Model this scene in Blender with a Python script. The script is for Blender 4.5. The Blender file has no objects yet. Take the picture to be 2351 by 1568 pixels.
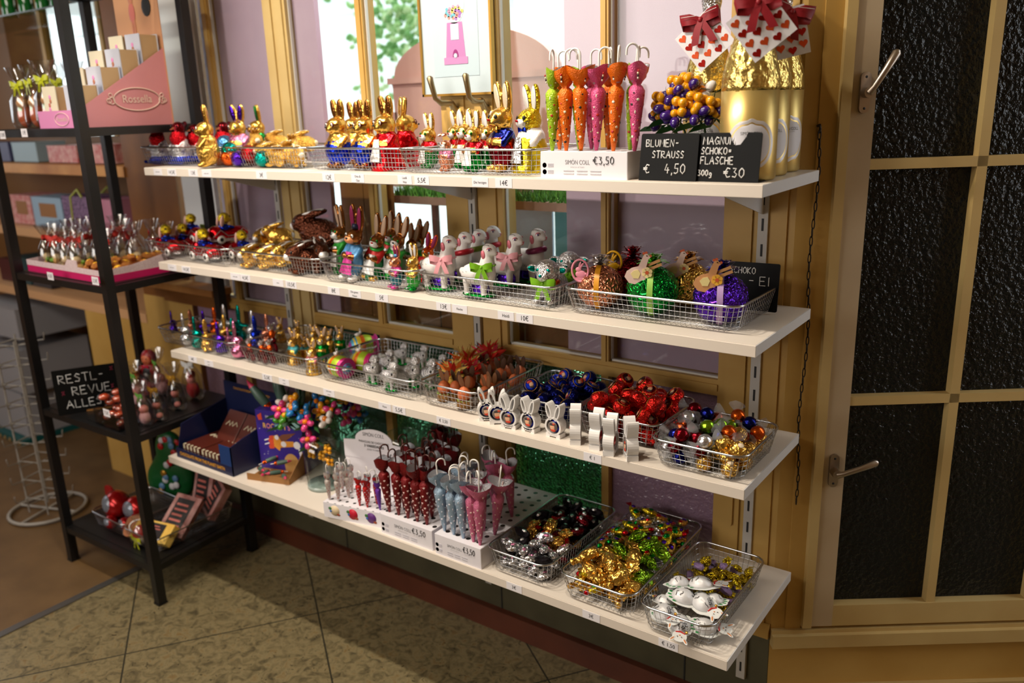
import bpy, math, random
import numpy as np
from mathutils import Vector, Matrix, Euler

D = bpy.data
SC = bpy.context.scene
COL = SC.collection
PI = math.pi
rad = math.radians
rng = random.Random(11)

# ------------------------------------------------------------------ camera
CAM_F = 1912.7                                   # focal length in pixels of the 2351 px wide frame
CAM_P = np.array([2.5263, -1.8578, 1.6293])
_a, _b, _c = -0.632245, -0.275790, -0.032793     # heading, pitch, roll
_f = np.array([math.sin(_a) * math.cos(_b), math.cos(_a) * math.cos(_b), math.sin(_b)])
_r0 = np.array([math.cos(_a), -math.sin(_a), 0.0])
_u0 = np.cross(_r0, _f)
CAM_R = _r0 * math.cos(_c) + _u0 * math.sin(_c)
CAM_U = -_r0 * math.sin(_c) + _u0 * math.cos(_c)
CAM_D = _f
camd = D.cameras.new('camera')
camd.sensor_width = 36.0
camd.lens = CAM_F / 2351 * 36.0
camd.clip_start = 0.05
camd.dof.use_dof = True
camd.dof.focus_distance = 1.85
camd.dof.aperture_fstop = 2.4
cam = D.objects.new('camera', camd)
COL.objects.link(cam)
m = Matrix.Identity(4)
for i in range(3):
    m[i][0], m[i][1], m[i][2], m[i][3] = CAM_R[i], CAM_U[i], -CAM_D[i], CAM_P[i]
cam.matrix_world = m
SC.camera = cam

# ------------------------------------------------------------------ view, world, lights
SC.view_settings.view_transform = 'Standard'
SC.view_settings.look = 'None'
SC.view_settings.exposure = 0.0
SC.view_settings.gamma = 1.0
SC.view_settings.use_curve_mapping = False
SC.cycles.use_denoising = True
SC.cycles.use_adaptive_sampling = True
SC.cycles.adaptive_threshold = 0.03
SC.cycles.max_bounces = 8
SC.cycles.diffuse_bounces = 3
SC.cycles.glossy_bounces = 4
SC.cycles.transmission_bounces = 6
SC.cycles.transparent_max_bounces = 16
SC.cycles.caustics_reflective = False
SC.cycles.caustics_refractive = False
SC.cycles.sample_clamp_indirect = 4.0

world = D.worlds.new('daylight')
SC.world = world
world.use_nodes = True
_bg = world.node_tree.nodes['Background']
_bg.inputs[0].default_value = (0.90, 0.97, 1.0, 1)
_bg.inputs[1].default_value = 3.2

def spot(name, loc, target, power, size=120, blend=0.6, radius=0.03, color=(1, 0.89, 0.74)):
    l = D.lights.new(name, 'SPOT')
    l.energy, l.spot_size, l.spot_blend, l.shadow_soft_size, l.color = power, rad(size), blend, radius, color
    o = D.objects.new(name, l)
    COL.objects.link(o)
    o.location = loc
    o.rotation_euler = (Vector(target) - Vector(loc)).to_track_quat('-Z', 'Y').to_euler()
    return o

def area(name, loc, target, power, sx, sy, color):
    l = D.lights.new(name, 'AREA')
    l.energy, l.shape, l.size, l.size_y, l.color = power, 'RECTANGLE', sx, sy, color
    o = D.objects.new(name, l)
    COL.objects.link(o)
    o.location = loc
    o.rotation_euler = (Vector(target) - Vector(loc)).to_track_quat('-Z', 'Y').to_euler()
    return o

# ceiling spots in a row along the shelves; assumed entrance daylight from the right, a bare area lamp
for i, (x, p) in enumerate(((0.10, 26), (0.62, 46), (1.12, 52), (1.48, 34))):
    spot('ceiling_spot', (x, -0.86, 2.70), (x + 0.12, -0.30, 1.0), p, size=96, blend=0.55)
area('entrance_daylight', (3.9, 0.75, 1.7), (1.9, -0.2, 1.1), 9, 0.5, 1.6, (0.78, 0.89, 1.0))
area('side_window_daylight', (-3.3, -0.75, 1.85), (0.0, -0.4, 1.2), 9, 1.0, 0.9, (0.86, 0.94, 1.0))  # added bare lamp, this wall has no window; brightens the mirror's reflection
area('shop_ceiling_light', (0.3, -2.5, 2.75), (0.7, -0.2, 0.9), 34, 2.4, 0.5, (1, 0.90, 0.78))  # added overhead fill, no fixture; lifts the shelves and foils from the front
area('shop_wall_light', (-0.2, -3.9, 1.9), (0.8, 0.0, 1.0), 46, 2.4, 1.0, (1, 0.93, 0.86))  # added low front fill, no fixture; brightens the wall under the shelves
area('display_lamp', (1.0, 0.34, 0.76), (1.0, 0.0, 0.60), 2.6, 1.5, 0.05, (0.82, 1.0, 0.95))  # assumed lamp behind the green glass, no fixture; put in for the glints
# assumed shop-window lamp, no fixture, over the display behind the glass
spot('display_spot', (1.0, 0.55, 2.75), (1.0, 0.35, 1.2), 70, size=130, radius=0.08, color=(1, 0.95, 0.90))

# ------------------------------------------------------------------ picture rays on the shelves' planes
ZS = {1: 1.477, 2: 1.174, 3: 0.8735, 4: 0.511}

def ray(px, py):
    return CAM_D + CAM_R * (px - 1175.5) / CAM_F - CAM_U * (py - 784) / CAM_F

def on_y(px, py, y=0.0):
    d = ray(px, py)
    return CAM_P + d * (y - CAM_P[1]) / d[1]

def on_z(px, py, z):
    d = ray(px, py)
    return CAM_P + d * (z - CAM_P[2]) / d[2]

def top_z(x, y, py):
    n = CAM_U * CAM_F + CAM_D * (py - 784)
    return CAM_P[2] - ((x - CAM_P[0]) * n[0] + (y - CAM_P[1]) * n[1]) / n[2]

# ------------------------------------------------------------------ materials
def lin(c):
    return tuple((v / 255 / 12.92) if v / 255 <= 0.04045 else ((v / 255 + 0.055) / 1.055) ** 2.4 for v in c)

MATS = {}

def mat(name, rgb, rough=0.5, metal=0.0, bump=None, spec=None, coat=0.0, var=None, sheen=0.0, alpha=1.0):
    """rgb in 0-255; bump = (scale, strength, kind); var = (rgb2, scale) mottles the colour"""
    if name in MATS:
        return MATS[name]
    m = D.materials.new(name)
    m.use_nodes = True
    nt = m.node_tree
    b = nt.nodes['Principled BSDF']
    c = lin(rgb)
    b.inputs['Base Color'].default_value = (*c, 1)
    b.inputs['Roughness'].default_value = rough
    b.inputs['Metallic'].default_value = metal
    if spec is not None:
        b.inputs['Specular IOR Level'].default_value = spec
    if coat:
        b.inputs['Coat Weight'].default_value = coat
        b.inputs['Coat Roughness'].default_value = 0.08
    if alpha < 1:
        b.inputs['Alpha'].default_value = alpha
    tc = None
    if bump or var:
        tc = nt.nodes.new('ShaderNodeTexCoord')
    if var:
        n = nt.nodes.new('ShaderNodeTexNoise')
        n.inputs['Scale'].default_value = var[1]
        n.inputs['Detail'].default_value = 5
        nt.links.new(tc.outputs['Object'], n.inputs['Vector'])
        r = nt.nodes.new('ShaderNodeValToRGB')
        r.color_ramp.elements[0].position, r.color_ramp.elements[1].position = 0.35, 0.68
        r.color_ramp.elements[0].color = (*c, 1)
        r.color_ramp.elements[1].color = (*lin(var[0]), 1)
        nt.links.new(n.outputs['Fac'], r.inputs['Fac'])
        nt.links.new(r.outputs['Color'], b.inputs['Base Color'])
    if bump:
        kind = bump[2] if len(bump) > 2 else 'noise'
        if kind == 'voronoi':
            n = nt.nodes.new('ShaderNodeTexVoronoi')
            out = 'Distance'
        else:
            n = nt.nodes.new('ShaderNodeTexNoise')
            n.inputs['Detail'].default_value = 2.5
            if kind == 'ridged':
                n.noise_type = 'RIDGED_MULTIFRACTAL'
                n.normalize = True
            out = 'Fac'
        n.inputs['Scale'].default_value = bump[0]
        nt.links.new(tc.outputs['Object'], n.inputs['Vector'])
        bp = nt.nodes.new('ShaderNodeBump')
        bp.inputs['Strength'].default_value = bump[1]
        bp.inputs['Distance'].default_value = bump[3] if len(bump) > 3 else 0.004
        nt.links.new(n.outputs[out], bp.inputs['Height'])
        nt.links.new(bp.outputs['Normal'], b.inputs['Normal'])
    MATS[name] = m
    return m

FOIL = dict(gold=(226, 178, 84), pale_gold=(232, 204, 120), silver=(214, 214, 218), red=(196, 18, 30), blue=(24, 52, 190), green=(14, 140, 50),
            lime=(150, 200, 50), teal=(0, 140, 128), purple=(78, 30, 170), copper=(214, 140, 108), brown=(92, 50, 34), bronze=(150, 96, 48),
            pink=(216, 130, 170), orange=(224, 96, 30), magenta=(190, 40, 120), sky=(90, 150, 205), navy=(18, 26, 110), crimson=(120, 10, 26),
            yellow=(216, 190, 40), darkred=(96, 10, 20))

def foil(c, crinkle=0, unit=0.16):
    """thin metal foil; crinkle 0 smooth moulded, 1 wrinkled, 2 crumpled; unit: metres per unit of the mesh"""
    size, st, ds = ((0.014, 0.45, 0.006), (0.007, 0.75, 0.008), (0.0085, 1.0, 0.016))[crinkle]
    sc = round(unit / size, 1)
    return mat('foil_%s_%d_%s' % (c, crinkle, sc), FOIL[c], (0.22, 0.24, 0.2)[crinkle], 0.9, (sc, st, 'ridged' if crinkle == 2 else 'noise', ds))

def enamel(n, rgb):
    return mat('enamel_' + n, rgb, 0.32, 0.25, (80, 0.18))

def card(n, rgb, rough=0.55):
    return mat('card_' + n, rgb, rough)

WHITE = enamel('white', (238, 236, 234))
BLACK = mat('black_paint', (14, 14, 15), 0.35)
INK = mat('ink', (25, 25, 27), 0.6)
GREYINK = mat('grey_ink', (135, 135, 140), 0.6)
CHALK = mat('chalk', (225, 225, 225), 0.8)
SLATE = mat('slate_board', (11, 12, 13), 0.5, spec=0.15)
PAPER = mat('paper', (236, 234, 240), 0.5)
CARDW = mat('white_card', (232, 229, 236), 0.45)
CHROME = mat('steel_wire', (190, 192, 196), 0.22, 1.0)
SHELFM = mat('shelf_laminate', (226, 216, 204), 0.42, bump=(90, 0.04))
SHELFE = mat('shelf_steel', (214, 214, 216), 0.45)
WOODY = mat('cream_paint_wood', (200, 162, 90), 0.5, var=((182, 142, 70), 3.5), bump=(14, 0.12))
WOODL = mat('pale_cream_paint_wood', (204, 178, 120), 0.5, var=((190, 160, 102), 4.0), bump=(14, 0.12))
WOODW = mat('worn_white_paint_wood', (196, 176, 146), 0.55, var=((180, 156, 122), 5.0), bump=(14, 0.12))  # one beige tone for the whole stile, mottled by noise
WOODP = mat('pine_board', (206, 150, 84), 0.5, var=((172, 112, 54), 6.0))
WOODB = mat('brown_veneer', (132, 84, 36), 0.45, var=((110, 66, 26), 4.0))
PINKM = mat('mauve_panel', (203, 168, 186), 0.4, var=((190, 152, 172), 2.5))
RACKM = mat('black_steel', (15, 15, 16), 0.42)

def glass_mat(name, tint=(245, 250, 250), gloss=0.03, rough=0.02):
    if name in MATS:
        return MATS[name]
    m = D.materials.new(name)
    m.use_nodes = True
    nt = m.node_tree
    nt.nodes.clear()
    o = nt.nodes.new('ShaderNodeOutputMaterial')
    mx = nt.nodes.new('ShaderNodeMixShader')
    t = nt.nodes.new('ShaderNodeBsdfTransparent')
    g = nt.nodes.new('ShaderNodeBsdfGlossy')
    lw = nt.nodes.new('ShaderNodeLayerWeight')
    pw = nt.nodes.new('ShaderNodeMath')
    pw.operation = 'POWER'
    pw.inputs[1].default_value = 5.0
    nt.links.new(lw.outputs['Facing'], pw.inputs[0])
    lw.inputs['Blend'].default_value = 0.5
    ma = nt.nodes.new('ShaderNodeMath')
    ma.operation = 'MULTIPLY_ADD'
    ma.inputs[1].default_value = 0.6
    ma.inputs[2].default_value = gloss
    t.inputs[0].default_value = (*lin(tint), 1)
    g.inputs['Roughness'].default_value = rough
    nt.links.new(pw.outputs[0], ma.inputs[0])
    nt.links.new(ma.outputs[0], mx.inputs[0])
    nt.links.new(t.outputs[0], mx.inputs[1])
    nt.links.new(g.outputs[0], mx.inputs[2])
    nt.links.new(mx.outputs[0], o.inputs[0])
    MATS[name] = m
    return m

GLASS = glass_mat('clear_glass')
VASEG = glass_mat('vase_glass', (236, 242, 240), 0.10)
CELLO = glass_mat('cellophane', (240, 240, 242), 0.16, 0.12)
CELLO2 = mat('cellophane_twist', (236, 236, 240), 0.12, 0, (160, 0.8, 'noise', 0.004), spec=1.0, alpha=0.36)
ACRYL = glass_mat('acrylic', (225, 232, 236), 0.08)

# ------------------------------------------------------------------ mesh builder
class MB:
    def __init__(s):
        s.v, s.f, s.m, s.sm = [], [], [], []

    def add(s, vs, fs, mi=0, smooth=True, M=None):
        n = len(s.v)
        if M is not None:
            vs = [tuple(M @ Vector(v)) for v in vs]
        s.v.extend([tuple(v) for v in vs])
        for f in fs:
            s.f.append([i + n for i in f])
            s.m.append(mi)
            s.sm.append(smooth)
        return s

    def box(s, lo, hi, mi=0, M=None):
        (a, b, c), (d, e, f) = lo, hi
        vs = [(a, b, c), (d, b, c), (d, e, c), (a, e, c), (a, b, f), (d, b, f), (d, e, f), (a, e, f)]
        fs = [(0, 3, 2, 1), (4, 5, 6, 7), (0, 1, 5, 4), (1, 2, 6, 5), (2, 3, 7, 6), (3, 0, 4, 7)]
        return s.add(vs, fs, mi, False, M)

    def rbox(s, lo, hi, r, mi=0, M=None, axis=2):
        """box with its edges along one axis rounded"""
        o = [0, 1, 2]
        i, j = [a for a in o if a != axis]
        pts = []
        for cx, cy, a0 in ((hi[i] - r, hi[j] - r, 0), (lo[i] + r, hi[j] - r, 90), (lo[i] + r, lo[j] + r, 180), (hi[i] - r, lo[j] + r, 270)):
            for k in range(4):
                a = rad(a0 + k * 30)
                pts.append((cx + r * math.cos(a), cy + r * math.sin(a)))
        n = len(pts)
        vs = []
        for w in (lo[axis], hi[axis]):
            for p in pts:
                q = [0, 0, 0]
                q[i], q[j], q[axis] = p[0], p[1], w
                vs.append(q)
        fs = [tuple(range(n - 1, -1, -1)), tuple(range(n, 2 * n))] + [(k, (k + 1) % n, n + (k + 1) % n, n + k) for k in range(n)]
        return s.add(vs, fs, mi, False, M)

    def lathe(s, prof, seg=20, mi=0, M=None, smooth=True, mis=None):
        vs, fs = [], []
        for r, z in prof:
            for k in range(seg):
                a = 2 * PI * k / seg
                vs.append((r * math.cos(a), r * math.sin(a), z))
        n0 = len(s.v)
        for i in range(len(prof) - 1):
            fs = [(i * seg + k, i * seg + (k + 1) % seg, (i + 1) * seg + (k + 1) % seg, (i + 1) * seg + k) for k in range(seg)]
            for f in fs:
                s.f.append([q + n0 for q in f])
                s.m.append(mis[i] if mis else mi)
                s.sm.append(smooth)
        if M is not None:
            vs = [tuple(M @ Vector(v)) for v in vs]
        s.v.extend(vs)
        for i, rev in ((0, True), (len(prof) - 1, False)):
            if prof[i][0] > 1e-6:
                ring = [n0 + i * seg + k for k in range(seg)]
                s.f.append(ring[::-1] if rev else ring)
                s.m.append(mi if not mis else mis[min(i, len(mis) - 1)])
                s.sm.append(False)
        return s

    def ell(s, c, r, rot=(0, 0, 0), mi=0, seg=14, rings=8, M=None):
        r = (r, r, r) if isinstance(r, (int, float)) else r
        T = Matrix.Translation(c) @ Euler([rad(a) for a in rot]).to_matrix().to_4x4() @ Matrix.Diagonal((*r, 1))
        if M is not None:
            T = M @ T
        prof = [(math.sin(PI * i / rings), -math.cos(PI * i / rings)) for i in range(rings + 1)]
        prof[0], prof[-1] = (1e-7, -1), (1e-7, 1)
        return s.lathe(prof, seg, mi, T)

    def tube(s, pts, r, seg=6, mi=0, closed=False, M=None, smooth=True, cap=True):
        pts = [Vector(p) for p in pts]
        n = len(pts)
        rr = r if isinstance(r, (list, tuple)) else [r] * n
        vs, fs = [], []
        up = None
        for i, p in enumerate(pts):
            a = pts[(i - 1) % n] if (closed or i > 0) else p
            b = pts[(i + 1) % n] if (closed or i < n - 1) else p
            t = (b - a)
            t = t.normalized() if t.length > 1e-9 else Vector((0, 0, 1))
            if up is None:
                up = Vector((0, 0, 1)) if abs(t.z) < 0.9 else Vector((0, 1, 0))
            x = up - t * up.dot(t)
            if x.length < 1e-6:
                x = t.orthogonal()
            x.normalize()
            up = x
            y = t.cross(x)
            for k in range(seg):
                q = 2 * PI * k / seg
                vs.append(p + (x * math.cos(q) + y * math.sin(q)) * rr[i])
        for i in range(n if closed else n - 1):
            j = (i + 1) % n
            fs += [(i * seg + k, i * seg + (k + 1) % seg, j * seg + (k + 1) % seg, j * seg + k) for k in range(seg)]
        s.add(vs, fs, mi, smooth, M)
        if not closed and cap:
            s.add(vs[:seg], [tuple(range(seg - 1, -1, -1))], mi, False, M)
            s.add(vs[-seg:], [tuple(range(seg))], mi, False, M)
        return s

    def prism(s, poly, y0, y1, mi=0, M=None, mi_side=None):
        """outline in x,z given depth from y0 to y1"""
        n = len(poly)
        vs = [(p[0], y0, p[1]) for p in poly] + [(p[0], y1, p[1]) for p in poly]
        s.add(vs, [tuple(range(n)), tuple(range(2 * n - 1, n - 1, -1))], mi, False, M)
        fs = [(k, n + k, n + (k + 1) % n, (k + 1) % n) for k in range(n)]
        return s.add(vs, fs, mi if mi_side is None else mi_side, False, M)

    def sheet(s, rows, mi=0, smooth=True, M=None):
        """grid of points -> open sheet"""
        h, w = len(rows), len(rows[0])
        vs = [p for r in rows for p in r]
        fs = [(i * w + j, i * w + j + 1, (i + 1) * w + j + 1, (i + 1) * w + j) for i in range(h - 1) for j in range(w - 1)]
        return s.add(vs, fs, mi, smooth, M)

    def mesh(s, name, mats):
        me = D.meshes.new(name)
        me.from_pydata(s.v, [], s.f)
        me.polygons.foreach_set('material_index', s.m)
        me.polygons.foreach_set('use_smooth', s.sm)
        for mm in (mats if isinstance(mats, (list, tuple)) else [mats]):
            me.materials.append(mm)
        me.update()
        return me

# ------------------------------------------------------------------ moulded figures: smooth union of ellipsoids, surfaced on a grid
def _ell_d(P, c, r, rot):
    M = np.array(Euler([rad(a) for a in rot]).to_matrix())
    q = (P - np.array(c)) @ M
    r = np.array(r)
    k0 = np.linalg.norm(q / r, axis=-1)
    k1 = np.linalg.norm(q / (r * r), axis=-1) + 1e-9
    return k0 * (k0 - 1) / k1

def _cap_d(P, a, b, ra, rb):
    a, b = np.array(a), np.array(b)
    ab = b - a
    t = np.clip(((P - a) @ ab) / (ab @ ab), 0, 1)
    return np.linalg.norm(P - a - t[..., None] * ab, axis=-1) - (ra + (rb - ra) * t)

def blob(name, prims, mats, k=0.03, cells=52, scale=1.0):
    """prims: ('e',c,r,rot,mi) ellipsoid, ('c',a,b,ra,rb,mi) tapered limb, ('p',c,r,rot,mi) colour only"""
    lo, hi = np.full(3, 1e9), np.full(3, -1e9)
    for p in prims:
        if p[0] == 'e':
            mx = np.abs(np.array(Euler([rad(a) for a in p[3]]).to_matrix())) @ np.array(p[2])
            lo, hi = np.minimum(lo, np.array(p[1]) - mx), np.maximum(hi, np.array(p[1]) + mx)
        elif p[0] == 'c':
            for q, r in ((p[1], p[3]), (p[2], p[4])):
                lo, hi = np.minimum(lo, np.array(q) - r), np.maximum(hi, np.array(q) + r)
    h = (hi - lo).max() / cells
    lo, hi = lo - 2.5 * h, hi + 2.5 * h
    ax = [np.arange(lo[i], hi[i] + h, h) for i in range(3)]
    P = np.stack(np.meshgrid(*ax, indexing='ij'), -1)
    F = None
    for p in prims:
        if p[0] == 'p':
            continue
        d = _ell_d(P, p[1], p[2], p[3]) if p[0] == 'e' else _cap_d(P, p[1], p[2], p[3], p[4])
        if F is None:
            F = d
        else:
            w = np.clip(0.5 + 0.5 * (d - F) / k, 0, 1)
            F = d + (F - d) * w - k * w * (1 - w)
    S = F < 0
    nx, ny, nz = [n - 1 for n in F.shape]
    acc = np.zeros((nx, ny, nz, 3))
    cnt = np.zeros((nx, ny, nz))
    cor = [(0, 0, 0), (1, 0, 0), (0, 1, 0), (1, 1, 0), (0, 0, 1), (1, 0, 1), (0, 1, 1), (1, 1, 1)]
    sl = lambda c: (slice(c[0], c[0] + nx), slice(c[1], c[1] + ny), slice(c[2], c[2] + nz))
    for i in range(8):
        for j in range(i + 1, 8):
            a, b = cor[i], cor[j]
            if sum(abs(x - y) for x, y in zip(a, b)) != 1:
                continue
            fa, fb = F[sl(a)], F[sl(b)]
            ch = (fa < 0) != (fb < 0)
            t = np.where(ch, fa / np.where(ch, fa - fb, 1), 0)
            pos = P[sl(a)] + (P[sl(b)] - P[sl(a)]) * t[..., None]
            acc += np.where(ch[..., None], pos, 0)
            cnt += ch
    act = cnt > 0
    idx = np.full((nx, ny, nz), -1)
    idx[act] = np.arange(act.sum())
    V = acc[act] / cnt[act][:, None]
    quads = []
    for a in range(3):
        b, c = (a + 1) % 3, (a + 2) % 3
        s0 = [slice(1, -1)] * 3
        s1 = [slice(1, -1)] * 3
        s0[a], s1[a] = slice(0, -1), slice(1, None)
        x0, x1 = S[tuple(s0)], S[tuple(s1)]
        for flip in (False, True):
            hit = np.argwhere((x0 & ~x1) if not flip else (~x0 & x1))
            if not len(hit):
                continue
            off = np.ones(3, int)
            off[a] = 0
            g = hit + off
            eb, ec = np.eye(3, dtype=int)[b], np.eye(3, dtype=int)[c]
            q = [g - eb - ec, g - ec, g, g - eb]
            q = np.stack([idx[tuple(v.T)] for v in q], 1)
            quads.append(q if not flip else q[:, ::-1])
    Q = np.concatenate(quads)
    Q = Q[(Q >= 0).all(1)]
    cen = V[Q].mean(1)
    best, mi = np.full(len(Q), 1e9), np.zeros(len(Q), int)
    for p in prims:
        if p[0] == 'p':
            continue
        d = _ell_d(cen, p[1], p[2], p[3]) if p[0] == 'e' else _cap_d(cen, p[1], p[2], p[3], p[4])
        w = d < best
        best[w], mi[w] = d[w], p[-1]
    for p in prims:
        if p[0] == 'p':
            mi[_ell_d(cen, p[1], p[2], p[3]) < 0] = p[4]
    me = D.meshes.new(name)
    me.from_pydata((V * scale).tolist(), [], Q.tolist())
    me.polygons.foreach_set('material_index', mi.tolist())
    me.polygons.foreach_set('use_smooth', [True] * len(Q))
    for mm in mats:
        me.materials.append(mm)
    me.update()
    return me

# ------------------------------------------------------------------ things and parts
class Kind:
    """what one kind of thing is made of: parts (name, mesh, index of the part above or None, label)"""
    def __init__(s, name):
        s.name, s.parts = name, []

    def part(s, name, mesh, up=None, label=None):
        s.parts.append((name, mesh, up, label))
        return len(s.parts) - 1

def place(kind, label, cat, loc=(0, 0, 0), rz=0.0, sc=1.0, group=None, swap=None, tilt=(0, 0), name=None, solid=None):
    """one thing of the kind: an Empty at its base with its parts below (or its only mesh)"""
    name = name or kind.name
    single = len(kind.parts) == 1
    root = D.objects.new(name, kind.parts[0][1] if single else None)
    COL.objects.link(root)
    if not single:
        root.empty_display_size = 0.02
    root.location = loc
    root.rotation_euler = Euler((rad(tilt[0]), rad(tilt[1]), rad(rz)), 'XYZ')
    root.scale = (sc, sc, sc) if isinstance(sc, (int, float)) else sc
    if label:
        root['label'] = label
        root['category'] = cat
    if group:
        root['group'] = group
    if solid:
        root['kind'] = solid
    made = []
    for pn, me, up, pl in kind.parts:
        if single:
            o = root
        else:
            o = D.objects.new(pn, me)
            COL.objects.link(o)
            o.parent = root if up is None else made[up]
            if pl:
                o['label'] = pl
        made.append(o)
        if swap:
            for i, sl in enumerate(o.material_slots):
                if sl.material and sl.material.name in swap:
                    new = swap[sl.material.name]
                    sl.link = 'OBJECT'
                    sl.material = new
    return root

def one(name, mb, mats, label=None, cat=None, loc=(0, 0, 0), rz=0, group=None, kind=None):
    k = Kind(name)
    k.part(name, mb if isinstance(mb, bpy.types.Mesh) else mb.mesh(name, mats))
    return place(k, label, cat, loc, rz, group=group, solid=kind)

def struct(name, mb, mats, parent=None):
    o = D.objects.new(name, mb.mesh(name, mats))
    COL.objects.link(o)
    if parent:
        o.parent = parent
    else:
        o['kind'] = 'structure'
    return o

def sgroup(name):
    o = D.objects.new(name, None)
    COL.objects.link(o)
    o['kind'] = 'structure'
    return o

# ------------------------------------------------------------------ lettering
_TX = {}

def text_mesh(s, size, mt, M=None, align='CENTER', name='lettering', squeeze=1.0, bold=0.0, space=1.0):
    key = (s, size, align, squeeze, bold)
    if key not in _TX:
        c = D.curves.new('txt', 'FONT')
        c.body, c.size, c.align_x, c.align_y = s, size, align, 'CENTER'
        c.offset = bold
        c.space_character = space
        c.resolution_u = 3
        o = D.objects.new('txt', c)
        COL.objects.link(o)
        dg = bpy.context.evaluated_depsgraph_get()
        me = D.meshes.new_from_object(o.evaluated_get(dg))
        _TX[key] = ([(v.co.x * squeeze, v.co.y, 0) for v in me.vertices], [list(p.vertices) for p in me.polygons])
        D.objects.remove(o)
        D.curves.remove(c)
        D.meshes.remove(me)
    vs, fs = _TX[key]
    b = MB()
    b.add(vs, fs, 0, False, M)
    return b.mesh(name, mt)

def face_m(loc, rz=0.0, lean=0.0):
    """matrix that stands a flat drawing (x right, y up) upright facing -y, then turns it"""
    return Matrix.Translation(loc) @ Matrix.Rotation(rad(rz), 4, 'Z') @ Matrix.Rotation(rad(90 - lean), 4, 'X')

GL = {'A': [[(0, 0), (.45, 1), (.9, 0)], [(.2, .4), (.7, .4)]], 'B': [[(0, 0), (0, 1), (.55, .95), (.6, .7), (.05, .52), (.7, .4), (.65, .08), (0, 0)]],
      'C': [[(.7, .9), (.3, 1), (0, .5), (.25, 0), (.75, .12)]], 'E': [[(.65, 1), (0, 1), (0, 0), (.7, 0)], [(0, .5), (.55, .52)]],
      'F': [[(.7, 1), (0, 1), (0, 0)], [(0, .5), (.55, .52)]], 'G': [[(.75, .85), (.35, 1), (0, .5), (.3, 0), (.75, .15), (.75, .45), (.45, .45)]],
      'H': [[(0, 0), (0, 1)], [(.7, 0), (.7, 1)], [(0, .5), (.7, .5)]], 'I': [[(.1, 0), (.1, 1)]], 'K': [[(0, 0), (0, 1)], [(.65, 1), (0, .45), (.7, 0)]],
      'L': [[(0, 1), (0, 0), (.65, 0)]], 'M': [[(0, 0), (.1, 1), (.45, .35), (.8, 1), (.9, 0)]], 'N': [[(0, 0), (.05, 1), (.7, 0), (.75, 1)]],
      'O': [[(.4, 1), (.05, .75), (.05, .25), (.4, 0), (.75, .25), (.75, .75), (.4, 1)]], 'R': [[(0, 0), (0, 1), (.6, .9), (.6, .6), (.05, .48), (.75, 0)]],
      'S': [[(.65, .85), (.3, 1), (.05, .75), (.6, .4), (.5, .05), (0, .1)]], 'T': [[(0, 1), (.8, 1)], [(.4, 1), (.4, 0)]],
      'U': [[(0, 1), (.05, .2), (.35, 0), (.65, .2), (.7, 1)]], 'V': [[(0, 1), (.4, 0), (.8, 1)]], 'W': [[(0, 1), (.25, 0), (.5, .7), (.75, 0), (1, 1)]],
      'g': [[(.55, .45), (.2, .5), (.1, .2), (.5, .1), (.55, .45), (.5, -.3), (.1, -.3)]], '-': [[(.1, .5), (.6, .5)]], '=': [[(.1, .6), (.6, .6)], [(.1, .4), (.6, .4)]],
      '0': [[(.35, 1), (.05, .7), (.05, .25), (.35, 0), (.65, .3), (.65, .75), (.35, 1)]], '1': [[(.05, .75), (.3, 1), (.3, 0)]],
      '2': [[(.05, .8), (.35, 1), (.6, .75), (0, 0), (.65, .02)]], '3': [[(.05, .95), (.5, .95), (.25, .58), (.6, .35), (.4, .02), (0, .1)]],
      '4': [[(.3, 1), (0, .35), (.65, .35)], [(.45, .65), (.42, 0)]], '5': [[(.6, 1), (.15, 1), (.08, .55), (.5, .55), (.55, .15), (.25, 0), (0, .08)]],
      ',': [[(.15, .08), (.08, -.2)]], '\u20ac': [[(.75, .9), (.4, 1), (.1, .5), (.4, 0), (.8, .1)], [(-.1, .58), (.5, .6)], [(-.1, .42), (.45, .42)]], '/': [[(0, 0), (.6, 1)]],
      '%': [[(0, 0), (.6, 1)], [(.1, .9), (.2, .8), (.1, .7), (0, .8), (.1, .9)], [(.5, .3), (.6, .2), (.5, .1), (.4, .2), (.5, .3)]]}

def hand(lines, mt, M, r=0.0011, name='lettering'):
    """hand-written strokes; lines of (text, x, y, height, width factor)"""
    b = MB()
    for s, x, y, h, w in lines:
        for ch in s:
            if ch == ' ':
                x += h * 0.5 * w
                continue
            st = GL[ch]
            for pts in st:
                pp = []
                for i in range(len(pts)):
                    pp.append(pts[i])
                b.tube([(x + p[0] * h * w, y + p[1] * h, 0) for p in pp], r, 4, 0, M=M)
            x += (max(p[0] for q in st for p in q) + 0.28) * h * w
    return b.mesh(name, mt)

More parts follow.
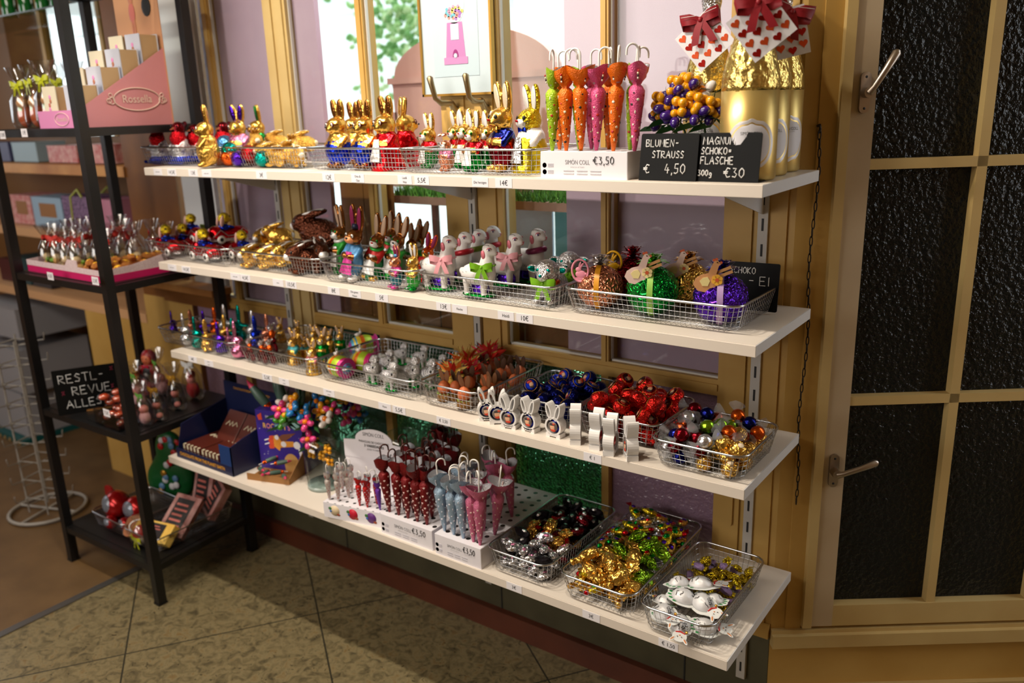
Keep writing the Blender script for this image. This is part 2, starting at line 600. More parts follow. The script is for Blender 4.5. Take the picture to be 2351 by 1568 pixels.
# ================================================================== THE ROOM
def floor_mat():
    m = mat('speckled_tile', (150, 132, 92), 0.38)
    nt = m.node_tree
    b = nt.nodes['Principled BSDF']
    L = nt.links.new
    tc = nt.nodes.new('ShaderNodeTexCoord')
    def ramp(src, stops):
        r = nt.nodes.new('ShaderNodeValToRGB')
        while len(r.color_ramp.elements) < len(stops):
            r.color_ramp.elements.new(0.5)
        for e, (p, c) in zip(r.color_ramp.elements, stops):
            e.position, e.color = p, (*lin(c), 1)
        L(src, r.inputs['Fac'])
        return r.outputs['Color']
    n1 = nt.nodes.new('ShaderNodeTexNoise')
    n1.inputs['Scale'].default_value, n1.inputs['Detail'].default_value, n1.inputs['Distortion'].default_value = 30, 6, 1.2
    L(tc.outputs['Object'], n1.inputs['Vector'])
    base = ramp(n1.outputs['Fac'], [(0.30, (80, 72, 52)), (0.45, (110, 99, 71)), (0.58, (128, 116, 85)), (0.74, (112, 90, 55))])
    n2 = nt.nodes.new('ShaderNodeTexNoise')
    n2.inputs['Scale'].default_value, n2.inputs['Detail'].default_value, n2.inputs['Distortion'].default_value = 42, 3, 2.5
    L(tc.outputs['Object'], n2.inputs['Vector'])
    fl = ramp(n2.outputs['Fac'], [(0.30, (60, 62, 60)), (0.36, (255, 255, 255)), (1.0, (255, 255, 255))])
    mx = nt.nodes.new('ShaderNodeMixRGB')
    mx.blend_type = 'MULTIPLY'
    mx.inputs[0].default_value = 0.85
    L(base, mx.inputs[1])
    L(fl, mx.inputs[2])
    # dark joints of the 60 cm tiles, laid diagonally
    mp = nt.nodes.new('ShaderNodeMapping')
    mp.vector_type = 'POINT'
    a = rad(35.3)
    L(tc.outputs['Object'], mp.inputs['Vector'])
    s = 1 / 0.6
    mp.inputs['Rotation'].default_value = (0, 0, a)
    mp.inputs['Scale'].default_value = (s, s, s)
    px, py = 0.169, -0.031
    qx, qy = -0.036, -1.047
    v = s * (px * math.sin(a) + py * math.cos(a))
    u = s * (qx * math.cos(a) - qy * math.sin(a))
    mp.inputs['Location'].default_value = (-u + 10, -v + 10, 0)
    sx = nt.nodes.new('ShaderNodeSeparateXYZ')
    L(mp.outputs['Vector'], sx.inputs[0])
    vals = []
    for ax in ('X', 'Y'):
        f = nt.nodes.new('ShaderNodeMath')
        f.operation = 'FRACT'
        L(sx.outputs[ax], f.inputs[0])
        g = nt.nodes.new('ShaderNodeMath')
        g.operation = 'LESS_THAN'
        g.inputs[1].default_value = 0.009
        L(f.outputs[0], g.inputs[0])
        vals.append(g.outputs[0])
    mxx = nt.nodes.new('ShaderNodeMath')
    mxx.operation = 'MAXIMUM'
    L(vals[0], mxx.inputs[0])
    L(vals[1], mxx.inputs[1])
    m2 = nt.nodes.new('ShaderNodeMixRGB')
    L(mxx.outputs[0], m2.inputs[0])
    L(mx.outputs[0], m2.inputs[1])
    m2.inputs[2].default_value = (*lin((48, 46, 36)), 1)
    L(m2.outputs[0], b.inputs['Base Color'])
    return m

struct('floor', MB().box((-0.28, -4.6, -0.06), (4.6, 2.4, 0)), floor_mat())
struct('floor_2', MB().box((-3.4, -4.6, -0.06), (-0.28, 0.6, 0)), mat('beige_linoleum', (108, 82, 50), 0.5, var=((96, 72, 42), 9)))
struct('trim_1', MB().box((-0.296, -4.6, 0), (-0.264, -0.12, 0.004)), mat('threshold_steel', (120, 118, 116), 0.4, 0.8))
struct('ceiling', MB().box((-3.4, -4.6, 2.9), (4.6, 0.62, 2.96)), mat('ceiling_paint', (210, 190, 150), 0.8))
struct('wall_left', MB().box((-3.46, -4.6, 0), (-3.4, 0.6, 2.9)), WOODP)
struct('wall_rear', MB().box((-3.4, -4.66, 0), (4.6, -4.6, 2.9)), mat('rear_wall_paint', (196, 158, 112), 0.7))
struct('wall_right', MB().box((4.6, -4.6, 0), (4.66, 2.4, 2.9)), mat('rear_wall_paint', (196, 158, 112), 0.7))

GREYP = mat('grey_green_paint', (84, 80, 58), 0.55, var=((70, 66, 46), 8), bump=(30, 0.1))
b = MB()
b.box((-0.40, 0.0, 0.0), (1.95, 0.06, 0.30))
for x in (0.38, 1.09, 1.72):
    b.box((x, -0.002, 0.07), (x + 0.004, 0.001, 0.30), 1)
struct('wall_back', b, [GREYP, INK])
struct('baseboard_back', MB().box((-0.30, -0.022, 0.0), (1.95, 0.0, 0.075)), mat('red_brown_skirting', (92, 44, 26), 0.4, var=((74, 34, 20), 6)))
struct('trim_2', MB().box((-0.40, -0.012, 0.30), (1.95, 0.06, 0.34)), WOODY)
struct('wall_upper', MB().box((-0.40, 0.0, 2.40), (1.95, 0.06, 2.9)), WOODY)

def window(name, x0, x1, mull, lower_glass, wm):
    g = sgroup(name)
    f = MB()
    z0, z1 = 0.34, 2.40
    f.box((x0, 0.0, z0), (x1, 0.06, 0.42)).box((x0, 0.0, 0.925), (x1, 0.055, 0.966)).box((x0, 0.0, 2.32), (x1, 0.06, z1))
    f.box((x0, -0.004, 0.937), (x1, 0.0, 0.954))
    struct('window_frame', f, wm, g)
    for a, c in mull:
        mm = MB()
        mm.box((a, 0.0, 0.42), (c, 0.05, 0.925)).box((a, 0.0, 0.966), (c, 0.05, 2.32))
        mm.box((a + 0.006, -0.004, 0.966), (c - 0.006, 0.0, 2.32))
        struct('mullion', mm, wm, g)
    xs = [x0] + [v for ac in mull for v in ac] + [x1]
    for i in range(0, len(xs), 2):
        p = MB().box((xs[i], 0.022, 0.966), (xs[i + 1], 0.026, 2.32))
        struct('pane', p, GLASS, g)
        e = MB()
        for u, w in ((xs[i], xs[i] + 0.004), (xs[i + 1] - 0.004, xs[i + 1])):
            e.box((u, 0.012, 0.966), (w, 0.022, 2.32))
        e.box((xs[i], 0.012, 0.966), (xs[i + 1], 0.022, 0.971))
        struct('putty_line', e, mat('white_putty', (212, 210, 204), 0.6), g)
        struct('lower_pane', MB().box((xs[i], 0.02, 0.42), (xs[i + 1], 0.028, 0.925)), lower_glass[i // 2], g)
    return g

HGREEN = mat('green_hammered_glass', (120, 190, 150), 0.12, bump=(120, 1.0, 'voronoi', 0.008), spec=0.9)
HGREEN.node_tree.nodes['Principled BSDF'].inputs['Transmission Weight'].default_value = 0.85
HGREEN.node_tree.nodes['Principled BSDF'].inputs['IOR'].default_value = 1.35
HLILAC = mat('lilac_textured_glass', (150, 122, 144), 0.22, bump=(75, 0.55, 'noise', 0.012), spec=0.7)
window('window_1', -0.40, 0.217, [(-0.106, -0.074)], [HLILAC, HLILAC], WOODY)
window('window_2', 0.325, 0.945, [(0.633, 0.662)], [HGREEN, HGREEN], WOODY)
window('window_3', 1.15, 1.787, [(1.459, 1.481)], [HGREEN, HLILAC], WOODY)
for n, (a, c, wm) in enumerate(((0.217, 0.325, WOODL), (0.945, 1.15, WOODY), (1.787, 1.952, WOODY))):
    b = MB()
    b.box((a, 0, 0.34), (c, 0.06, 2.40))
    w = c - a
    b.box((a + w * 0.12, -0.006, 0.34), (a + w * 0.42, 0, 2.40))
    b.box((a + w * 0.60, -0.006, 0.34), (a + w * 0.9, 0, 2.40))
    struct('trim_%d' % (n + 3), b, wm)
# white board and mauve panels behind the panes
struct('trim_6', MB().box((-0.362, 0.004, 0.97), (-0.165, 0.02, 2.32)), mat('white_board', (232, 236, 238), 0.4))
b = MB().box((-0.165, 0.032, 0.42), (0.217, 0.05, 2.32)).box((0.325, 0.032, 0.97), (0.425, 0.05, 2.32))
b.box((1.325, 0.05, 0.95), (1.787, 0.065, 2.32)).box((0.325, 0.045, 0.855), (1.33, 0.06, 0.95))  # last box: strip added behind the glass to block light from the display
struct('wall_display', b, PINKM)

# ------------------------------------------------------------------ the shop window behind the panes and the street
ws = MB()
ws.box((-0.3, 0.70, 0.0), (1.95, 0.74, 1.02))
struct('wall_street', ws, mat('sill_paint', (190, 170, 170), 0.6))
struct('trim_7', MB().box((0.30, 0.06, 0.30), (1.80, 0.70, 0.40)).box((0.30, 0.40, 0.40), (1.80, 0.42, 0.90)), mat('display_green', (40, 120, 60), 0.7))
pl = MB()
pl.box((0.43, 0.07, 0.40), (0.535, 0.084, 1.60)).box((0.538, 0.07, 0.40), (0.66, 0.084, 1.50))
for i in range(6):
    x = 0.34 + i * 0.163
    pl.box((x, 0.085, 0.862), (x + 0.157, 0.10, 1.105))
one('plank_screen', pl, WOODB, 'brown plank screen standing in the shop window behind the glass', 'screen')
gs = Kind('grass_shelf')
gs.part('board', MB().box((0.55, 0.14, 1.335), (1.36, 0.42, 1.36)).mesh('grass_board', mat('grey_brown_board', (140, 104, 90), 0.6)))
gs.part('leg', MB().box((0.56, 0.37, 0.40), (0.58, 0.39, 1.335)).mesh('grass_leg', MATS['grey_brown_board']))
gs.part('leg', MB().box((1.335, 0.37, 0.40), (1.355, 0.39, 1.335)).mesh('grass_leg', MATS['grey_brown_board']))
gm = MB()
for i in range(3600):
    x, y = rng.uniform(0.60, 1.36), 0.14 + 0.28 * rng.random() ** 1.5
    h, a, w = rng.uniform(0.02, 0.045), rng.uniform(0, 6.28), 0.0022
    dx, dy = rng.gauss(0, 0.012), rng.gauss(0, 0.012)
    cx, cy = w * math.cos(a), w * math.sin(a)
    gm.add([(x - cx, y - cy, 1.36), (x + cx, y + cy, 1.36), (x + dx, y + dy, 1.36 + h)], [(0, 1, 2)], i % 3, False)
gs.part('grass', gm.mesh('artificial_grass', [mat('grass_a', (70, 128, 40), 0.7), mat('grass_b', (106, 160, 60), 0.7), mat('grass_c', (44, 92, 30), 0.7)]))
place(gs, 'board covered in artificial grass in the shop window', 'display shelf')
one('blue_card', MB().box((1.02, 0.46, 0.002), (1.62, 0.47, 1.34)), card('skyblue', (120, 205, 228)), 'sky blue backing card under the grass board in the window', 'card')
one('white_card', MB().box((0.60, 0.46, 0.002), (1.01, 0.47, 1.34)), card('offwhite', (186, 190, 200)), 'off-white backing card under the grass board in the window', 'card')
one('pink_mound', MB().ell((1.42, 0.40, 0.98), (0.16, 0.03, 0.20)), mat('salmon_card', (226, 180, 170), 0.6), 'salmon pink round card hill in the shop window', 'decoration')
k = Kind('sweet_jar')
cj = on_y(1215, 470, 0.24)
jb = MB().lathe([(0.03, 0), (0.036, 0.01), (0.038, 0.06), (0.03, 0.075), (0.03, 0.08)], 18)
k.part('jar', jb.mesh('jar_glass', GLASS))
jc = MB()
for i in range(26):
    a, rr = i * 2.4, 0.022 * math.sqrt((i % 7 + 1) / 8)
    jc.ell((rr * math.cos(a), rr * math.sin(a), 0.012 + 0.05 * (i / 26)), 0.0105, mi=0, seg=8, rings=5)
k.part('pink_sweets', jc.mesh('pink_sweets', mat('candy_rose', (214, 150, 170), 0.4)))
place(k, 'glass jar of pink sweets on the artificial grass', 'jar', (cj[0], 0.22, 1.362))
# pink hut-shaped board with a round top
hl, hr = on_y(905, 180, 0.36), on_y(1275, 150, 0.36)
cxh, rx = (hl[0] + hr[0]) / 2, (hr[0] - hl[0]) / 2
zt = on_y(1150, 55, 0.36)[2]
zs = on_y(905, 180, 0.36)[2]
arc = [(cxh + rx * math.cos(PI * i / 24), zs + (zt - zs) * math.sin(PI * i / 24)) for i in range(25)]
poly = arc + [(hl[0] - 0.02, zs), (hl[0] - 0.01, zs - 0.03), (hl[0], 1.362), (hr[0], 1.362), (hr[0], zs)]
hb = Kind('hut_board')
hb.part('board', MB().prism(poly, 0.36, 0.40).mesh('hut_board', mat('dusty_pink_board', (206, 158, 150), 0.6)))
hb.part('ledge', MB().box((hl[0] - 0.02, 0.345, zs - 0.02), (hr[0] + 0.02, 0.36, zs)).box((hl[0] - 0.10, 0.36, 1.362), (hl[0], 0.39, 1.62)).mesh('hut_ledge', mat('dusty_pink_board', (206, 158, 150), 0.6)))
place(hb, 'dusty pink hut-shaped board with a round top in the shop window', 'display board')
fc = MB()
fc.box((-3.5, 3.0, -0.5), (4.5, 3.1, 4.5))
for z in (2.36, 2.52):
    fc.box((-3.5, 2.93, z), (4.5, 3.0, z + 0.06))
struct('wall_facade_outside', fc, mat('white_render_wall', (236, 242, 240), 0.8))
lf = MB()
for i in range(420):
    x, z = rng.gauss(0.0, 0.22), rng.gauss(0, 0.28)
    a = rng.uniform(0, 6.28)
    lf.ell((x, rng.uniform(-0.1, 0.1), z), (0.028, 0.01, 0.018), (0, math.degrees(a), rng.uniform(0, 90)), i % 3, 6, 4)
o = one('ivy_branch', lf, [mat('leaf_pale', (150, 190, 120), 0.6), mat('leaf_mid', (110, 160, 90), 0.6), mat('leaf_light', (190, 215, 160), 0.6)],
        'pale leafy branch outside against the white wall', 'branch', tuple(on_y(930, 70, 2.3)), kind='stuff')

# ------------------------------------------------------------------ wall on the right with the textured-glass window
DWM = Matrix.Translation((1.952, 0, 0)) @ Matrix.Rotation(rad(36), 4, 'Z')
def dw(b, lo, hi, mi=0):
    return b.box(lo, hi, mi, DWM)
b = MB()
dw(b, (0.0, 0.0, 0.0), (1.9, 0.08, 0.338))
dw(b, (0.0, 0.0, 0.338), (0.074, 0.08, 2.9))
dw(b, (0.035, -0.004, 0.325), (0.074, 0.0, 2.9))
dw(b, (1.4, 0.0, 0.338), (1.9, 0.08, 2.9))
dw(b, (0.074, 0.0, 2.3), (1.4, 0.08, 2.9))
struct('wall_right_2', b, WOODY)
b = MB()
dw(b, (0.0, -0.024, 0.283), (1.9, 0.0, 0.318))
dw(b, (0.0, -0.012, 0.318), (1.9, 0.0, 0.328))
dw(b, (0.0, -0.014, 0.0), (1.9, 0.0, 0.158))
dw(b, (0.0, -0.03, 0.0), (1.9, -0.014, 0.10))
struct('baseboard_right', b, WOODL)
DOORG = mat('rippled_dark_glass', (11, 18, 21), 0.22, bump=(85, 0.8, 'noise', 0.010), spec=0.35)
g = sgroup('window_4')
fr = MB()
dw(fr, (0.074, -0.02, 0.338), (0.096, 0.03, 2.3))
struct('casing_bead', fr, WOODL, g)
fr = MB()
dw(fr, (0.096, -0.012, 0.338), (0.150, 0.03, 2.3))
struct('stile', fr, WOODW, g)
fr = MB()
dw(fr, (0.150, -0.012, 0.338), (1.30, 0.03, 0.396))
dw(fr, (1.25, -0.012, 0.338), (1.40, 0.03, 2.3))
dw(fr, (0.150, -0.012, 2.22), (1.30, 0.03, 2.3))
struct('rail', fr, WOODL, g)
fr = MB()
for s in (0.395, 0.645, 0.90):
    fr.box((s - 0.011, -0.008, 0.396), (s + 0.011, 0.026, 2.22), 0, DWM)
for z in (0.939, 1.482, 2.0):
    fr.box((0.150, -0.008, z - 0.011), (1.25, 0.026, z + 0.011), 0, DWM)
struct('muntin', fr, WOODL, g)
ss, zz = [0.15, 0.395, 0.645, 0.90, 1.25], [0.396, 0.939, 1.482, 2.0, 2.22]
for i in range(4):
    for j in range(4):
        p = MB()
        dw(p, (ss[i], 0.014, zz[j]), (ss[i + 1], 0.02, zz[j + 1]))
        struct('pane', p, DOORG, g)

def lever(label, s, z, ang, mt):
    k = Kind('window_handle')
    p = MB()
    p.rbox((-0.011, -0.008, -0.042), (0.011, 0, 0.042), 0.0105, axis=1)
    for zz in (-0.032, 0.032):
        p.ell((0, -0.008, zz), (0.003, 0.001, 0.003), mi=1, seg=8, rings=4)
    k.part('plate', p.mesh('handle_plate', [mt, INK]))
    h = MB()
    h.tube([(0, -0.006, 0), (0, -0.030, 0)], 0.011, 12)
    dx, dz = math.sin(rad(ang)), math.cos(rad(ang))
    h.tube([(0, -0.030, 0), (0.012 * dx, -0.036, 0.012 * dz), (0.05 * dx, -0.040, 0.05 * dz), (0.088 * dx, -0.040, 0.088 * dz), (0.094 * dx, -0.040, 0.094 * dz)],
           [0.008, 0.0065, 0.0072, 0.0095, 0.005], 12)
    k.part('lever', h.mesh('handle_lever', mt))
    o = place(k, label, 'window handle')
    o.matrix_world = DWM @ Matrix.Translation((s, -0.012, z))
    return o
STEEL = mat('brushed_steel', (176, 166, 156), 0.32, 1.0)
BRONZE = mat('bronze_metal', (150, 136, 104), 0.36, 1.0)
lever('upper steel window handle with its lever pointing up, on the rippled glass window', 0.124, 1.632, 30, STEEL)
lever('lower steel window handle with its lever pointing sideways, on the rippled glass window', 0.122, 0.768, 68, STEEL)
# chain on a hook
k = Kind('hanging_chain')
h = MB().tube([(0, 0, 0.01), (0, -0.012, 0.012), (0, -0.016, 0.004), (0, -0.010, -0.004)], 0.003, 8)
k.part('hook', h.mesh('chain_hook', mat('dark_iron', (50, 44, 38), 0.45, 0.8)))
links = MB()
n = 46
for i in range(n):
    zc = -0.008 - i * 0.019
    xo = 0.004 * math.sin(i * 0.33)
    pts = []
    for q in range(10):
        a = 2 * PI * q / 10
        u, v = 0.0045 * math.cos(a), 0.0115 * math.sin(a)
        t = 0.5 + (0.9 if i % 2 else 0)
        pts.append((xo + u * math.cos(t), -0.014 + u * math.sin(t), zc + v))
    links.tube(pts, 0.0013, 5, closed=True)
k.part('chain', links.mesh('chain_links', mat('dark_iron', (50, 44, 38), 0.45, 0.8)))
o = place(k, 'thin dark iron chain hanging from a hook on the yellow post', 'chain')
o.matrix_world = DWM @ Matrix.Translation((0.034, -0.004, 1.557))
# keyhole latches on the yellow post
for z, w in ((1.205, 'upper'), (0.66, 'lower')):
    lb = MB().rbox((1.828, -0.012, z - 0.07), (1.842, -0.006, z + 0.02), 0.0068, axis=1)
    one('wooden_latch', lb, WOODY, w + ' small rounded wooden latch on the yellow post beside the metal track', 'latch')

# ------------------------------------------------------------------ picture on the centre post and its two lever hooks
xa, xb, zb = 0.905, 1.152, on_y(1060, 219, -0.02)[2]
ztp = zb + 0.36
k = Kind('framed_picture')
fm = MB()
for lo, hi in (((xa, -0.030, zb), (xb, -0.016, zb + 0.006)), ((xa, -0.030, ztp - 0.006), (xb, -0.016, ztp)), ((xa, -0.030, zb), (xa + 0.006, -0.016, ztp)), ((xb - 0.006, -0.030, zb), (xb, -0.016, ztp))):
    fm.box(lo, hi)
k.part('frame', fm.mesh('picture_frame', mat('gilt_frame', (176, 134, 60), 0.35, 0.8)))
pc = MB().box((xa + 0.006, -0.024, zb + 0.006), (xb - 0.006, -0.016, ztp - 0.006))
k.part('mount', pc.mesh('picture_mount', mat('picture_paper', (232, 230, 238), 0.4)))
art = MB()
cx, zq = (xa + xb) / 2, zb + 0.085
def flat(poly, mi, y=-0.0245):
    art.prism([(cx + p[0], zq + p[1]) for p in poly], y - 0.0006, y, mi)
flat([(-0.078, -0.035), (0.078, -0.035), (0.078, 0.24), (-0.078, 0.24)], 5)
flat([(-0.034, 0.012), (0.034, 0.012), (0.026, 0.102), (-0.026, 0.102)], 0, -0.0252)
flat([(-0.041, -0.004), (0.041, -0.004), (0.041, 0.014), (-0.041, 0.014)], 1, -0.0258)
flat([(-0.014, 0.058), (0.014, 0.058), (0.014, 0.098), (-0.014, 0.098)], 2, -0.0258)
flat([(0.010 * math.cos(PI * i / 8), 0.014 + 0.020 * math.sin(PI * i / 8)) for i in range(9)], 3, -0.0262)
flat([(0.006 * math.cos(2 * PI * i / 12), 0.018 + 0.006 * math.sin(2 * PI * i / 12)) for i in range(12)], 2, -0.0268)
flat([(0.036 * math.cos(2 * PI * i / 24), 0.148 + 0.050 * math.sin(2 * PI * i / 24)) for i in range(24)], 4, -0.0252)
cols = [6, 7, 8, 9, 10]
for i in range(26):
    a, rr = i * 2.4, 0.031 * math.sqrt((i + 0.5) / 26)
    ux, uz = rr * math.cos(a), 0.126 + 0.55 * rr * math.sin(a)
    flat([(ux + 0.0048 * math.cos(2 * PI * q / 10), uz + 0.0048 * math.sin(2 * PI * q / 10)) for q in range(10)], cols[i % 5], -0.0258)
flat([(-0.03, 0.196), (0.03, 0.196), (0.03, 0.24), (-0.03, 0.24)], 1, -0.0256)
P = lambda n, c: mat('print_' + n, c, 0.5)
k.part('print', art.mesh('picture_print', [P('pink', (226, 140, 200)), P('rose', (236, 150, 206)), P('pale', (226, 226, 240)), P('plum', (176, 50, 130)), P('bowl', (244, 240, 246)),
                                            P('sheet', (224, 226, 236)), P('p1', (240, 160, 150)), P('p2', (236, 210, 110)), P('p3', (130, 200, 220)), P('p4', (200, 130, 210)), P('p5', (240, 170, 200))]))
k.part('glazing', MB().box((xa + 0.006, -0.0285, zb + 0.006), (xb - 0.006, -0.0280, ztp - 0.006)).mesh('picture_glass', GLASS))
place(k, 'gilt framed picture of a pink gumball machine on the centre post', 'picture')
for (px, py, w, dx) in ((1036, 236, 'bronze lever hook tilted outwards below the picture', -0.028), (1106, 232, 'bronze upright lever hook below the picture', -0.012)):
    q = on_y(px, py, -0.03)
    k = Kind('lever_hook')
    hb2 = MB().tube([(0, 0.024, -0.02), (0, 0.012, -0.018), (0, 0.0, 0.0)], [0.012, 0.010, 0.009], 10)
    k.part('mount', hb2.mesh('hook_mount', BRONZE))
    hb2 = MB().tube([(0, 0.0, 0.0), (dx * 0.4, -0.030, 0.0), (dx * 0.7, -0.042, 0.012), (dx, -0.046, 0.05), (dx * 1.1, -0.048, 0.066), (dx * 1.1, -0.048, 0.071)], [0.009, 0.008, 0.007, 0.008, 0.009, 0.004], 10)
    k.part('lever', hb2.mesh('hook_lever', BRONZE))
    place(k, w, 'hook', tuple(q))

# ------------------------------------------------------------------ uprights, brackets, shelves
TRK = mat('track_enamel', (196, 192, 186), 0.45)
TRX = {'right': 1.872, 'middle': 1.038, 'left': 0.193}
for nm, x in TRX.items():
    b = MB().box((x, -0.013, 0.158), (x + 0.023, -0.001, 1.50))
    z = 0.18
    while z < 1.48:
        b.box((x + 0.009, -0.0136, z), (x + 0.014, -0.0128, z + 0.028), 1)
        z += 0.058
    one('shelf_track', b, [TRK, INK], {'right': 'white slotted wall track at the end next to the chain', 'middle': 'white slotted wall track on the post under the picture',
        'left': 'white slotted wall track nearest the black rack'}[nm], 'wall track')
SH = {1: (0.0, 2.0, 0.355, 'top'), 2: (0.003, 2.002, 0.355, 'second'), 3: (0.005, 1.995, 0.360, 'third'), 4: (-0.003, 1.998, 0.421, 'lowest')}
for kx, (x0, x1, d, w) in SH.items():
    z = ZS[kx]
    k = Kind('wall_shelf')
    b = MB().box((x0, -d + 0.002, z - 0.021), (x1 - 0.002, -0.014, z))
    k.part('board', b.mesh('shelf_board', SHELFM))
    b = MB().rbox((x0, -d, z - 0.024), (x1 - 0.001, -d + 0.002, z - 0.0008), 0.0009, axis=0)
    k.part('front_edge', b.mesh('shelf_front_edge', SHELFM))
    b = MB().box((x1 - 0.002, -d + 0.001, z - 0.023), (x1, -0.014, z - 0.0004))
    k.part('end_trim', b.mesh('shelf_end_trim', SHELFE))
    for nm, x in TRX.items():
        b = MB()
        xx = x + 0.0105
        b.add([(xx - 0.0012, -0.012, z - 0.10), (xx - 0.0012, -0.012, z - 0.022), (xx - 0.0012, -d + 0.10, z - 0.022), (xx - 0.0012, -d + 0.10, z - 0.034),
               (xx + 0.0012, -0.012, z - 0.10), (xx + 0.0012, -0.012, z - 0.022), (xx + 0.0012, -d + 0.10, z - 0.022), (xx + 0.0012, -d + 0.10, z - 0.034)],
              [(0, 1, 2, 3), (7, 6, 5, 4), (0, 3, 7, 4), (3, 2, 6, 7), (0, 4, 5, 1), (1, 5, 6, 2)], 0, False)
        k.part('bracket', b.mesh('shelf_bracket', SHELFE))
    for xs_ in (0.10, 0.88, 1.62):
        k.part('stiffener', MB().box((xs_, -d + 0.07, z - 0.033), (xs_ + 0.22, -d + 0.10, z - 0.0215)).mesh('shelf_stiffener', SHELFE))
    place(k, w + ' cream laminate wall shelf with a steel end trim', 'shelf')

# ------------------------------------------------------------------ price labels on the shelf edges
def tag(px, text, kx, w=0.046, size=0.016, h=0.020, small=False, label=None):
    d = SH[kx][2]
    q = on_y(px, {1: 405, 2: 660, 3: 890, 4: 1400}[kx], -d - 0.001)
    z = ZS[kx] - 0.0122
    # px is where the middle of the label shows; solve x on the edge at that height
    for _ in range(4):
        c = np.array([q[0], -d, z]) - CAM_P
        py = 784 - CAM_F * (c @ CAM_U) / (c @ CAM_D)
        q = on_y(px, py, -d - 0.001)
    x = q[0]
    k = Kind('price_label')
    k.part('paper', MB().box((-w / 2, -0.0008, -h / 2), (w / 2, 0, h / 2)).mesh('label_paper', PAPER))
    M = face_m((0, -0.0011, 0))
    if text:
        for i, t in enumerate(text.split('|')):
            n = text.count('|') + 1
            off = (n - 1) / 2 - i
            if t[0] == '~':                       # print too small to read in the photograph
                bb = MB()
                for a0, a1 in ((-0.011, -0.001), (0.001, 0.010)):
                    bb.box((a0 * len(t) / 2, -0.0012, off * size * 0.62 - 0.0009), (a1 * len(t) / 2, -0.0009, off * size * 0.62 + 0.0009))
                k.part('lettering', bb.mesh('label_small_print', GREYINK))
                continue
            k.part('lettering', text_mesh(t, size if not small else size * 0.5, INK, M @ Matrix.Translation((0, off * size * 0.62, 0)), squeeze=0.9))
    place(k, label, 'price label', (x, -d, z))
for px, t, l in ((362, '~~', 'small white name label at the rack end of the top shelf edge'), (394, '14,5\u20ac', 'white price label reading 14,5\u20ac below the foil birds on the top shelf'),
                 (443, '13\u20ac', 'white price label reading 13\u20ac below the tall gold bunny on the top shelf'), (474, '~~', 'small white name label beside the 13\u20ac price on the top shelf edge'),
                 (600, '3\u20ac', 'white price label reading 3\u20ac below the foil eggs on the top shelf'), (754, '12\u20ac', 'white price label reading 12\u20ac below the bunnies with glasses'),
                 (821, 'Oma &|Opa', 'white name label reading Oma & Opa on the top shelf edge'), (929, 'Lias&|Hias', 'white name label reading Lias & Hias on the top shelf edge'),
                 (968, '5,5\u20ac', 'white price label reading 5,5\u20ac below the small white-eared bunnies'), (1102, 'Die herzigen', 'white name label reading Die herzigen on the top shelf edge'),
                 (1156, '14\u20ac', 'white price label reading 14\u20ac below the big laughing bunny')):
    tag(px, t, 1, small=not t[0].isdigit(), label=l)
for px, t, l in ((395, '~~', 'small white name label at the rack end of the second shelf edge'), (427, '14,5\u20ac', 'white price label reading 14,5\u20ac below the red cars on the second shelf'),
                 (540, '~~', 'small white name label between the red cars and lying gold bunnies'), (563, '4,5\u20ac', 'white price label reading 4,5\u20ac below the lying gold bunnies'),
                 (638, '~', 'small white name label below the middle of the lying gold bunnies'), (668, '10,5\u20ac', 'white price label reading 10,5\u20ac below the brown bunnies'),
                 (766, '8\u20ac', 'white price label reading 8\u20ac below the slim green-dressed bunny'), (814, 'Die guten|Hasen', 'white two-line name label on the second shelf edge'),
                 (876, '5\u20ac', 'white price label reading 5\u20ac below the small pink and blue bunny'), (1018, '13\u20ac', 'white price label reading 13\u20ac below the pink-bowed lamb'),
                 (1055, 'Flocke', 'white name label reading Flocke on the second shelf edge'), (1161, 'Heidi', 'white name label reading Heidi on the second shelf edge'),
                 (1204, '10\u20ac', 'white price label reading 10\u20ac below the silver foil lambs')):
    tag(px, t, 2, small=not t[0].isdigit() and t not in ('Heidi',), size=0.016 if t != 'Heidi' else 0.011, label=l)
for px, t, l in ((442, '4\u20ac', 'white price label reading 4\u20ac below the long-eared foil bunnies'), (479, '~|~', 'small white name label below the purple and pink long-eared bunnies'),
                 (613, '5,5\u20ac', 'white price label reading 5,5\u20ac under the motorbike bunnies'), (652, '~|~', 'small white name label under the dressed bunnies on the third shelf edge'),
                 (755, '~~|~', 'small white label under the striped eggs on the third shelf edge'), (883, 'Klara', 'white name label reading Klara on the third shelf edge'),
                 (916, '5,5\u20ac', 'white price label reading 5,5\u20ac under the small silver lambs on the third shelf edge'), (1018, '\u20ac 3,50', 'white price label reading \u20ac 3,50 below the eggs on straw'),
                 (1360, '\u20ac 1', 'white price label reading \u20ac 1 below the white bunny-shaped holders')):
    tag(px, t, 3, small=not (t[0].isdigit() or t[0] == '\u20ac'), size=0.016 if t[0] != '\u20ac' else 0.012, label=l)
for px, t, l in ((1180, '3\u20ac', 'white price label reading 3\u20ac under the basket of dark and silver sweets'), (1357, '3\u20ac', 'white price label reading 3\u20ac under the basket of gold and green sweets'),
                 (1534, '\u20ac 1,50', 'white price label reading \u20ac 1,50 below the white bunny half-eggs')):
    tag(px, t, 4, size=0.013, label=l)

# ================================================================== FIGURES
def nudge(v, amt, r):
    return [(x + r.uniform(-amt, amt), y + r.uniform(-amt, amt), z + r.uniform(-amt, amt)) for x, y, z in v]

def lump(name, r, mt, seed, amt=0.12, seg=12, rings=8):
    rr = random.Random(seed)
    b = MB().ell((0, 0, 0), r, seg=seg, rings=rings)
    m = min(r) * amt
    b.v = [tuple(c * (1 + rr.uniform(-amt, amt)) for c in v) for v in b.v]
    return b.mesh(name, mt)

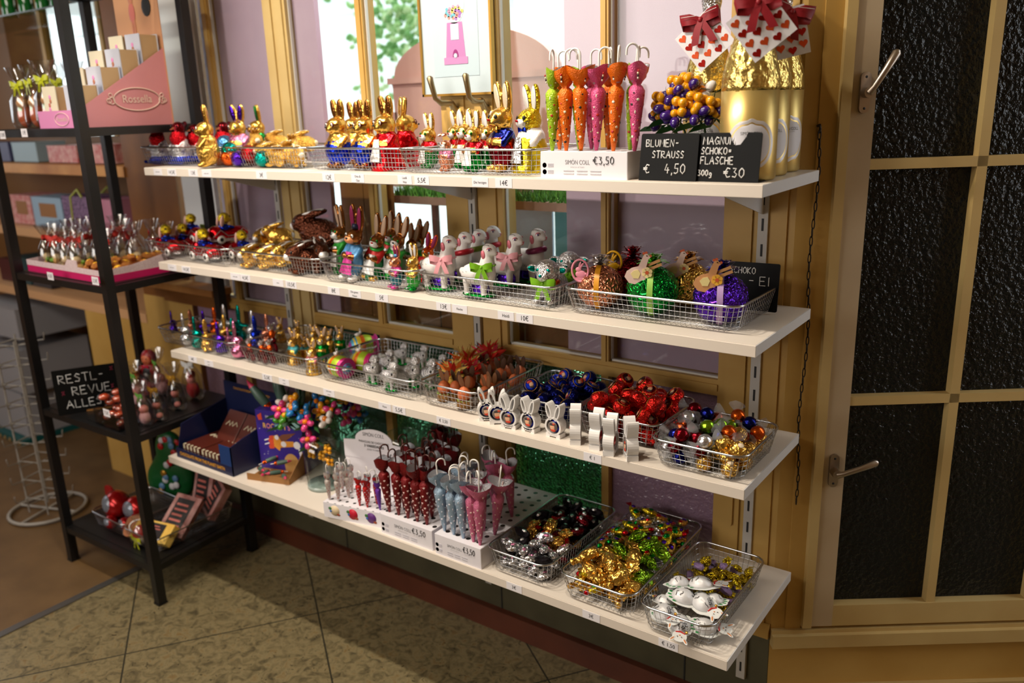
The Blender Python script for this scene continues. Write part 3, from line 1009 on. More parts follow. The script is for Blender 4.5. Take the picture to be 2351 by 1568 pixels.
def bow(b, c, s, mi=0, tails=True, M=None, rz=0):
    T = Matrix.Translation(c) @ Matrix.Rotation(rad(rz), 4, 'Z')
    if M is not None:
        T = M @ T
    for sg in (-1, 1):
        pts = [(0, 0, 0), (sg * .35 * s, -.14 * s, .20 * s), (sg * .75 * s, -.10 * s, .26 * s), (sg * .80 * s, 0.02 * s, .05 * s), (sg * .4 * s, 0.03 * s, -.04 * s), (0, 0, 0)]
        rows = [[(p[0], p[1], p[2] + .10 * s - .42 * s * w * (1 if 0 < i < 5 else .5)) for i, p in enumerate(pts)] for w in (0, 1)]
        rows[1] = [(p[0] * (0.94), p[1], p[2]) for p in rows[1]]
        b.sheet(rows, mi, True, T)
        if tails:
            q = [(0, -.05 * s, 0), (sg * .22 * s, -.10 * s, -.45 * s), (sg * .38 * s, -.08 * s, -.9 * s)]
            b.sheet([[(p[0] - .15 * s, p[1], p[2]) for p in q], [(p[0] + .15 * s, p[1] - .02 * s, p[2]) for p in q]], mi, True, T)
    b.ell((0, -.05 * s, 0), (.10 * s, .08 * s, .11 * s), mi=mi, M=T, seg=10, rings=6)
    return b

def bun(name, mats, ear=0.17, splay=8, back=6, fat=1.0, cells=46, lining=None, apron=None, glasses=None, nose=None, mouth=False, eye=None, bowc=None, whisk=False,
        dress=False, hat=None, head=1.0, ew=.060, collar=None, hands=True, sweetheart=None):
    """standing moulded rabbit, one unit tall, facing -y. mats: 0 fur, 1 jacket, 2 lower body, 3 feet, 4 muzzle, 5 ear inside"""
    f = fat
    p = [('e', (0, -.01, .24), (.155 * f, .145 * f, .22), (0, 0, 0), 2), ('e', (0, 0, .40), (.128 * f, .115 * f, .12), (0, 0, 0), 1),
         ('e', (0, -.02, .585), (.122 * head, .125 * head, .115 * head), (0, 0, 0), 0), ('e', (0, -.125 * head, .555), (.068, .055, .048), (0, 0, 0), 4)]
    if dress:
        p.append(('c', (0, 0, .04), (0, 0, .38), .19 * f, .10 * f, 2))
    for s in (-1, 1):
        p.append(('e', (s * (.002 + ew), .01 + back * .002, .82), (ew, .036, ear), (back, s * splay, 0), 0))
        p.append(('e', (s * .075, -.10, .04), (.062, .10, .042), (0, 0, s * 8), 3))
        if hands:
            p.append(('c', (s * .13 * f, -.01, .43), (s * .12 * f, -.10, .33), .042, .036, 1))
            p.append(('c', (s * .12 * f, -.10, .33), (s * .04, -.15, .34), .034, .034, 0))
    k = Kind(name)
    k.part('body', blob(name + '_body', p, mats, k=.035, cells=cells))
    ln = lining or mats[0]
    for s in (-1, 1):
        e = MB().ell((s * (.004 + ew), -.024 + back * .002, .825), (ew * .64, .012, ear * .80), (back, s * splay, 0), 0, 12, 8)
        k.part('ear_lining', e.mesh('ear_lining', ln))
    for s in (-1, 1):
        e = MB().ell((s * .058 * head, -.128 * head, .615), (.021, .012, .026), (0, 0, s * 18), 0, 10, 6)
        e.ell((s * .055 * head, -.139 * head, .613), (.011, .006, .015), (0, 0, s * 18), 1, 8, 5)
        k.part('eye', e.mesh('rabbit_eye', [eye or WHITE, BLACK]))
    k.part('nose', MB().ell((0, -.178 * head, .582), (.02, .014, .014), mi=0, seg=10, rings=6).mesh('rabbit_nose', nose or BLACK))
    if mouth:
        k.part('mouth', MB().ell((0, -.168, .535), (.034, .014, .026), mi=0).ell((0, -.178, .548), (.012, .008, .010), mi=1).mesh('rabbit_mouth', [enamel('mouth', (150, 12, 24)), WHITE]))
    if whisk:
        for s in (-1, 1):
            for j in range(3):
                k.part('whisker', MB().tube([(s * .06, -.165, .56 - j * .012), (s * .12, -.12, .575 - j * .028)], .0025, 4).mesh('rabbit_whisker', BLACK))
    if glasses:
        g = MB()
        for s in (-1, 1):
            g.tube([(s * .058 + .036 * math.cos(2 * PI * i / 14), -.150, .612 + .036 * math.sin(2 * PI * i / 14)) for i in range(14)], .006, 5, closed=True)
            g.tube([(s * .094, -.148, .615), (s * .125, -.09, .615), (s * .125, .02, .612)], .006, 5)
        g.tube([(-.022, -.152, .615), (.022, -.152, .615)], .005, 5)
        k.part('glasses', g.mesh('rabbit_glasses', glasses))
    if apron:
        rows = []
        for i in range(6):
            z = .40 - i * .058
            w = .05 + .012 * i
            rows.append([(w * t, -.165 * f - .012 * i + .03 * (t * t) * f, z) for t in (-1, -.6, -.2, .2, .6, 1)])
        k.part('apron', MB().sheet(rows).mesh('rabbit_apron', apron))
    if collar:
        k.part('collar', MB().tube([(.085 * math.cos(a), -.005 + .085 * math.sin(a), .487 - .02 * math.sin(-a)) for a in [2 * PI * i / 14 for i in range(14)]], .026, 6, closed=True).mesh('rabbit_collar', collar))
    if bowc:
        k.part('bow_tie', bow(MB(), (0, -.13, .475), .10, tails=False).mesh('rabbit_bow_tie', bowc))
    if hat:
        k.part('cap', MB().lathe([(.055, .695), (.05, .75), (.001, .755)], 14).mesh('rabbit_cap', hat))
    if sweetheart:
        k.part('carried_egg', MB().ell((0, -.17, .36), (.055, .045, .06)).mesh('carried_egg', sweetheart))
    return k

def fx(px, y, kx, pyb):
    return on_y(px, pyb, y)[0]

def fig(kind, label, cat, px, y, kx, pyb, pyt, rz=0, group=None, swap=None, tilt=(0, 0), unit=1.0, lift=0.004):
    x = fx(px, y, kx, pyb)
    H = top_z(x, y, pyt) - ZS[kx] - lift
    return place(kind, label, cat, (x, y, ZS[kx] + lift), rz, max(H, 0.02) / unit, group, swap, tilt)

# ------------------------------------------------------------------ wire baskets
def basket(label, kx, x0, x1, y0, y1, h=0.058, lean=0.012, gap=0.0125, rz=0):
    w, d = x1 - x0, y1 - y0
    k = Kind('wire_basket')
    def ring(z, ins, r, seg, mi=0, b=None):
        b = b or MB()
        pts = []
        R_ = 0.028
        hw, hd = w / 2 - ins, d / 2 - ins
        for cx, cy, a0 in ((hw - R_, hd - R_, 0), (-hw + R_, hd - R_, 90), (-hw + R_, -hd + R_, 180), (hw - R_, -hd + R_, 270)):
            for q in range(5):
                a = rad(a0 + q * 22.5)
                pts.append((cx + R_ * math.cos(a), cy + R_ * math.sin(a), z))
        b.tube(pts, r, seg, mi, closed=True)
        return b
    k.part('rim', ring(h, 0, 0.0027, 8).mesh('basket_rim', CHROME))
    wm = MB()
    n = 4
    for i in range(n):
        z = 0.012 + i * (h - 0.012) / n
        ring(z, lean * (1 - z / h), 0.0006, 4, b=wm)
    cr = 0.006
    t = int((w - 0.05) / gap)
    for i in range(t + 1):
        x = -w / 2 + 0.026 + (w - 0.052) * i / t
        xb = x * (1 - 2 * lean / w)
        yt, yb = d / 2, d / 2 - lean
        wm.tube([(x, -yt, h), (xb, -yb, cr + .002), (xb, -yb + cr, 0.0018), (xb, yb - cr, 0.0018), (xb, yb, cr + .002), (x, yt, h)], 0.0006, 4, cap=False)
    t = int((d - 0.05) / gap)
    for i in range(t + 1):
        y = -d / 2 + 0.026 + (d - 0.052) * i / t
        yb = y * (1 - 2 * lean / d)
        xt, xb = w / 2, w / 2 - lean
        wm.tube([(-xt, y, h), (-xb, yb, cr + .002), (-xb + cr, yb, 0.0025), (xb - cr, yb, 0.0025), (xb, yb, cr + .002), (xt, y, h)], 0.0006, 4, cap=False)
    for sx in (-1, 1):
        for sy in (-1, 1):
            for q in range(4):
                a = rad(12 + q * 22)
                cx, cy = w / 2 - 0.028 + 0.028 * math.cos(a), d / 2 - 0.028 + 0.028 * math.sin(a)
                wm.tube([(sx * cx, sy * cy, h), (sx * (cx - lean), sy * (cy - lean), 0.005), (sx * (cx - lean - 0.006), sy * (cy - lean - 0.006), 0.002)], 0.0006, 4, cap=False)
    k.part('wire_mesh', wm.mesh('basket_wire_mesh', CHROME))
    place(k, label, 'wire basket', ((x0 + x1) / 2, (y0 + y1) / 2, ZS[kx] + 0.0006), rz)

basket('wire basket of red-breasted foil birds at the rack end of the top shelf', 1, -0.115, 0.318, -0.298, -0.147)
basket('wire basket of foil eggs and lying gold bunnies on the top shelf', 1, 0.326, 0.700, -0.292, -0.07)
basket('wire basket of gold bunnies with glasses on the top shelf', 1, 0.708, 1.112, -0.310, -0.07)
basket('wire basket of small white-eared bunnies and two big ones on the top shelf', 1, 1.075, 1.490, -0.335, -0.11)
basket('wire basket of red cars at the rack end of the second shelf', 2, -0.130, 0.330, -0.325, -0.147)
basket('wire basket of lying gold and brown bunnies on the second shelf', 2, 0.338, 0.735, -0.318, -0.08)
basket('wire basket of tall dressed bunnies on the second shelf', 2, 0.742, 1.100, -0.328, -0.08)
basket('wire basket of lambs with ribbons on the second shelf', 2, 1.108, 1.528, -0.328, -0.08)
basket('wire basket of large foil-wrapped eggs on the second shelf', 2, 1.536, 1.950, -0.312, -0.075)
basket('wire basket of colourful long-eared bunnies at the rack end of the third shelf', 3, -0.120, 0.312, -0.330, -0.147)
basket('wire basket of small dressed bunnies and motorbikes on the third shelf', 3, 0.320, 0.676, -0.325, -0.05)
basket('wire basket of striped eggs and small silver lambs on the third shelf', 3, 0.684, 1.078, -0.325, -0.04)
basket('wire basket of eggs on straw with feathers on the third shelf', 3, 1.085, 1.292, -0.325, -0.012, 0.064)
basket('wire basket of blue foil balls on the third shelf', 3, 1.335, 1.540, -0.280, -0.05, 0.060)
basket('wire basket of red foil balls on the third shelf', 3, 1.548, 1.765, -0.285, -0.068, 0.060)
basket('wire basket of wrapped truffles at the free end of the third shelf', 3, 1.778, 1.990, -0.352, -0.135, 0.062)
basket('wire basket of dark, gold and silver sweets on the lowest shelf', 4, 1.362, 1.545, -0.410, -0.058, 0.064)
basket('wire basket of gold, green and silver sweets on the lowest shelf', 4, 1.576, 1.772, -0.412, -0.015, 0.064)
basket('wire basket of white bunny chocolates and yellow sweets on the lowest shelf', 4, 1.792, 1.962, -0.424, -0.095, 0.064)

# ------------------------------------------------------------------ top shelf: birds, eggs, bunnies
G0, G1 = foil('gold'), foil('gold', 1)
k = Kind('foil_bird')
p = [('e', (0, 0, .30), (.26, .22, .26), (0, 0, 0), 1), ('e', (0, -.05, .58), (.20, .19, .18), (0, 0, 0), 0), ('e', (0, 0, .80), (.15, .16, .17), (0, 0, 0), 2),
     ('e', (0, 0, .10), (.36, .24, .10), (0, 0, 0), 3), ('e', (0, .16, .88), (.06, .12, .07), (40, 0, 0), 2), ('c', (.16, 0, .5), (.22, -.16, .36), .07, .06, 1), ('c', (-.16, 0, .5), (-.22, -.16, .36), .07, .06, 1)]
k.part('body', blob('bird_body', p, [foil('red', 1), foil('silver', 1), foil('darkred'), foil('blue', 1)], k=.05, cells=34))
k.part('beak', MB().tube([(0, -.12, .82), (0, -.26, .79)], [.045, .004], 8).mesh('bird_beak', foil('copper')))
for s in (-1, 1):
    k.part('eye', MB().ell((s * .09, -.12, .87), .022, seg=8, rings=5).mesh('bird_eye', BLACK))
k.part('sledge', MB().tube([(-.36, -.05, .05), (.2, -.05, .03), (.4, -.05, .16)], .04, 6).tube([(-.36, -.2, .05), (.2, -.2, .03), (.4, -.2, .16)], .04, 6).mesh('bird_sledge', foil('blue')))
for px, y, t, l in ((372, -.235, 280, 'red and blue foil bird nearest the black rack'), (420, -.24, 276, 'red and blue foil bird in the front of its basket beside the rack-end one'),
                    (455, -.185, 282, 'dark red foil bird behind the front two birds'), (522, -.18, 276, 'red foil bird behind the tall gold bunny')):
    fig(k, l, 'chocolate figure', px, y, 1, 372, t, 8, 'foil birds on the top shelf')
simple = bun('gold_bunny', [G0, G0, G1, G0, G0, G0], lining=foil('bronze'), collar=foil('red'), fat=1.25, head=1.1, ew=.07)
fig(simple, 'tall gold bunny standing in front of the baskets on the top shelf', 'chocolate bunny', 484, -.322, 1, 384, 236, -40)
fig(bun('gold_bunny', [G0, foil('pink', 1), foil('gold', 1), G0, G0, G0], lining=foil('purple'), fat=1.35, splay=11, head=1.15, ew=.075), 'gold bunny with purple ear lining and pink chest among the foil eggs', 'chocolate bunny', 556, -.20, 1, 375, 236, 10)
fig(bun('gold_bunny', [G0, foil('green'), foil('gold', 1), G0, G0, G0], lining=foil('green'), fat=1.2, splay=4, head=1.1, ew=.07), 'gold bunny with green ear lining and green collar behind the foil eggs', 'chocolate bunny', 601, -.12, 1, 372, 237, -30)

def lying(name, mt, lining, cells=40):
    p = [('e', (0, 0, .27), (.40, .24, .27), (0, 0, 0), 0), ('e', (-.32, 0, .45), (.2, .17, .18), (0, 0, 0), 0), ('e', (-.48, 0, .40), (.09, .09, .08), (0, 0, 0), 1),
         ('e', (-.10, .08, .62), (.27, .06, .07), (0, -12, 8), 0), ('e', (-.10, -.08, .62), (.27, .06, .07), (0, -12, -8), 0), ('e', (.38, 0, .3), (.08, .08, .08), (0, 0, 0), 1),
         ('e', (-.3, -.14, .07), (.16, .07, .07), (0, 0, 0), 0), ('e', (-.3, .14, .07), (.16, .07, .07), (0, 0, 0), 0), ('e', (.22, -.2, .16), (.2, .07, .16), (0, 0, 0), 0)]
    k = Kind(name)
    k.part('body', blob(name + '_body', p, [mt, lining], k=.05, cells=cells))
    for s in (-1, 1):
        k.part('ear_lining', MB().ell((-.08, s * .085, .665), (.20, .035, .03), (0, -12, -s * 8), 0).mesh('lying_ear_lining', lining))
        k.part('eye', MB().ell((-.42, s * .125, .5), (.035, .02, .04)).mesh('lying_eye', BLACK))
    return k
lg = lying('lying_gold_bunny', foil('gold', 1), enamel('cream', (236, 220, 190)))
def at_pt(px, py, y):
    return tuple(on_y(px, py, y))
for px, py, y, s, rz, l in ((588, 322, -.22, .085, -30, 'lying gold foil bunny on top of the coloured eggs'), (640, 325, -.16, .085, 20, 'lying gold foil bunny behind the end one of the egg basket'),
                            (664, 352, -.24, .090, -10, 'lying gold foil bunny at the front corner of the egg basket'), (700, 328, -.12, .09, 30, 'lying gold foil bunny at the back next to the bunnies with glasses'), (640, 372, -.262, .085, 10, 'lying gold foil bunny at the bottom of its heap'),
                            (682, 376, -.255, .085, 160, 'lying gold foil bunny at the bottom by the end of the egg basket'), (618, 352, -.235, .08, 60, 'lying gold foil bunny between the eggs and the gold heap'), (672, 335, -.20, .085, -40, 'lying gold foil bunny in the middle of its heap')):
    c = at_pt(px, py, y)
    place(lg, l, 'chocolate bunny', (c[0], c[1], max(ZS[1] + .004, c[2] - .3 * s)), rz, s, 'lying gold bunnies on the top shelf')
eggm = MB().lathe([(1e-6, -1), (.38, -.92), (.7, -.68), (.92, -.3), (.98, .05), (.86, .5), (.6, .9), (.3, 1.16), (1e-6, 1.25)], 14)
for c, px, py, y, l in (('teal', 527, 345, -.26, 'teal foil egg at the top of the egg pile'), ('sky', 516, 328, -.22, 'light blue foil egg behind the teal one'), ('pink', 536, 322, -.15, 'pink foil egg behind the teal one'),
                        ('orange', 528, 373, -.27, 'orange foil egg at the bottom of the egg pile'), ('purple', 550, 372, -.272, 'purple foil egg at the bottom of the egg pile'), ('red', 572, 352, -.262, 'red foil egg in the middle of the egg pile'),
                        ('teal', 604, 373, -.272, 'teal foil egg at the bottom of the egg pile'), ('crimson', 578, 375, -.24, 'dark red foil egg at the bottom of the egg pile'), ('copper', 505, 372, -.25, 'copper foil egg beside the gold bunny')):
    k = Kind('foil_egg')
    k.part('egg', eggm.mesh('foil_egg', foil(c, 1, .019)))
    q = at_pt(px, py, y)
    place(k, l, 'chocolate egg', (q[0], q[1], max(q[2], ZS[1] + .026)), rng.uniform(0, 90), .025, 'foil eggs on the top shelf', tilt=(rng.uniform(60, 120), rng.uniform(-40, 40)))

REDF, BLUF = foil('red'), foil('blue')
opa = bun('bespectacled_bunny', [G0, G0, BLUF, foil('bronze'), G0, G0], lining=foil('bronze'), glasses=foil('darkred'), fat=1.36, ear=.16, apron=None, collar=WHITE, head=1.2, ew=.072, splay=6)
oma = bun('bespectacled_bunny', [G0, REDF, REDF, G0, G0, G0], lining=foil('bronze'), glasses=foil('darkred'), fat=1.3, ear=.165, apron=WHITE, collar=WHITE, dress=True, head=1.2, ew=.072, splay=6)
for kk, px, y, t, rz, l in ((opa, 784, -.25, 222, -8, 'gold bunny with glasses and blue trousers nearest the pile of lying gold bunnies'), (opa, 820, -.13, 228, -5, 'gold bunny with glasses and blue trousers behind the front two'),
                            (opa, 845, -.25, 222, -4, 'gold bunny with glasses and blue trousers beside the red-dressed one'), (oma, 893, -.25, 213, -8, 'gold bunny with glasses, red dress and white apron'),
                            (oma, 935, -.16, 216, 150, 'gold bunny in a red dress turned with its back to the room')):
    fig(kk, l, 'chocolate bunny', px, y, 1, 386, t, rz, 'gold bunnies with glasses')
lias = bun('white_eared_bunny', [G0, REDF, foil('green'), foil('green', 1), WHITE, G0], lining=WHITE, eye=foil('green'), nose=REDF, fat=1.2, apron=WHITE, ear=.18, head=1.15, ew=.07)
for px, y, t, rz, l in ((990, -.21, 256, -10, 'small white-eared bunny at the rack-side end of its basket'), (1052, -.15, 250, -6, 'small white-eared bunny behind the speckled one'), (1092, -.27, 250, -4, 'small white-eared bunny in front with a brown basket'),
                        (1072, -.19, 246, 4, 'small white-eared bunny in the middle of its group'), (1108, -.13, 250, 10, 'small white-eared bunny at the back of its group'), (1126, -.19, 250, -6, 'small white-eared bunny touching the big laughing one')):
    fig(lias, l, 'chocolate bunny', px, y, 1, 395, t, rz, 'small white-eared bunnies')
fig(bun('speckled_bunny', [foil('copper'), foil('pink', 1), foil('copper', 1), foil('copper', 1), WHITE, G0], ear=.07, back=-60, lining=WHITE, fat=1.2, collar=foil('silver', 1)),
    'short pink speckled bunny with folded ears in front of the white-eared ones', 'chocolate bunny', 1028, -.275, 1, 397, 290, -4)
big = bun('laughing_bunny', [G0, foil('navy'), foil('crimson'), G1, G0, G0], lining=enamel('cream', (236, 220, 190)), mouth=True, nose=foil('red'), eye=BLACK, fat=1.15, ear=.19, splay=6, whisk=True, cells=60, head=1.12, ew=.075, bowc=foil('gold'))
fig(big, 'big laughing gold bunny with open red mouth and blue jacket', 'chocolate bunny', 1158, -.25, 1, 398, 186, -18)
ap = bun('aproned_bunny', [foil('yellow', 1), WHITE, foil('yellow'), foil('gold'), WHITE, G0], lining=WHITE, nose=foil('red'), eye=BLACK, fat=1.35, ear=.18, cells=60, head=1.15, ew=.075, whisk=True, dress=True, bowc=BLUF, apron=foil('silver', 1))
fig(ap, 'big yellow foil bunny with a blue bow tie beside the umbrella box', 'chocolate bunny', 1222, -.235, 1, 400, 190, -20)

# ------------------------------------------------------------------ chocolate umbrellas
def umb(name, mt, inside, handle, marks, hearts=False, flare=1.0, seed=1, hk=1.0):
    rr = random.Random(seed)
    prof = [(.020, 0), (.040, .12), (.068, .38), (.088, .58), (.092, .66), (.066, .70), (.038, .725), (.060, .75), (.086, .80), (.106 * flare, .88), (.112 * flare, .94)]
    seg = 18
    b = MB()
    b.lathe(prof, seg, 0)
    for i, v in enumerate(b.v):
        rr_ = i // seg
        if rr_ >= 5:
            a = 2 * PI * (i % seg) / seg
            f = 1 + (0.16 if rr_ < 8 else .24) * math.cos((5 if rr_ < 8 else 2) * a + seed) + rr.uniform(-.05, .05)
            b.v[i] = (v[0] * f, v[1] * f, v[2] + (0.03 * math.cos(2 * a + seed * 1.7) if rr_ >= 9 else 0))
    del b.f[-1], b.m[-1], b.sm[-1]
    n = len(b.v)
    b.add([(v[0] * .97, v[1] * .97, v[2] - .002) for v in b.v[7 * seg:11 * seg]], [(i * seg + q, (i + 1) * seg + q, (i + 1) * seg + (q + 1) % seg, i * seg + (q + 1) % seg) for i in range(3) for q in range(seg)], 1)
    k = Kind(name)
    k.part('wrapper', b.mesh(name + '_wrapper', [mt, inside]))
    t = rr.uniform(0, 6.28)
    c, s = math.cos(t), math.sin(t)
    R_ = .070 * hk
    pts = [(0, 0, .70), (0, 0, .98 + .05 * hk)] + [(c * (R_ - R_ * math.cos(PI * i / 8)), s * (R_ - R_ * math.cos(PI * i / 8)), 1.03 + .05 * hk + R_ * math.sin(PI * i / 8)) for i in range(9)] + [(c * 2 * R_, s * 2 * R_, 1.00 + .03 * hk)]
    k.part('handle', MB().tube(pts, .012, 7).mesh(name + '_handle', handle))
    if marks:
        w = MB()
        for i in range(34):
            z = .10 + .55 * (i / 34) + rr.uniform(-.01, .01)
            a = i * 2.399
            r = .020 + .070 * min(1, z / .60) ** .8
            if hearts:
                for dx in (-.007, .007):
                    w.ell((r * math.cos(a) - dx * math.sin(a), r * math.sin(a) + dx * math.cos(a), z), (.004, .012, .010), (0, 0, math.degrees(a)), mi=i % len(marks), seg=8, rings=5)
                w.ell((r * math.cos(a), r * math.sin(a), z - .010), (.004, .010, .014), (0, 0, math.degrees(a)), mi=i % len(marks), seg=8, rings=5)
            else:
                w.ell((r * math.cos(a), r * math.sin(a), z), (.0035, .008 + .005 * ((i + 1) % 3), .010 + .005 * (i % 3)), (0, 0, math.degrees(a)), i % len(marks), 7, 5)
        if not hearts:
            for i in range(12):
                a, z = i * 2.1, .79 + .10 * (i % 4) / 4
                r = .084 + (z - .79) * .22
                w.ell((r * math.cos(a), r * math.sin(a), z), (.010, .012, .014), (0, 0, math.degrees(a)), i % len(marks), 7, 5)
        k.part('print', w.mesh(name + '_print', marks))
    if not hearts and hk == 1.0:
        k.part('barcode', MB().sheet([[(r * math.cos(a), r * math.sin(a), z) for a in (-1.9, -1.6, -1.3)] for z, r in ((.10, .031), (.18, .0405), (.26, .048))]).mesh(name + '_barcode', BARC))
    return k

def barcode_mat():
    m = mat('barcode_print', (235, 235, 235), 0.5)
    nt = m.node_tree
    tc, w = nt.nodes.new('ShaderNodeTexCoord'), nt.nodes.new('ShaderNodeTexWave')
    w.bands_direction = 'Z'
    w.inputs['Scale'].default_value, w.inputs['Distortion'].default_value, w.inputs['Detail'].default_value = 22, 3, 2
    r = nt.nodes.new('ShaderNodeValToRGB')
    r.color_ramp.interpolation = 'CONSTANT'
    r.color_ramp.elements[0].color, r.color_ramp.elements[1].color = (.02, .02, .02, 1), (.85, .85, .85, 1)
    r.color_ramp.elements[1].position = .5
    nt.links.new(tc.outputs['Object'], w.inputs['Vector'])
    nt.links.new(w.outputs['Color'], r.inputs['Fac'])
    nt.links.new(r.outputs['Color'], nt.nodes['Principled BSDF'].inputs['Base Color'])
    return m
BARC = barcode_mat()
WH = mat('white_plastic', (236, 232, 228), 0.3)
BH = mat('brown_plastic', (64, 26, 18), 0.3)
def wrap(n, rgb, metal=0.25, rough=0.28):
    return mat('wrap_' + n, rgb, rough, metal, (70, 0.35, 'noise', 0.01))
SILV = wrap('silver_inside', (196, 196, 202), 0.6)
MK = [mat('print_white', (238, 232, 214), 0.4), mat('print_dark', (38, 32, 30), 0.4), mat('print_cream', (240, 226, 190), 0.4), mat('print_red', (190, 40, 40), 0.4)]
U = {'lime': umb('chocolate_umbrella', wrap('lime', (160, 196, 30)), SILV, WH, MK, seed=3), 'orange': umb('chocolate_umbrella', wrap('orange', (232, 110, 10)), SILV, WH, MK, seed=4),
     'orange2': umb('chocolate_umbrella', wrap('orange', (232, 110, 10)), SILV, WH, MK, seed=9, flare=1.25), 'pink': umb('chocolate_umbrella', wrap('hotpink', (214, 84, 134)), SILV, WH, MK, seed=6, flare=.9),
     'pink2': umb('chocolate_umbrella', wrap('hotpink', (214, 84, 134)), SILV, WH, MK, seed=12, flare=1.2)}

def punched(pitch):
    m = mat('punched_card_%d' % int(pitch * 1000), (232, 229, 236), .45)
    nt = m.node_tree
    if 'Separate XYZ' in nt.nodes:
        return m
    L = nt.links.new
    tc, sx = nt.nodes.new('ShaderNodeTexCoord'), nt.nodes.new('ShaderNodeSeparateXYZ')
    L(tc.outputs['Object'], sx.inputs[0])
    sq = []
    for ax in ('X', 'Y'):
        prev = sx.outputs[ax]
        for op, v in (('MULTIPLY', 1 / pitch), ('ADD', 100.0), ('FRACT', 0), ('SUBTRACT', .5), ('POWER', 2)):
            n = nt.nodes.new('ShaderNodeMath')
            n.operation = op
            n.inputs[1].default_value = v
            L(prev, n.inputs[0])
            prev = n.outputs[0]
        sq.append(prev)
    ad, lt, mx = nt.nodes.new('ShaderNodeMath'), nt.nodes.new('ShaderNodeMath'), nt.nodes.new('ShaderNodeMixRGB')
    L(sq[0], ad.inputs[0])
    L(sq[1], ad.inputs[1])
    lt.operation = 'LESS_THAN'
    lt.inputs[1].default_value = .036
    L(ad.outputs[0], lt.inputs[0])
    L(lt.outputs[0], mx.inputs[0])
    mx.inputs[1].default_value, mx.inputs[2].default_value = (*lin((232, 229, 236)), 1), (.012, .011, .012, 1)
    L(mx.outputs[0], nt.nodes['Principled BSDF'].inputs['Base Color'])
    return m

def display_box(label, kx, x0, x1, y0, y1, h, price, logo=0.020, name='display_box'):
    """white carton, hollow from above with a punched top; the maker's name on the front"""
    k = Kind(name)
    w, d = x1 - x0, y1 - y0
    b = MB().rbox((-w / 2, -d / 2, 0), (w / 2, d / 2, h - .001), .002)
    k.part('carton', b.mesh('box_carton', CARDW))
    t = MB().box((-w / 2 + .001, -d / 2 + .001, h - .001), (w / 2 - .001, d / 2 - .001, h))
    k.part('top', t.mesh('box_top', punched(.034)))
    M = face_m((0, -d / 2 - .0006, h * .60))
    logo = .062 * w * (1.0 if w > .19 else 1.15)
    k.part('lettering', text_mesh('SIM\u00d3N COLL', logo, GREYINK, M @ Matrix.Translation((-.06 * w, 0, 0)), name='logo_lettering', squeeze=.78))
    k.part('lettering', text_mesh('XOCOLATERS', logo * .28, GREYINK, M @ Matrix.Translation((-.06 * w, -logo * .75, 0)), name='logo_lettering', space=1.6))
    sm = MB()
    for j in range(2):
        for i in range(3):
            sm.box((-w * .22 + i * w * .155, -d / 2 - .0008, h * (.16 + .11 * j)), (-w * .22 + i * w * .155 + w * .12, -d / 2, h * (.19 + .11 * j)))
    for j in range(2):
        for q in range(3):
            sm.box((-w * .41, -d / 2 - .0008, h * (.18 + .25 * j + q * .05)), (-w * .34, -d / 2, h * (.195 + .25 * j + q * .05)))
        sm.lathe([(.0055, -.0008), (.0055, 0)], 12, M=Matrix.Translation((-w * .45, -d / 2, h * (.23 + .25 * j))) @ Matrix.Rotation(rad(90), 4, 'X'))
    k.part('small_print', sm.mesh('box_small_print', mat('pale_grey_ink', (180, 178, 186), .6)))
    k.part('price', hand([(price, 0, 0, h * .27, .8 * min(1, w / .2))], INK, face_m((w * .125, -d / 2 - .001, h * .55)), .0008, 'hand_price'))
    place(k, label, 'display box', ((x0 + x1) / 2, (y0 + y1) / 2, ZS[kx]))

bz = 0.056
display_box('white display box of animal print umbrellas on the top shelf', 1, 1.503, 1.714, -0.336, -0.190, bz, '\u20ac3,50')
def put_umb(kind, label, x, y, z, H, rz, group, lean=(0, 0)):
    return place(kind, label, 'chocolate umbrella', (x, y, z), rz, H, group, None, lean)
def uline(rows, z, H, group):
    for kk, px, py, y, lab, rz, ln in rows:
        put_umb(kk, lab, on_y(px, py, y)[0], y, z, H, rz, group, ln)
g = 'animal print umbrellas on the top shelf'
uline(((U['lime'], 1268, 345, -.318, 'lime green foil umbrella at the corner of its box', 200, (0, -2)), (U['orange'], 1300, 345, -.318, 'orange foil umbrella beside the lime green one', 150, (0, 0)),
       (U['orange2'], 1334, 345, -.314, 'orange foil umbrella second from the lime green one', 100, (0, 0)), (U['pink2'], 1369, 345, -.30, 'pink foil umbrella in the middle of the animal print ones', 210, (0, -2)),
       (U['orange2'], 1408, 345, -.318, 'tall orange foil umbrella between the two pink ones', 30, (0, 3)), (U['pink'], 1457, 345, -.318, 'pink foil umbrella at the blackboard end of its box', 60, (0, 2)),
       (U['orange'], 1285, 345, -.27, 'orange foil umbrella behind the lime green one', 120, (0, 0)), (U['lime'], 1330, 345, -.255, 'lime green foil umbrella behind the orange ones', 40, (0, 0)),
       (U['pink'], 1358, 345, -.245, 'pink foil umbrella in the back row of its box', 190, (0, 0)), (U['orange'], 1398, 345, -.25, 'orange foil umbrella in the back row of its box', 70, (0, 0)),
       (U['lime'], 1446, 345, -.27, 'lime green foil umbrella behind the pink one at the blackboard end', 20, (0, 4)), (U['orange2'], 1452, 345, -.22, 'orange foil umbrella with a wide collar leaning towards the flowers', 330, (2, 8))),
      ZS[1] + bz, .178, g)

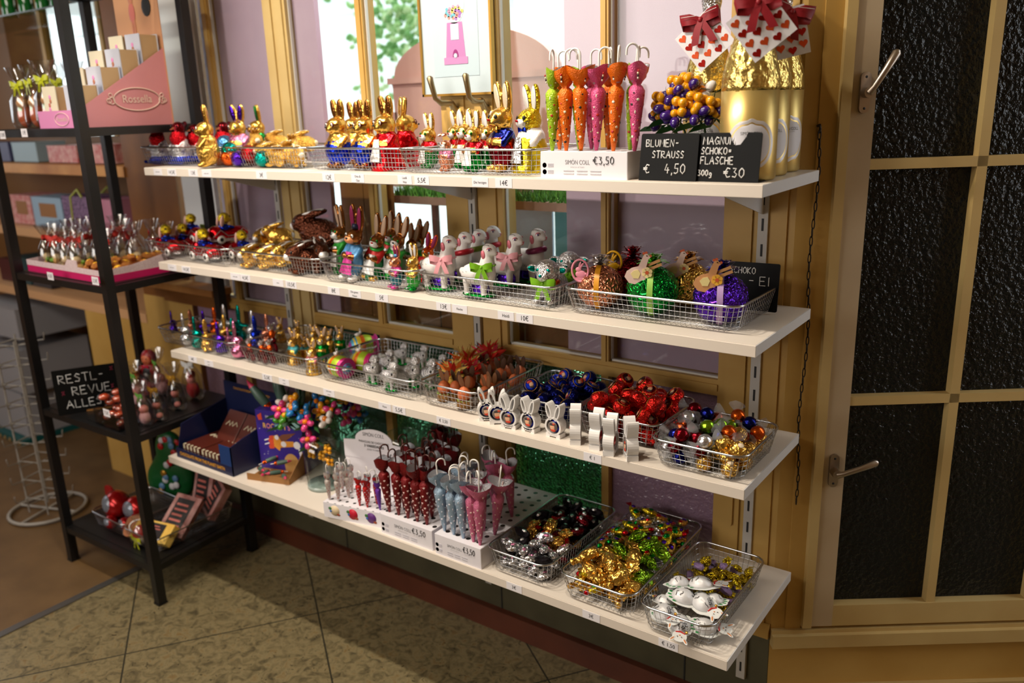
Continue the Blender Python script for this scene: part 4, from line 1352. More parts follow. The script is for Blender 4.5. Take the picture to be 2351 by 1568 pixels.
# ------------------------------------------------------------------ blackboards
def board(label, corners_px, y, kx, lines, lean=8, r=.0013, marks=None, z=None, rz=0):
    """corners: left px, right px, top py, bottom py of the board's face"""
    l, rgt, t, bt = corners_px
    z0 = ZS[kx] if z is None else z
    xa_, xb_ = on_y(l, bt, y)[0], on_y(rgt, bt, y)[0]
    h = top_z((xa_ + xb_) / 2, y, t) - z0
    w = xb_ - xa_
    k = Kind('blackboard_sign')
    L = Matrix.Rotation(rad(-lean), 4, 'X')
    k.part('board', MB().rbox((-w / 2, 0, 0), (w / 2, .003, h), .004, M=L, axis=1).mesh('sign_board', SLATE))
    k.part('stand', MB().box((-w / 2, -.0, 0), (w / 2, .045, .002)).mesh('sign_foot', SLATE))
    M = L @ face_m((-w / 2, -.0008, 0))
    k.part('chalk_lettering', hand([(s, x * w, yy * h, hh * h, ww) for s, x, yy, hh, ww in lines], CHALK, M, r))
    if marks:
        k.part('chalk_marks', hand([(s, x * w, yy * h, hh * h, ww) for s, x, yy, hh, ww in marks], mat('pink_chalk', (150, 40, 70), .8), M, r))
    place(k, label, 'blackboard', ((xa_ + xb_) / 2, y, z0), rz)
board('small blackboard for the flower bouquet, lettered BLUMENSTRAUSS', (1466, 1597, 306, 414), -.332, 1,
      [('BLUMEN-', .10, .72, .15, .75), ('STRAUSS', .22, .48, .15, .72), ('\u20ac', .09, .16, .18, .9), ('4,50', .46, .16, .20, .8)])
board('small blackboard for the gold bottles, lettered MAGNUM SCHOKOFLASCHE', (1597, 1740, 304, 418), -.326, 1,
      [('MAGNUM', .08, .76, .15, .72), ('SCHOKO=', .06, .56, .14, .70), ('FLASCHE', .06, .36, .15, .70), ('300g', .03, .12, .12, .75), ('\u20ac30', .46, .10, .19, .85)])

# ------------------------------------------------------------------ gold bottles with heart cards
GS = mat('gold_satin', (216, 188, 116), 0.36, 0.8)
GC = foil('pale_gold', 1, .5)
def bottle_kind():
    k = Kind('gold_bottle')
    k.part('body', MB().lathe([(.050, 0), (.0535, .004), (.0535, .165)], 40).mesh('bottle_body', GS))
    b = MB().lathe([(.0535, .165), (.0535, .172), (.051, .195), (.044, .225), (.033, .258), (.026, .275)], 40)
    rr = random.Random(5)
    pl_ = [rr.uniform(-.05, .03) for _ in range(40)]
    b.v = [(x * (1 + pl_[i % 40] * min(1, i // 40 / 2)), y * (1 + pl_[i % 40] * min(1, i // 40 / 2)), z + (rr.uniform(-.002, .003) if i < 40 else 0)) for i, (x, y, z) in enumerate(b.v)]
    k.part('shoulder_foil', b.mesh('bottle_shoulder', GC))
    k.part('neck_foil', MB().lathe([(.026, .272), (.021, .30), (.018, .33), (.021, .345), (.021, .37), (.001, .375)], 24).mesh('bottle_neck', foil('silver', 2, 1.6)))
    lab = MB()
    seg = 20
    for mi, s, rr_ in ((0, 1.0, .0540), (1, .86, .0543), (2, .80, .0546)):
        rows = []
        for i in range(-8, 9):
            v = i / 8
            half = math.sqrt(max(0, 1 - v * v)) * .047 * s
            rows.append([(rr_ * math.sin(t * half / .054), -rr_ * math.cos(t * half / .054), .068 + v * .047 * s) for t in (-1, -.75, -.5, -.25, 0, .25, .5, .75, 1)])
        lab.sheet(rows, mi)
    lk = k.part('label', lab.mesh('bottle_label', [mat('label_silver', (214, 212, 214), .4, .3), GS, mat('label_white', (226, 226, 234), .45)]))
    M = face_m((0, -.0552, .088))
    k.part('lettering', text_mesh('SIM\u00d3N COLL', .0085, INK, M, squeeze=.8), up=lk)
    k.part('lettering', text_mesh('XOCOLATERS', .003, GREYINK, M @ Matrix.Translation((0, -.006, 0)), space=1.4), up=lk)
    return k
bk = bottle_kind()
def heart(s):
    return [(.5 * s * 1.0 * (16 * math.sin(t) ** 3) / 16, .5 * s * (13 * math.cos(t) - 5 * math.cos(2 * t) - 2 * math.cos(3 * t) - math.cos(4 * t)) / 16) for t in [2 * PI * i / 22 for i in range(22)]][::-1]
def heart_card():
    k = Kind('heart_card')
    s = .044
    M45 = Matrix.Rotation(rad(-28), 4, 'Y')
    k.part('card', MB().box((-s, -.001, -s), (s, 0, s), M=M45).mesh('gift_card', PAPER))
    hb_ = MB()
    for i in range(4):
        for j in range(4):
            cx, cz = -s + .012 + i * .0215, -s + .011 + j * .0215 + (.008 if i % 2 else 0)
            if cz < s - .006:
                hb_.prism([(cx + p[0], cz + p[1]) for p in heart(.0165)], -.0016, -.0011, (i + j) % 2, M45)
    k.part('hearts', hb_.mesh('card_hearts', [mat('foil_heart_red', (196, 40, 30), .25, .7), mat('foil_heart_orange', (238, 96, 48), .3, .55)]))
    rb = bow(MB(), (0, -.006, .040), .052)
    k.part('ribbon_bow', rb.mesh('ribbon_bow', mat('red_ribbon', (142, 10, 28), .5)))
    st = MB()
    for sg in (-1, 1):
        for q in range(10):
            u = q / 10
            st.box((sg * (.008 + .030 * u) - .0012, -.0165 + .004 * abs(u - .6), .0485 + .004 * u), (sg * (.008 + .030 * u) + .0012, -.0155, .0495 + .004 * u))
    k.part('stitching', st.mesh('ribbon_stitching', WHITE))
    return k
hk_ = heart_card()
for px, py, y, l, rz in ((1714, 405, -.262, 'gold chocolate bottle in front, behind the blackboard', 26), (1748, 398, -.157, 'gold chocolate bottle second in its row towards the wall', 40),
                         (1779, 390, -.0565, 'gold chocolate bottle last in its row against the yellow post', 48), (1622, 396, -.100, 'gold chocolate bottle behind the flower bouquet', 14)):
    x = on_y(px, py, y)[0]
    place(bk, l, 'chocolate bottle', (x, y, ZS[1] + .0005), rz, 1.0 if y < -.2 or px < 1700 else (.93, .93, 1.0))
for px, py, y, l, rz, tl in ((1748, 60, -.318, 'heart card with a red ribbon on the front gold bottle', 24, (0, -10)), (1800, 78, -.205, 'heart card with a red ribbon on the second gold bottle', 34, (0, 16)),
                             (1618, 92, -.165, 'heart card with a red ribbon on the gold bottle behind the flowers', 10, (0, -12))):
    q = on_y(px, py, y)
    place(hk_, l, 'gift card', tuple(q), rz, 1.0, None, None, tl)

# ------------------------------------------------------------------ candy flowers in glass vases
CAND = {n: mat('candy_' + n, c, .18, coat=.4) for n, c in dict(purple=(52, 24, 110), yellow=(232, 160, 20), blue=(30, 120, 190), pink=(214, 60, 130), white=(232, 226, 220), green=(60, 130, 30), orange=(236, 130, 20)).items()}
LEAF = mat('silk_leaf', (30, 84, 34), .5)
def candy_flower(col, centre, n=4, stem=.05, pr=.0085):
    k = Kind('candy_flower')
    for i in range(n):
        a = 2 * PI * i / n + .4
        k.part('petal', MB().ell((.0105 * math.cos(a), .0105 * math.sin(a), .004), (pr, pr * .72, pr * .7), (0, -20, math.degrees(a)), 0, 12, 8).mesh('flower_petal', CAND[col]))
    k.part('centre', MB().ell((0, 0, .007), .0052, seg=10, rings=6).mesh('flower_centre', CAND[centre]))
    k.part('stem', MB().tube([(0, 0, 0), (.004, 0, -.03), (0, 0, -stem)], .0013, 5).mesh('flower_stem', LEAF))
    lf = MB()
    for s in (0, 2.1, 4.2):
        c, q = math.cos(s), math.sin(s)
        lf.sheet([[(0, 0, -.012), (c * .02, q * .02, .0)], [(c * .010 - q * .006, q * .010 + c * .006, -.010), (c * .024, q * .024, .002)], [(c * .034, q * .034, -.002), (c * .036, q * .036, -.001)]], 0)
    k.part('leaf', lf.mesh('flower_leaf', LEAF))
    return k
def berry(col):
    k = Kind('candy_berry_sprig')
    for i, (x, y, z) in enumerate(((0, 0, .008), (.009, .002, .002), (-.008, .004, .002), (.001, -.009, .003), (-.004, .008, -.004), (.010, -.008, -.004))):
        k.part('berry', MB().ell((x, y, z), .0062, seg=10, rings=7).mesh('sprig_berry', CAND[col]))
    k.part('stem', MB().tube([(0, 0, 0), (0, .003, -.03), (0, 0, -.05)], .0012, 5).mesh('sprig_stem', LEAF))
    return k
FL = {(a, c): candy_flower(a, c) for a, c in (('purple', 'yellow'), ('blue', 'orange'), ('pink', 'orange'), ('white', 'orange'), ('yellow', 'orange'), ('green', 'yellow'))}
BY = berry('yellow')
def vase(label, x, y, kx, r, h, water=.25):
    k = Kind('glass_vase')
    k.part('glass', MB().lathe([(r * .96, 0), (r * .92, .003), (r, h * .6), (r * 1.06, h)], 36).mesh('vase_glass', VASEG))
    b = MB().lathe([(r * .95, .0005), (r * .95, .012), (r * .3, .015), (.001, .014)], 36)
    k.part('base', b.mesh('vase_base', mat('thick_glass', (150, 165, 160), .08, 0, spec=.8)))
    k.part('rim', MB().tube([(r * 1.06 * math.cos(2 * PI * i / 32), r * 1.06 * math.sin(2 * PI * i / 32), h) for i in range(32)], .0016, 6, closed=True).mesh('vase_rim', VASEG))
    place(k, label, 'vase', (x, y, ZS[kx] + .0004))
v1 = on_y(1577, 400, -.235)[0]
vase('glass vase of purple and yellow candy flowers on the top shelf', v1, -.235, 1, .040, .085)
def flower_at(kind, px, py, y, label, group, tl=None, sc=1.65):
    q = on_y(px, py, y)
    place(kind, label, 'candy flower', tuple(q), rng.uniform(-35, 35), sc, group, None, tl or (rng.uniform(25, 60), rng.uniform(-20, 40)), name=kind.name)
g = 'candy flowers on the top shelf'
for px, py, y, w in ((1548, 218, -.27, 'highest'), (1536, 252, -.275, 'lowest on the umbrella side'), (1580, 205, -.255, 'topmost'), (1598, 262, -.28, 'lowest in front'), (1552, 268, -.285, 'hanging over the vase rim'), (1636, 262, -.25, 'beside the front bottle'), (1520, 275, -.26, 'next to the pink umbrella')):
    flower_at(FL[('purple', 'yellow')], px, py, y, 'purple candy flower ' + w + ' in the bouquet', g, (55, rng.uniform(-15, 30)))
for px, py, y, w in ((1556, 195, -.26, 'top'), (1520, 232, -.265, 'umbrella-side'), (1567, 244, -.285, 'middle'), (1600, 232, -.275, 'front upper'), (1628, 240, -.265, 'bottle-side'), (1583, 188, -.25, 'rear top'), (1515, 250, -.25, 'lower umbrella-side')):
    flower_at(BY, px, py, y, 'yellow candy berry sprig, the ' + w + ' one of the bouquet', g, (60, 10))
flower_at(FL[('white', 'orange')], 1615, 215, -.24, 'white candy flower behind the yellow berries of the bouquet', g)

# ------------------------------------------------------------------ second shelf
k = Kind('bunny_in_car')
CR = foil('red')
p = [('e', (0, 0, .22), (.50, .20, .14), (0, 0, 0), 0), ('e', (.24, 0, .27), (.28, .17, .13), (0, 6, 0), 0), ('e', (-.34, 0, .30), (.17, .18, .15), (0, 0, 0), 0), ('e', (0, 0, .08), (.50, .19, .06), (0, 0, 0), 1)]
for sx in (-.30, .30):
    for sy in (-1, 1):
        p.append(('e', (sx, sy * .15, .22), (.16, .08, .13), (0, 0, 0), 0))
k.part('car_body', blob('car_body', p, [CR, foil('silver', 1)], k=.04, cells=46))
for sx in (-.30, .30):
    for sy in (-1, 1):
        w = MB().lathe([(.105, -.02), (.105, .02), (.05, .026), (.001, .026)], 16, M=Matrix.Translation((sx, sy * .215, .12)) @ Matrix.Rotation(rad(90 * sy), 4, 'X') @ Matrix.Rotation(rad(180), 4, 'X'), mis=[0, 0, 1])
        k.part('wheel', w.mesh('car_wheel', [enamel('white', (238, 236, 234)), INK]))
tr = MB().tube([(-.50, -.2, .20), (-.3, -.235, .36), (-.12, -.22, .2), (.12, -.22, .2), (.3, -.235, .36), (.48, -.16, .22)], .012, 5)
k.part('trim', tr.mesh('car_trim', foil('silver')))
dp = [('e', (-.10, 0, .38), (.13, .13, .12), (0, 0, 0), 0), ('e', (-.07, 0, .62), (.15, .14, .145), (0, 0, 0), 1), ('e', (.05, -.02, .58), (.07, .07, .055), (0, 0, 0), 1), ('c', (0, -.11, .41), (.10, -.1, .38), .04, .035, 0), ('c', (0, .11, .41), (.10, .1, .38), .04, .035, 0)]
dv = k.part('driver', blob('car_driver', dp, [BLUF, foil('yellow', 1)], k=.03, cells=34))
for s in (-1, 1):
    k.part('ear', MB().ell((-.18, s * .11, .56), (.055, .03, .15), (0, 14, 0)).mesh('driver_ear', enamel('rose', (226, 180, 170))), up=dv)
    k.part('eye', MB().ell((.055, s * .065, .66), .022, seg=8, rings=5).mesh('driver_eye', BLACK), up=dv)
g = 'red foil cars on the second shelf'
for px, y, pb, s, rz, dz, l in ((392, -.265, 585, .135, -6, 0, 'red foil car with a gold bunny driver at the rack-side front'), (478, -.270, 602, .135, -4, 0, 'red foil car with a gold bunny driver at the front beside the gold bunnies'),
                                (430, -.205, 580, .13, 0, 0, 'red foil car behind the two front cars on the rack side'), (505, -.20, 590, .13, 4, 0, 'red foil car behind the two front cars on the gold bunny side'),
                                (450, -.18, 572, .125, -5, .035, 'red foil car at the back of its basket, raised on another'), (530, -.18, 580, .13, 80, .045, 'red foil car on top at the back with its driver sitting highest'),
                                (565, -.235, 598, .12, -5, .01, 'red foil car at the corner next to the gold bunnies')):
    place(k, l, 'chocolate car', (fx(px, y, 2, pb), y, ZS[2] + .004 + dz), rz, s, g)
lg2 = lying('lying_gold_bunny', foil('gold'), enamel('white', (238, 236, 234)))
for px, y, pb, s, rz, dz, l in ((588, -.268, 606, .10, 80, 0, 'lying gold bunny at the front beside the cars'), (628, -.262, 612, .10, 60, 0, 'lying gold bunny at the front in the middle of its basket'), (615, -.16, 590, .10, 100, .03, 'lying gold bunny behind the front two'),
                                (648, -.15, 595, .105, 40, .045, 'lying gold bunny on top of the heap'), (668, -.245, 620, .10, 70, .01, 'lying gold bunny touching the brown ones')):
    place(lg2, l, 'chocolate bunny', (fx(px, y, 2, pb), y, ZS[2] + .005 + dz), rz, s, 'lying gold bunnies on the second shelf')
br = lying('brown_bunny', foil('brown', 1), enamel('white', (238, 236, 234)), 46)
for px, y, pb, s, rz, dz, tl, l in ((742, -.15, 625, .16, 28, .055, (0, 0), 'big brown foil bunny with white chest lying on top of its basket'), (712, -.255, 632, .13, 70, .0, (0, 0), 'brown foil bunny at the front next to the gold ones'),
                                    (738, -.225, 640, .14, 150, .0, (0, 0), 'brown foil bunny below the big one')):
    place(br, l, 'chocolate bunny', (fx(px, y, 2, pb), y, ZS[2] + .004 + dz), rz, s, 'brown foil bunnies', None, tl)
BZ = foil('bronze')
CRE = enamel('earbeige', (206, 176, 150))
fgreen = enamel('fresh_green', (50, 168, 60))
gr = bun('dressed_bunny', [BZ, fgreen, fgreen, foil('green', 1), WHITE, BZ], lining=CRE, eye=foil('green'), fat=.80, ear=.20, splay=5, apron=WHITE, collar=WHITE, cells=54, dress=True, head=.86)
fez = bun('dressed_bunny', [BZ, enamel('sky', (70, 130, 180)), enamel('sky', (70, 130, 180)), WHITE, enamel('peach', (226, 150, 100)), BZ], lining=enamel('plum', (150, 40, 90)), fat=.82, ear=.20, splay=4, cells=54, hat=enamel('midnight', (30, 40, 70)), apron=enamel('magenta', (200, 50, 140)), head=.92)
rd = bun('dressed_bunny', [BZ, enamel('scarlet', (196, 30, 30)), enamel('deep_green', (10, 120, 60)), foil('gold', 1), WHITE, BZ], lining=CRE, eye=foil('green'), nose=REDF, fat=.86, ear=.20, splay=5, apron=WHITE, cells=54, dress=True, head=.92, collar=fgreen)
sm = bun('dressed_bunny', [foil('copper'), enamel('magenta', (200, 50, 140)), enamel('teal2', (40, 120, 140)), enamel('magenta', (200, 50, 140)), enamel('peach', (226, 150, 100)), BZ], lining=enamel('plum', (150, 40, 90)), fat=1.0, ear=.15, splay=3, cells=50, hat=enamel('sky', (70, 130, 180)))
wb = bun('dressed_bunny', [G0, G0, fgreen, foil('green', 1), G0, G0], lining=WHITE, fat=1.0, ear=.17, splay=7, cells=50)
cr_ = bun('dressed_bunny', [foil('orange'), enamel('scarlet', (196, 30, 30)), REDF, REDF, G0, G0], lining=enamel('plum', (150, 40, 90)), fat=.9, ear=.18, cells=50)
g = 'tall dressed bunnies on the second shelf'
for kk, px, y, pb, pt, rz, tl, l in ((gr, 792, -.205, 650, 470, -18, (0, 0), 'slim bunny in a green dress with white apron next to the brown bunnies'), (fez, 815, -.27, 660, 467, 0, (0, 9), 'tall bunny in a blue suit with pink vest and a dark fez'),
                                     (rd, 858, -.235, 655, 486, 10, (0, 14), 'leaning bunny with red jacket, white apron and green skirt'), (gr, 902, -.20, 655, 487, 10, (0, 16), 'leaning bunny in green with white apron behind the small front ones'),
                                     (rd, 890, -.13, 640, 480, 10, (0, 14), 'leaning bronze bunny at the back with its ears side by side'), (gr, 935, -.14, 648, 510, 20, (0, 14), 'leaning bronze bunny at the back nearest the window post'),
                                     (sm, 913, -.298, 676, 557, -18, (0, 4), 'small bunny in pink and blue with a blue cap at the front'), (wb, 953, -.295, 682, 555, -10, (0, 2), 'gold bunny with long white ears bowed at the front'),
                                     (cr_, 968, -.20, 665, 528, 20, (0, 18), 'red and gold bunny leaning against the lambs'), (gr, 950, -.11, 645, 500, 20, (0, 16), 'leaning bronze bunny in the last row behind the red and gold one')):
    fig(kk, l, 'chocolate bunny', px, y, 2, pb, pt, rz, g, None, tl)
# lambs with ribbons (facing +x)
def lamb_kind(scarf, ribbon):
    W = mat('lamb_white', (226, 222, 220), .3, 0, (60, .12))
    p = [('e', (-.13, 0, .42), (.34, .20, .20), (0, 0, 0), 0), ('c', (.08, 0, .46), (.13, 0, .78), .175, .110, 0), ('e', (.17, 0, .875), (.145, .112, .115), (0, 18, 0), 0),
         ('e', (.275, 0, .835), (.068, .058, .054), (0, 30, 0), 0), ('e', (-.46, 0, .45), (.06, .05, .07), (0, 0, 0), 0), ('e', (-.10, 0, .045), (.36, .19, .045), (0, 0, 0), 2), ('e', (-.08, 0, .15), (.20, .08, .13), (0, 0, 0), 1)]
    for x in (-.30, .08):
        for s in (-1, 1):
            p.append(('c', (x, s * .10, .30), (x, s * .10, .05), .070, .046, 0))
    k = Kind('ribbon_lamb')
    k.part('body', blob('lamb_body', p, [W, foil('purple'), foil('green')], k=.03, cells=58))
    for s in (-1, 1):
        k.part('ear', MB().ell((.10, s * .112, .80), (.045, .018, .085), (0, -8, 0)).mesh('lamb_ear', enamel('earpink', (206, 110, 124))))
        e = MB().ell((.222, s * .098, .905), (.046, .012, .032), (0, -14, -s * 22), 2).ell((.226, s * .104, .895), (.038, .011, .024), (0, -14, -s * 22), 0).ell((.231, s * .110, .894), (.020, .010, .021), (0, 0, 0), 1).ell((.229, s * .106, .915), (.040, .012, .006), (0, -10, -s * 22), 3)
        k.part('eye', e.mesh('lamb_eye', [WHITE, enamel('eye_purple', (70, 20, 90)), enamel('earpink', (206, 110, 124)), BLACK]))
    m_ = MB().tube([(.335, -.022, .848), (.343, 0, .838), (.335, .022, .848)], .007, 5).tube([(.343, 0, .838), (.338, 0, .808), (.318, -.03, .800)], .006, 5)
    k.part('mouth', m_.mesh('lamb_mouth', enamel('lips', (200, 80, 100))))
    c = MB()
    rr = random.Random(3)
    for s in (-1, 1):
        for i in range(20):
            a, q = rr.uniform(-2.8, 2.8), rr.uniform(-.45, .95)
            x, z = -.13 + .32 * math.sqrt(1 - min(.98, q * q)) * math.sin(a / 2.8 * 1.35) * .95, .42 + .19 * q
            yy = .203 * math.sqrt(max(.05, 1 - ((x + .13) / .34) ** 2 - ((z - .42) / .20) ** 2))
            c.tube([(x + .026 * math.cos(t), s * (yy + .002), z + .020 * math.sin(t)) for t in (-.2, -1, -1.8, -2.6, -3.2)], .0028, 4)
        for i in range(5):
            c.tube([(.10 + i * .026 + .016 * math.cos(t), s * .075, .955 + (.012 if i in (1, 2, 3) else 0) + .014 * math.sin(t)) for t in (.2, 1, 2, 3)], .003, 4)
    k.part('wool_curls', c.mesh('lamb_curls', BLACK))
    if scarf:
        k.part('scarf', MB().tube([(.115 + .145 * math.cos(a), .145 * math.sin(a), .60 + .03 * math.cos(a)) for a in [2 * PI * i / 16 for i in range(16)]], .055, 8, closed=True).mesh('lamb_scarf', scarf))
    if ribbon:
        k.part('ribbon', bow(MB(), (.10, -.185, .585), .27, rz=22).mesh('lamb_ribbon', ribbon))
        k.part('neck_band', MB().tube([(.11 + .148 * math.cos(a), .148 * math.sin(a), .60) for a in [2 * PI * i / 16 for i in range(16)]], .015, 6, closed=True).mesh('lamb_band', ribbon))
    return k
RP, RG = mat('satin_pink', (236, 166, 176), .38, sheen=.3), mat('satin_green', (120, 180, 30), .36)
lp, lgn, lr = lamb_kind(None, RP), lamb_kind(None, RG), lamb_kind(enamel('scarf_red', (170, 14, 36)), None)
lm = lamb_kind(enamel('scarf_plum', (120, 20, 70)), None)
lo = lamb_kind(enamel('scarf_olive', (110, 130, 30)), None)
g = 'white lambs on the second shelf'
for kk, px, y, pb, pt, l in ((lp, 1022, -.262, 697, 538, 'white lamb with a pink bow nearest the dressed bunnies'), (lr, 1060, -.165, 685, 530, 'white lamb with a red scarf behind the pink-bowed one'),
                             (lo, 1092, -.10, 675, 524, 'white lamb in the shade with an olive scarf'), (lr, 1122, -.055, 668, 516, 'white lamb with a red scarf at the very back by the track'), (lgn, 1112, -.278, 712, 557, 'white lamb with a shiny green bow in front'),
                             (lp, 1172, -.150, 695, 533, 'white lamb with a pink bow behind the green-bowed one'), (lm, 1222, -.085, 683, 522, 'white lamb with a plum scarf at the back against the window')):
    fig(kk, l, 'chocolate lamb', px, y, 2, pb, pt, rng.uniform(-6, 4), g)
k = Kind('silver_lamb')
S2 = foil('silver', 1)
p = [('e', (-.05, .18, .28), (.26, .42, .26), (0, 0, 0), 0), ('e', (0, -.20, .64), (.24, .22, .22), (0, 0, 0), 0), ('e', (0, -.40, .56), (.12, .12, .10), (0, 0, 0), 0), ('c', (0, -.12, .3), (0, -.18, .55), .2, .18, 0),
     ('e', (-.30, -.16, .66), (.14, .05, .09), (0, 10, 20), 0), ('e', (.30, -.16, .66), (.14, .05, .09), (0, -10, -20), 0), ('e', (-.14, -.30, .07), (.08, .18, .07), (0, 0, 0), 0), ('e', (.14, -.30, .07), (.08, .18, .07), (0, 0, 0), 0)]
k.part('body', blob('silver_lamb_body', p, [S2], k=.05, cells=52))
TE = foil('teal')
for s in (-1, 1):
    k.part('ear_lining', MB().ell((s * .31, -.205, .66), (.10, .02, .055), (0, -s * 10, -s * 20)).mesh('silver_lamb_lining', TE))
    k.part('eye', MB().ell((s * .11, -.385, .68), (.045, .02, .03), (0, s * 15, 0)).mesh('silver_lamb_eye', TE))
k.part('nose', MB().ell((0, -.515, .59), (.035, .025, .03)).mesh('silver_lamb_nose', TE))
k.part('collar', MB().tube([(.20 * math.cos(a), -.16 + .17 * math.sin(a), .42) for a in [2 * PI * i / 16 for i in range(16)]], .05, 6, closed=True).mesh('silver_lamb_collar', foil('orange')))
k.part('ribbon', bow(MB(), (0, -.40, .42), .34).mesh('silver_lamb_ribbon', RG))
fig(k, 'silver foil lamb with a green ribbon in front, beside the copper egg', 'chocolate lamb', 1268, -.235, 2, 712, 590, 8, 'silver lambs', unit=.87)
fig(k, 'silver foil lamb with teal ear linings behind the other silver one', 'chocolate lamb', 1312, -.105, 2, 690, 572, 20, 'silver lambs', unit=.87)
# big eggs
def big_egg(col, band, bowcol, seed, tagkind):
    k = Kind('wrapped_egg')
    rr = random.Random(seed)
    b = MB().ell((0, 0, 0), 1, seg=34, rings=22)
    b.v = [tuple(c * (1 + rr.uniform(-.035, .035)) * (1 - .05 * math.exp(-(v[2] / .06) ** 2)) for c in v) for v in b.v]
    b.v = [(x, y, z * .93 + .93) for x, y, z in b.v]
    k.part('egg', b.mesh('egg_foil', foil(col, 2, .056)))
    if band:
        rows = [[(1.02 * math.sin(a) * c_ - w * s_, -1.02 * math.sin(a) * s_ - w * c_, .93 - .97 * math.cos(a)) for w in (-.11, .11)] for a in [rad(4) + PI * i / 14 for i in range(14)] for c_, s_ in ((math.cos(rad(70)), math.sin(rad(70))),)]
        k.part('ribbon_band', MB().sheet(rows).mesh('egg_band', band))
    gb = MB()
    for ring, (n, r, z, t) in enumerate(((9, .56, 1.92, 14), (7, .46, 2.0, 38), (4, .32, 2.05, 66))):
        for i in range(n):
            a = 360 / n * i + ring * 17
            gb.sheet([[(.0, -.08, 0), (r * .45, -.15, .17), (r * .9, -.11, .13), (r * 1.3, -.015, .0), (r * .7, -.08, -.03)], [(.0, .08, 0), (r * .45, .15, .17), (r * .9, .11, .13), (r * 1.3, .015, .0), (r * .7, .08, -.03)]], 0, True,
                     Matrix.Translation((0, 0, z - .08)) @ Matrix.Rotation(rad(a), 4, 'Z') @ Matrix.Rotation(rad(-t), 4, 'Y'))
    k.part('gift_bow', gb.mesh('egg_gift_bow', bowcol))
    if tagkind in ('pink', 'yellow'):
        tm = mat('acrylic_' + tagkind, (224, 140, 160) if tagkind == 'pink' else (236, 176, 10), .35)
        tg = MB().tube([(.36 * math.cos(a), 0, .47 * math.sin(a)) for a in [2 * PI * i / 26 for i in range(26)]], .05, 6, closed=True)
        tg.ell((.02, 0, -.16), (.24, .03, .17)).ell((-.08, 0, .04), (.13, .03, .11)).ell((.05, 0, .19), (.05, .025, .19), (0, 35, 0)).ell((-.02, 0, .22), (.05, .025, .17), (0, 15, 0)).ell((.24, 0, -.14), (.06, .03, .06))
        tg.box((-.2, -.02, -.42), (.2, .02, -.30))
        T = Matrix.Translation((-.50, -.80, 1.72)) @ Matrix.Rotation(rad(14), 4, 'Z')
        tg.v = [tuple(T @ Vector(v)) for v in tg.v]
        k.part('pendant', tg.mesh('egg_pendant', tm), label=tagkind + ' egg-shaped bunny pendant')
    if tagkind in ('hen', 'hen_pale'):
        pal = tagkind == 'hen_pale'
        T = Matrix.Translation((-.22, -.85, 1.72)) @ Matrix.Rotation(rad(18), 4, 'Z') @ Matrix.Rotation(rad(-24), 4, 'Y')
        hn = MB()
        def disc(c, r, mi, y=0, sx=1.0):
            hn.prism([(c[0] + r * sx * math.cos(2 * PI * i / 18), c[1] + r * math.sin(2 * PI * i / 18)) for i in range(18)], y - .03, y, mi)
        hn.prism([(-.48, .06), (-.42, -.22), (-.16, -.40), (.16, -.38), (.34, -.16), (.42, .10), (.60, .32), (.72, .36), (.66, .46), (.62, .56), (.52, .54), (.38, .42), (.16, .22), (-.10, .26), (-.32, .22)], -.03, 0, 0)
        for q_ in range(6):
            disc((.36 + .12 * math.cos(q_ * 1.047), -.12 + .12 * math.sin(q_ * 1.047)), .085, 1, -.03)
        disc((.36, -.12), .07, 3, -.036); hn.prism([(-.22, .08), (-.20, -.12), (-.02, -.20), (.12, -.06), (.10, .10), (-.06, .14)], -.05, -.032, 2); disc((.62, .57), .05, 3); disc((.53, .58), .05, 3); disc((.72, .40), .045, 3); disc((.06, -.42), .06, 3); disc((.24, -.40), .06, 3); disc((.60, .46), .02, 4, -.032)
        hn.v = [tuple(T @ Vector(v)) for v in hn.v]
        k.part('hen_clip', hn.mesh('egg_hen', [mat('hen_brown', (206, 150, 100), .5) if not pal else mat('hen_pale', (224, 196, 186), .5), mat('hen_yellow', (236, 180, 60), .5) if not pal else mat('hen_cream', (240, 220, 160), .5),
                                               mat('hen_wing', (230, 214, 150), .5), mat('hen_red', (200, 90, 50), .5), BLACK]), label='wooden hen clip')
        pg = MB().box((.30, .06, -.10), (.95, .14, 0)).box((.30, .06, .06), (.95, .14, .16))
        pg.v = [tuple(T @ Vector(v)) for v in pg.v]
        k.part('peg', pg.mesh('egg_peg', mat('peg_wood', (200, 150, 96), .6)))
    return k
def foilbow(n, c):
    return mat('bowfoil_' + n, c, .2, .75)
for kk, px, y, pb, s, l in ((big_egg('copper', mat('band_amber', (220, 150, 30), .4), foilbow('pearl', (226, 220, 220)), 1, 'pink'), 1378, -.240, 718, .053, 'large copper foil egg with a pink bunny pendant'),
                            (big_egg('crimson', None, foilbow('crimson', (140, 8, 24)), 2, 'yellow'), 1452, -.135, 690, .055, 'large red foil egg with a yellow bunny pendant at the back'),
                            (big_egg('green', mat('band_lime', (150, 200, 90), .4), foilbow('lime', (130, 210, 90)), 3, 'hen_pale'), 1497, -.238, 738, .0575, 'large green foil egg with a pale hen clip'),
                            (big_egg('gold', None, foilbow('gold', (190, 130, 20)), 4, 'hen_pale'), 1578, -.135, 705, .054, 'large gold foil egg behind the green one'),
                            (big_egg('purple', mat('band_lilac', (180, 150, 200), .4), foilbow('violet', (54, 40, 150)), 5, 'hen'), 1652, -.240, 756, .057, 'large purple foil egg with a brown hen clip')):
    place(kk, l, 'chocolate egg', (fx(px, y, 2, pb), y, ZS[2] + .004), 0, s, 'large foil eggs')
k = Kind('blackboard_sign')
L = Matrix.Rotation(rad(-6), 4, 'X')
k.part('board', MB().rbox((-.06, 0, 0), (.06, .003, .105), .004, M=L, axis=1).mesh('sign_board', SLATE))
M = L @ face_m((-.06, -.0008, 0))
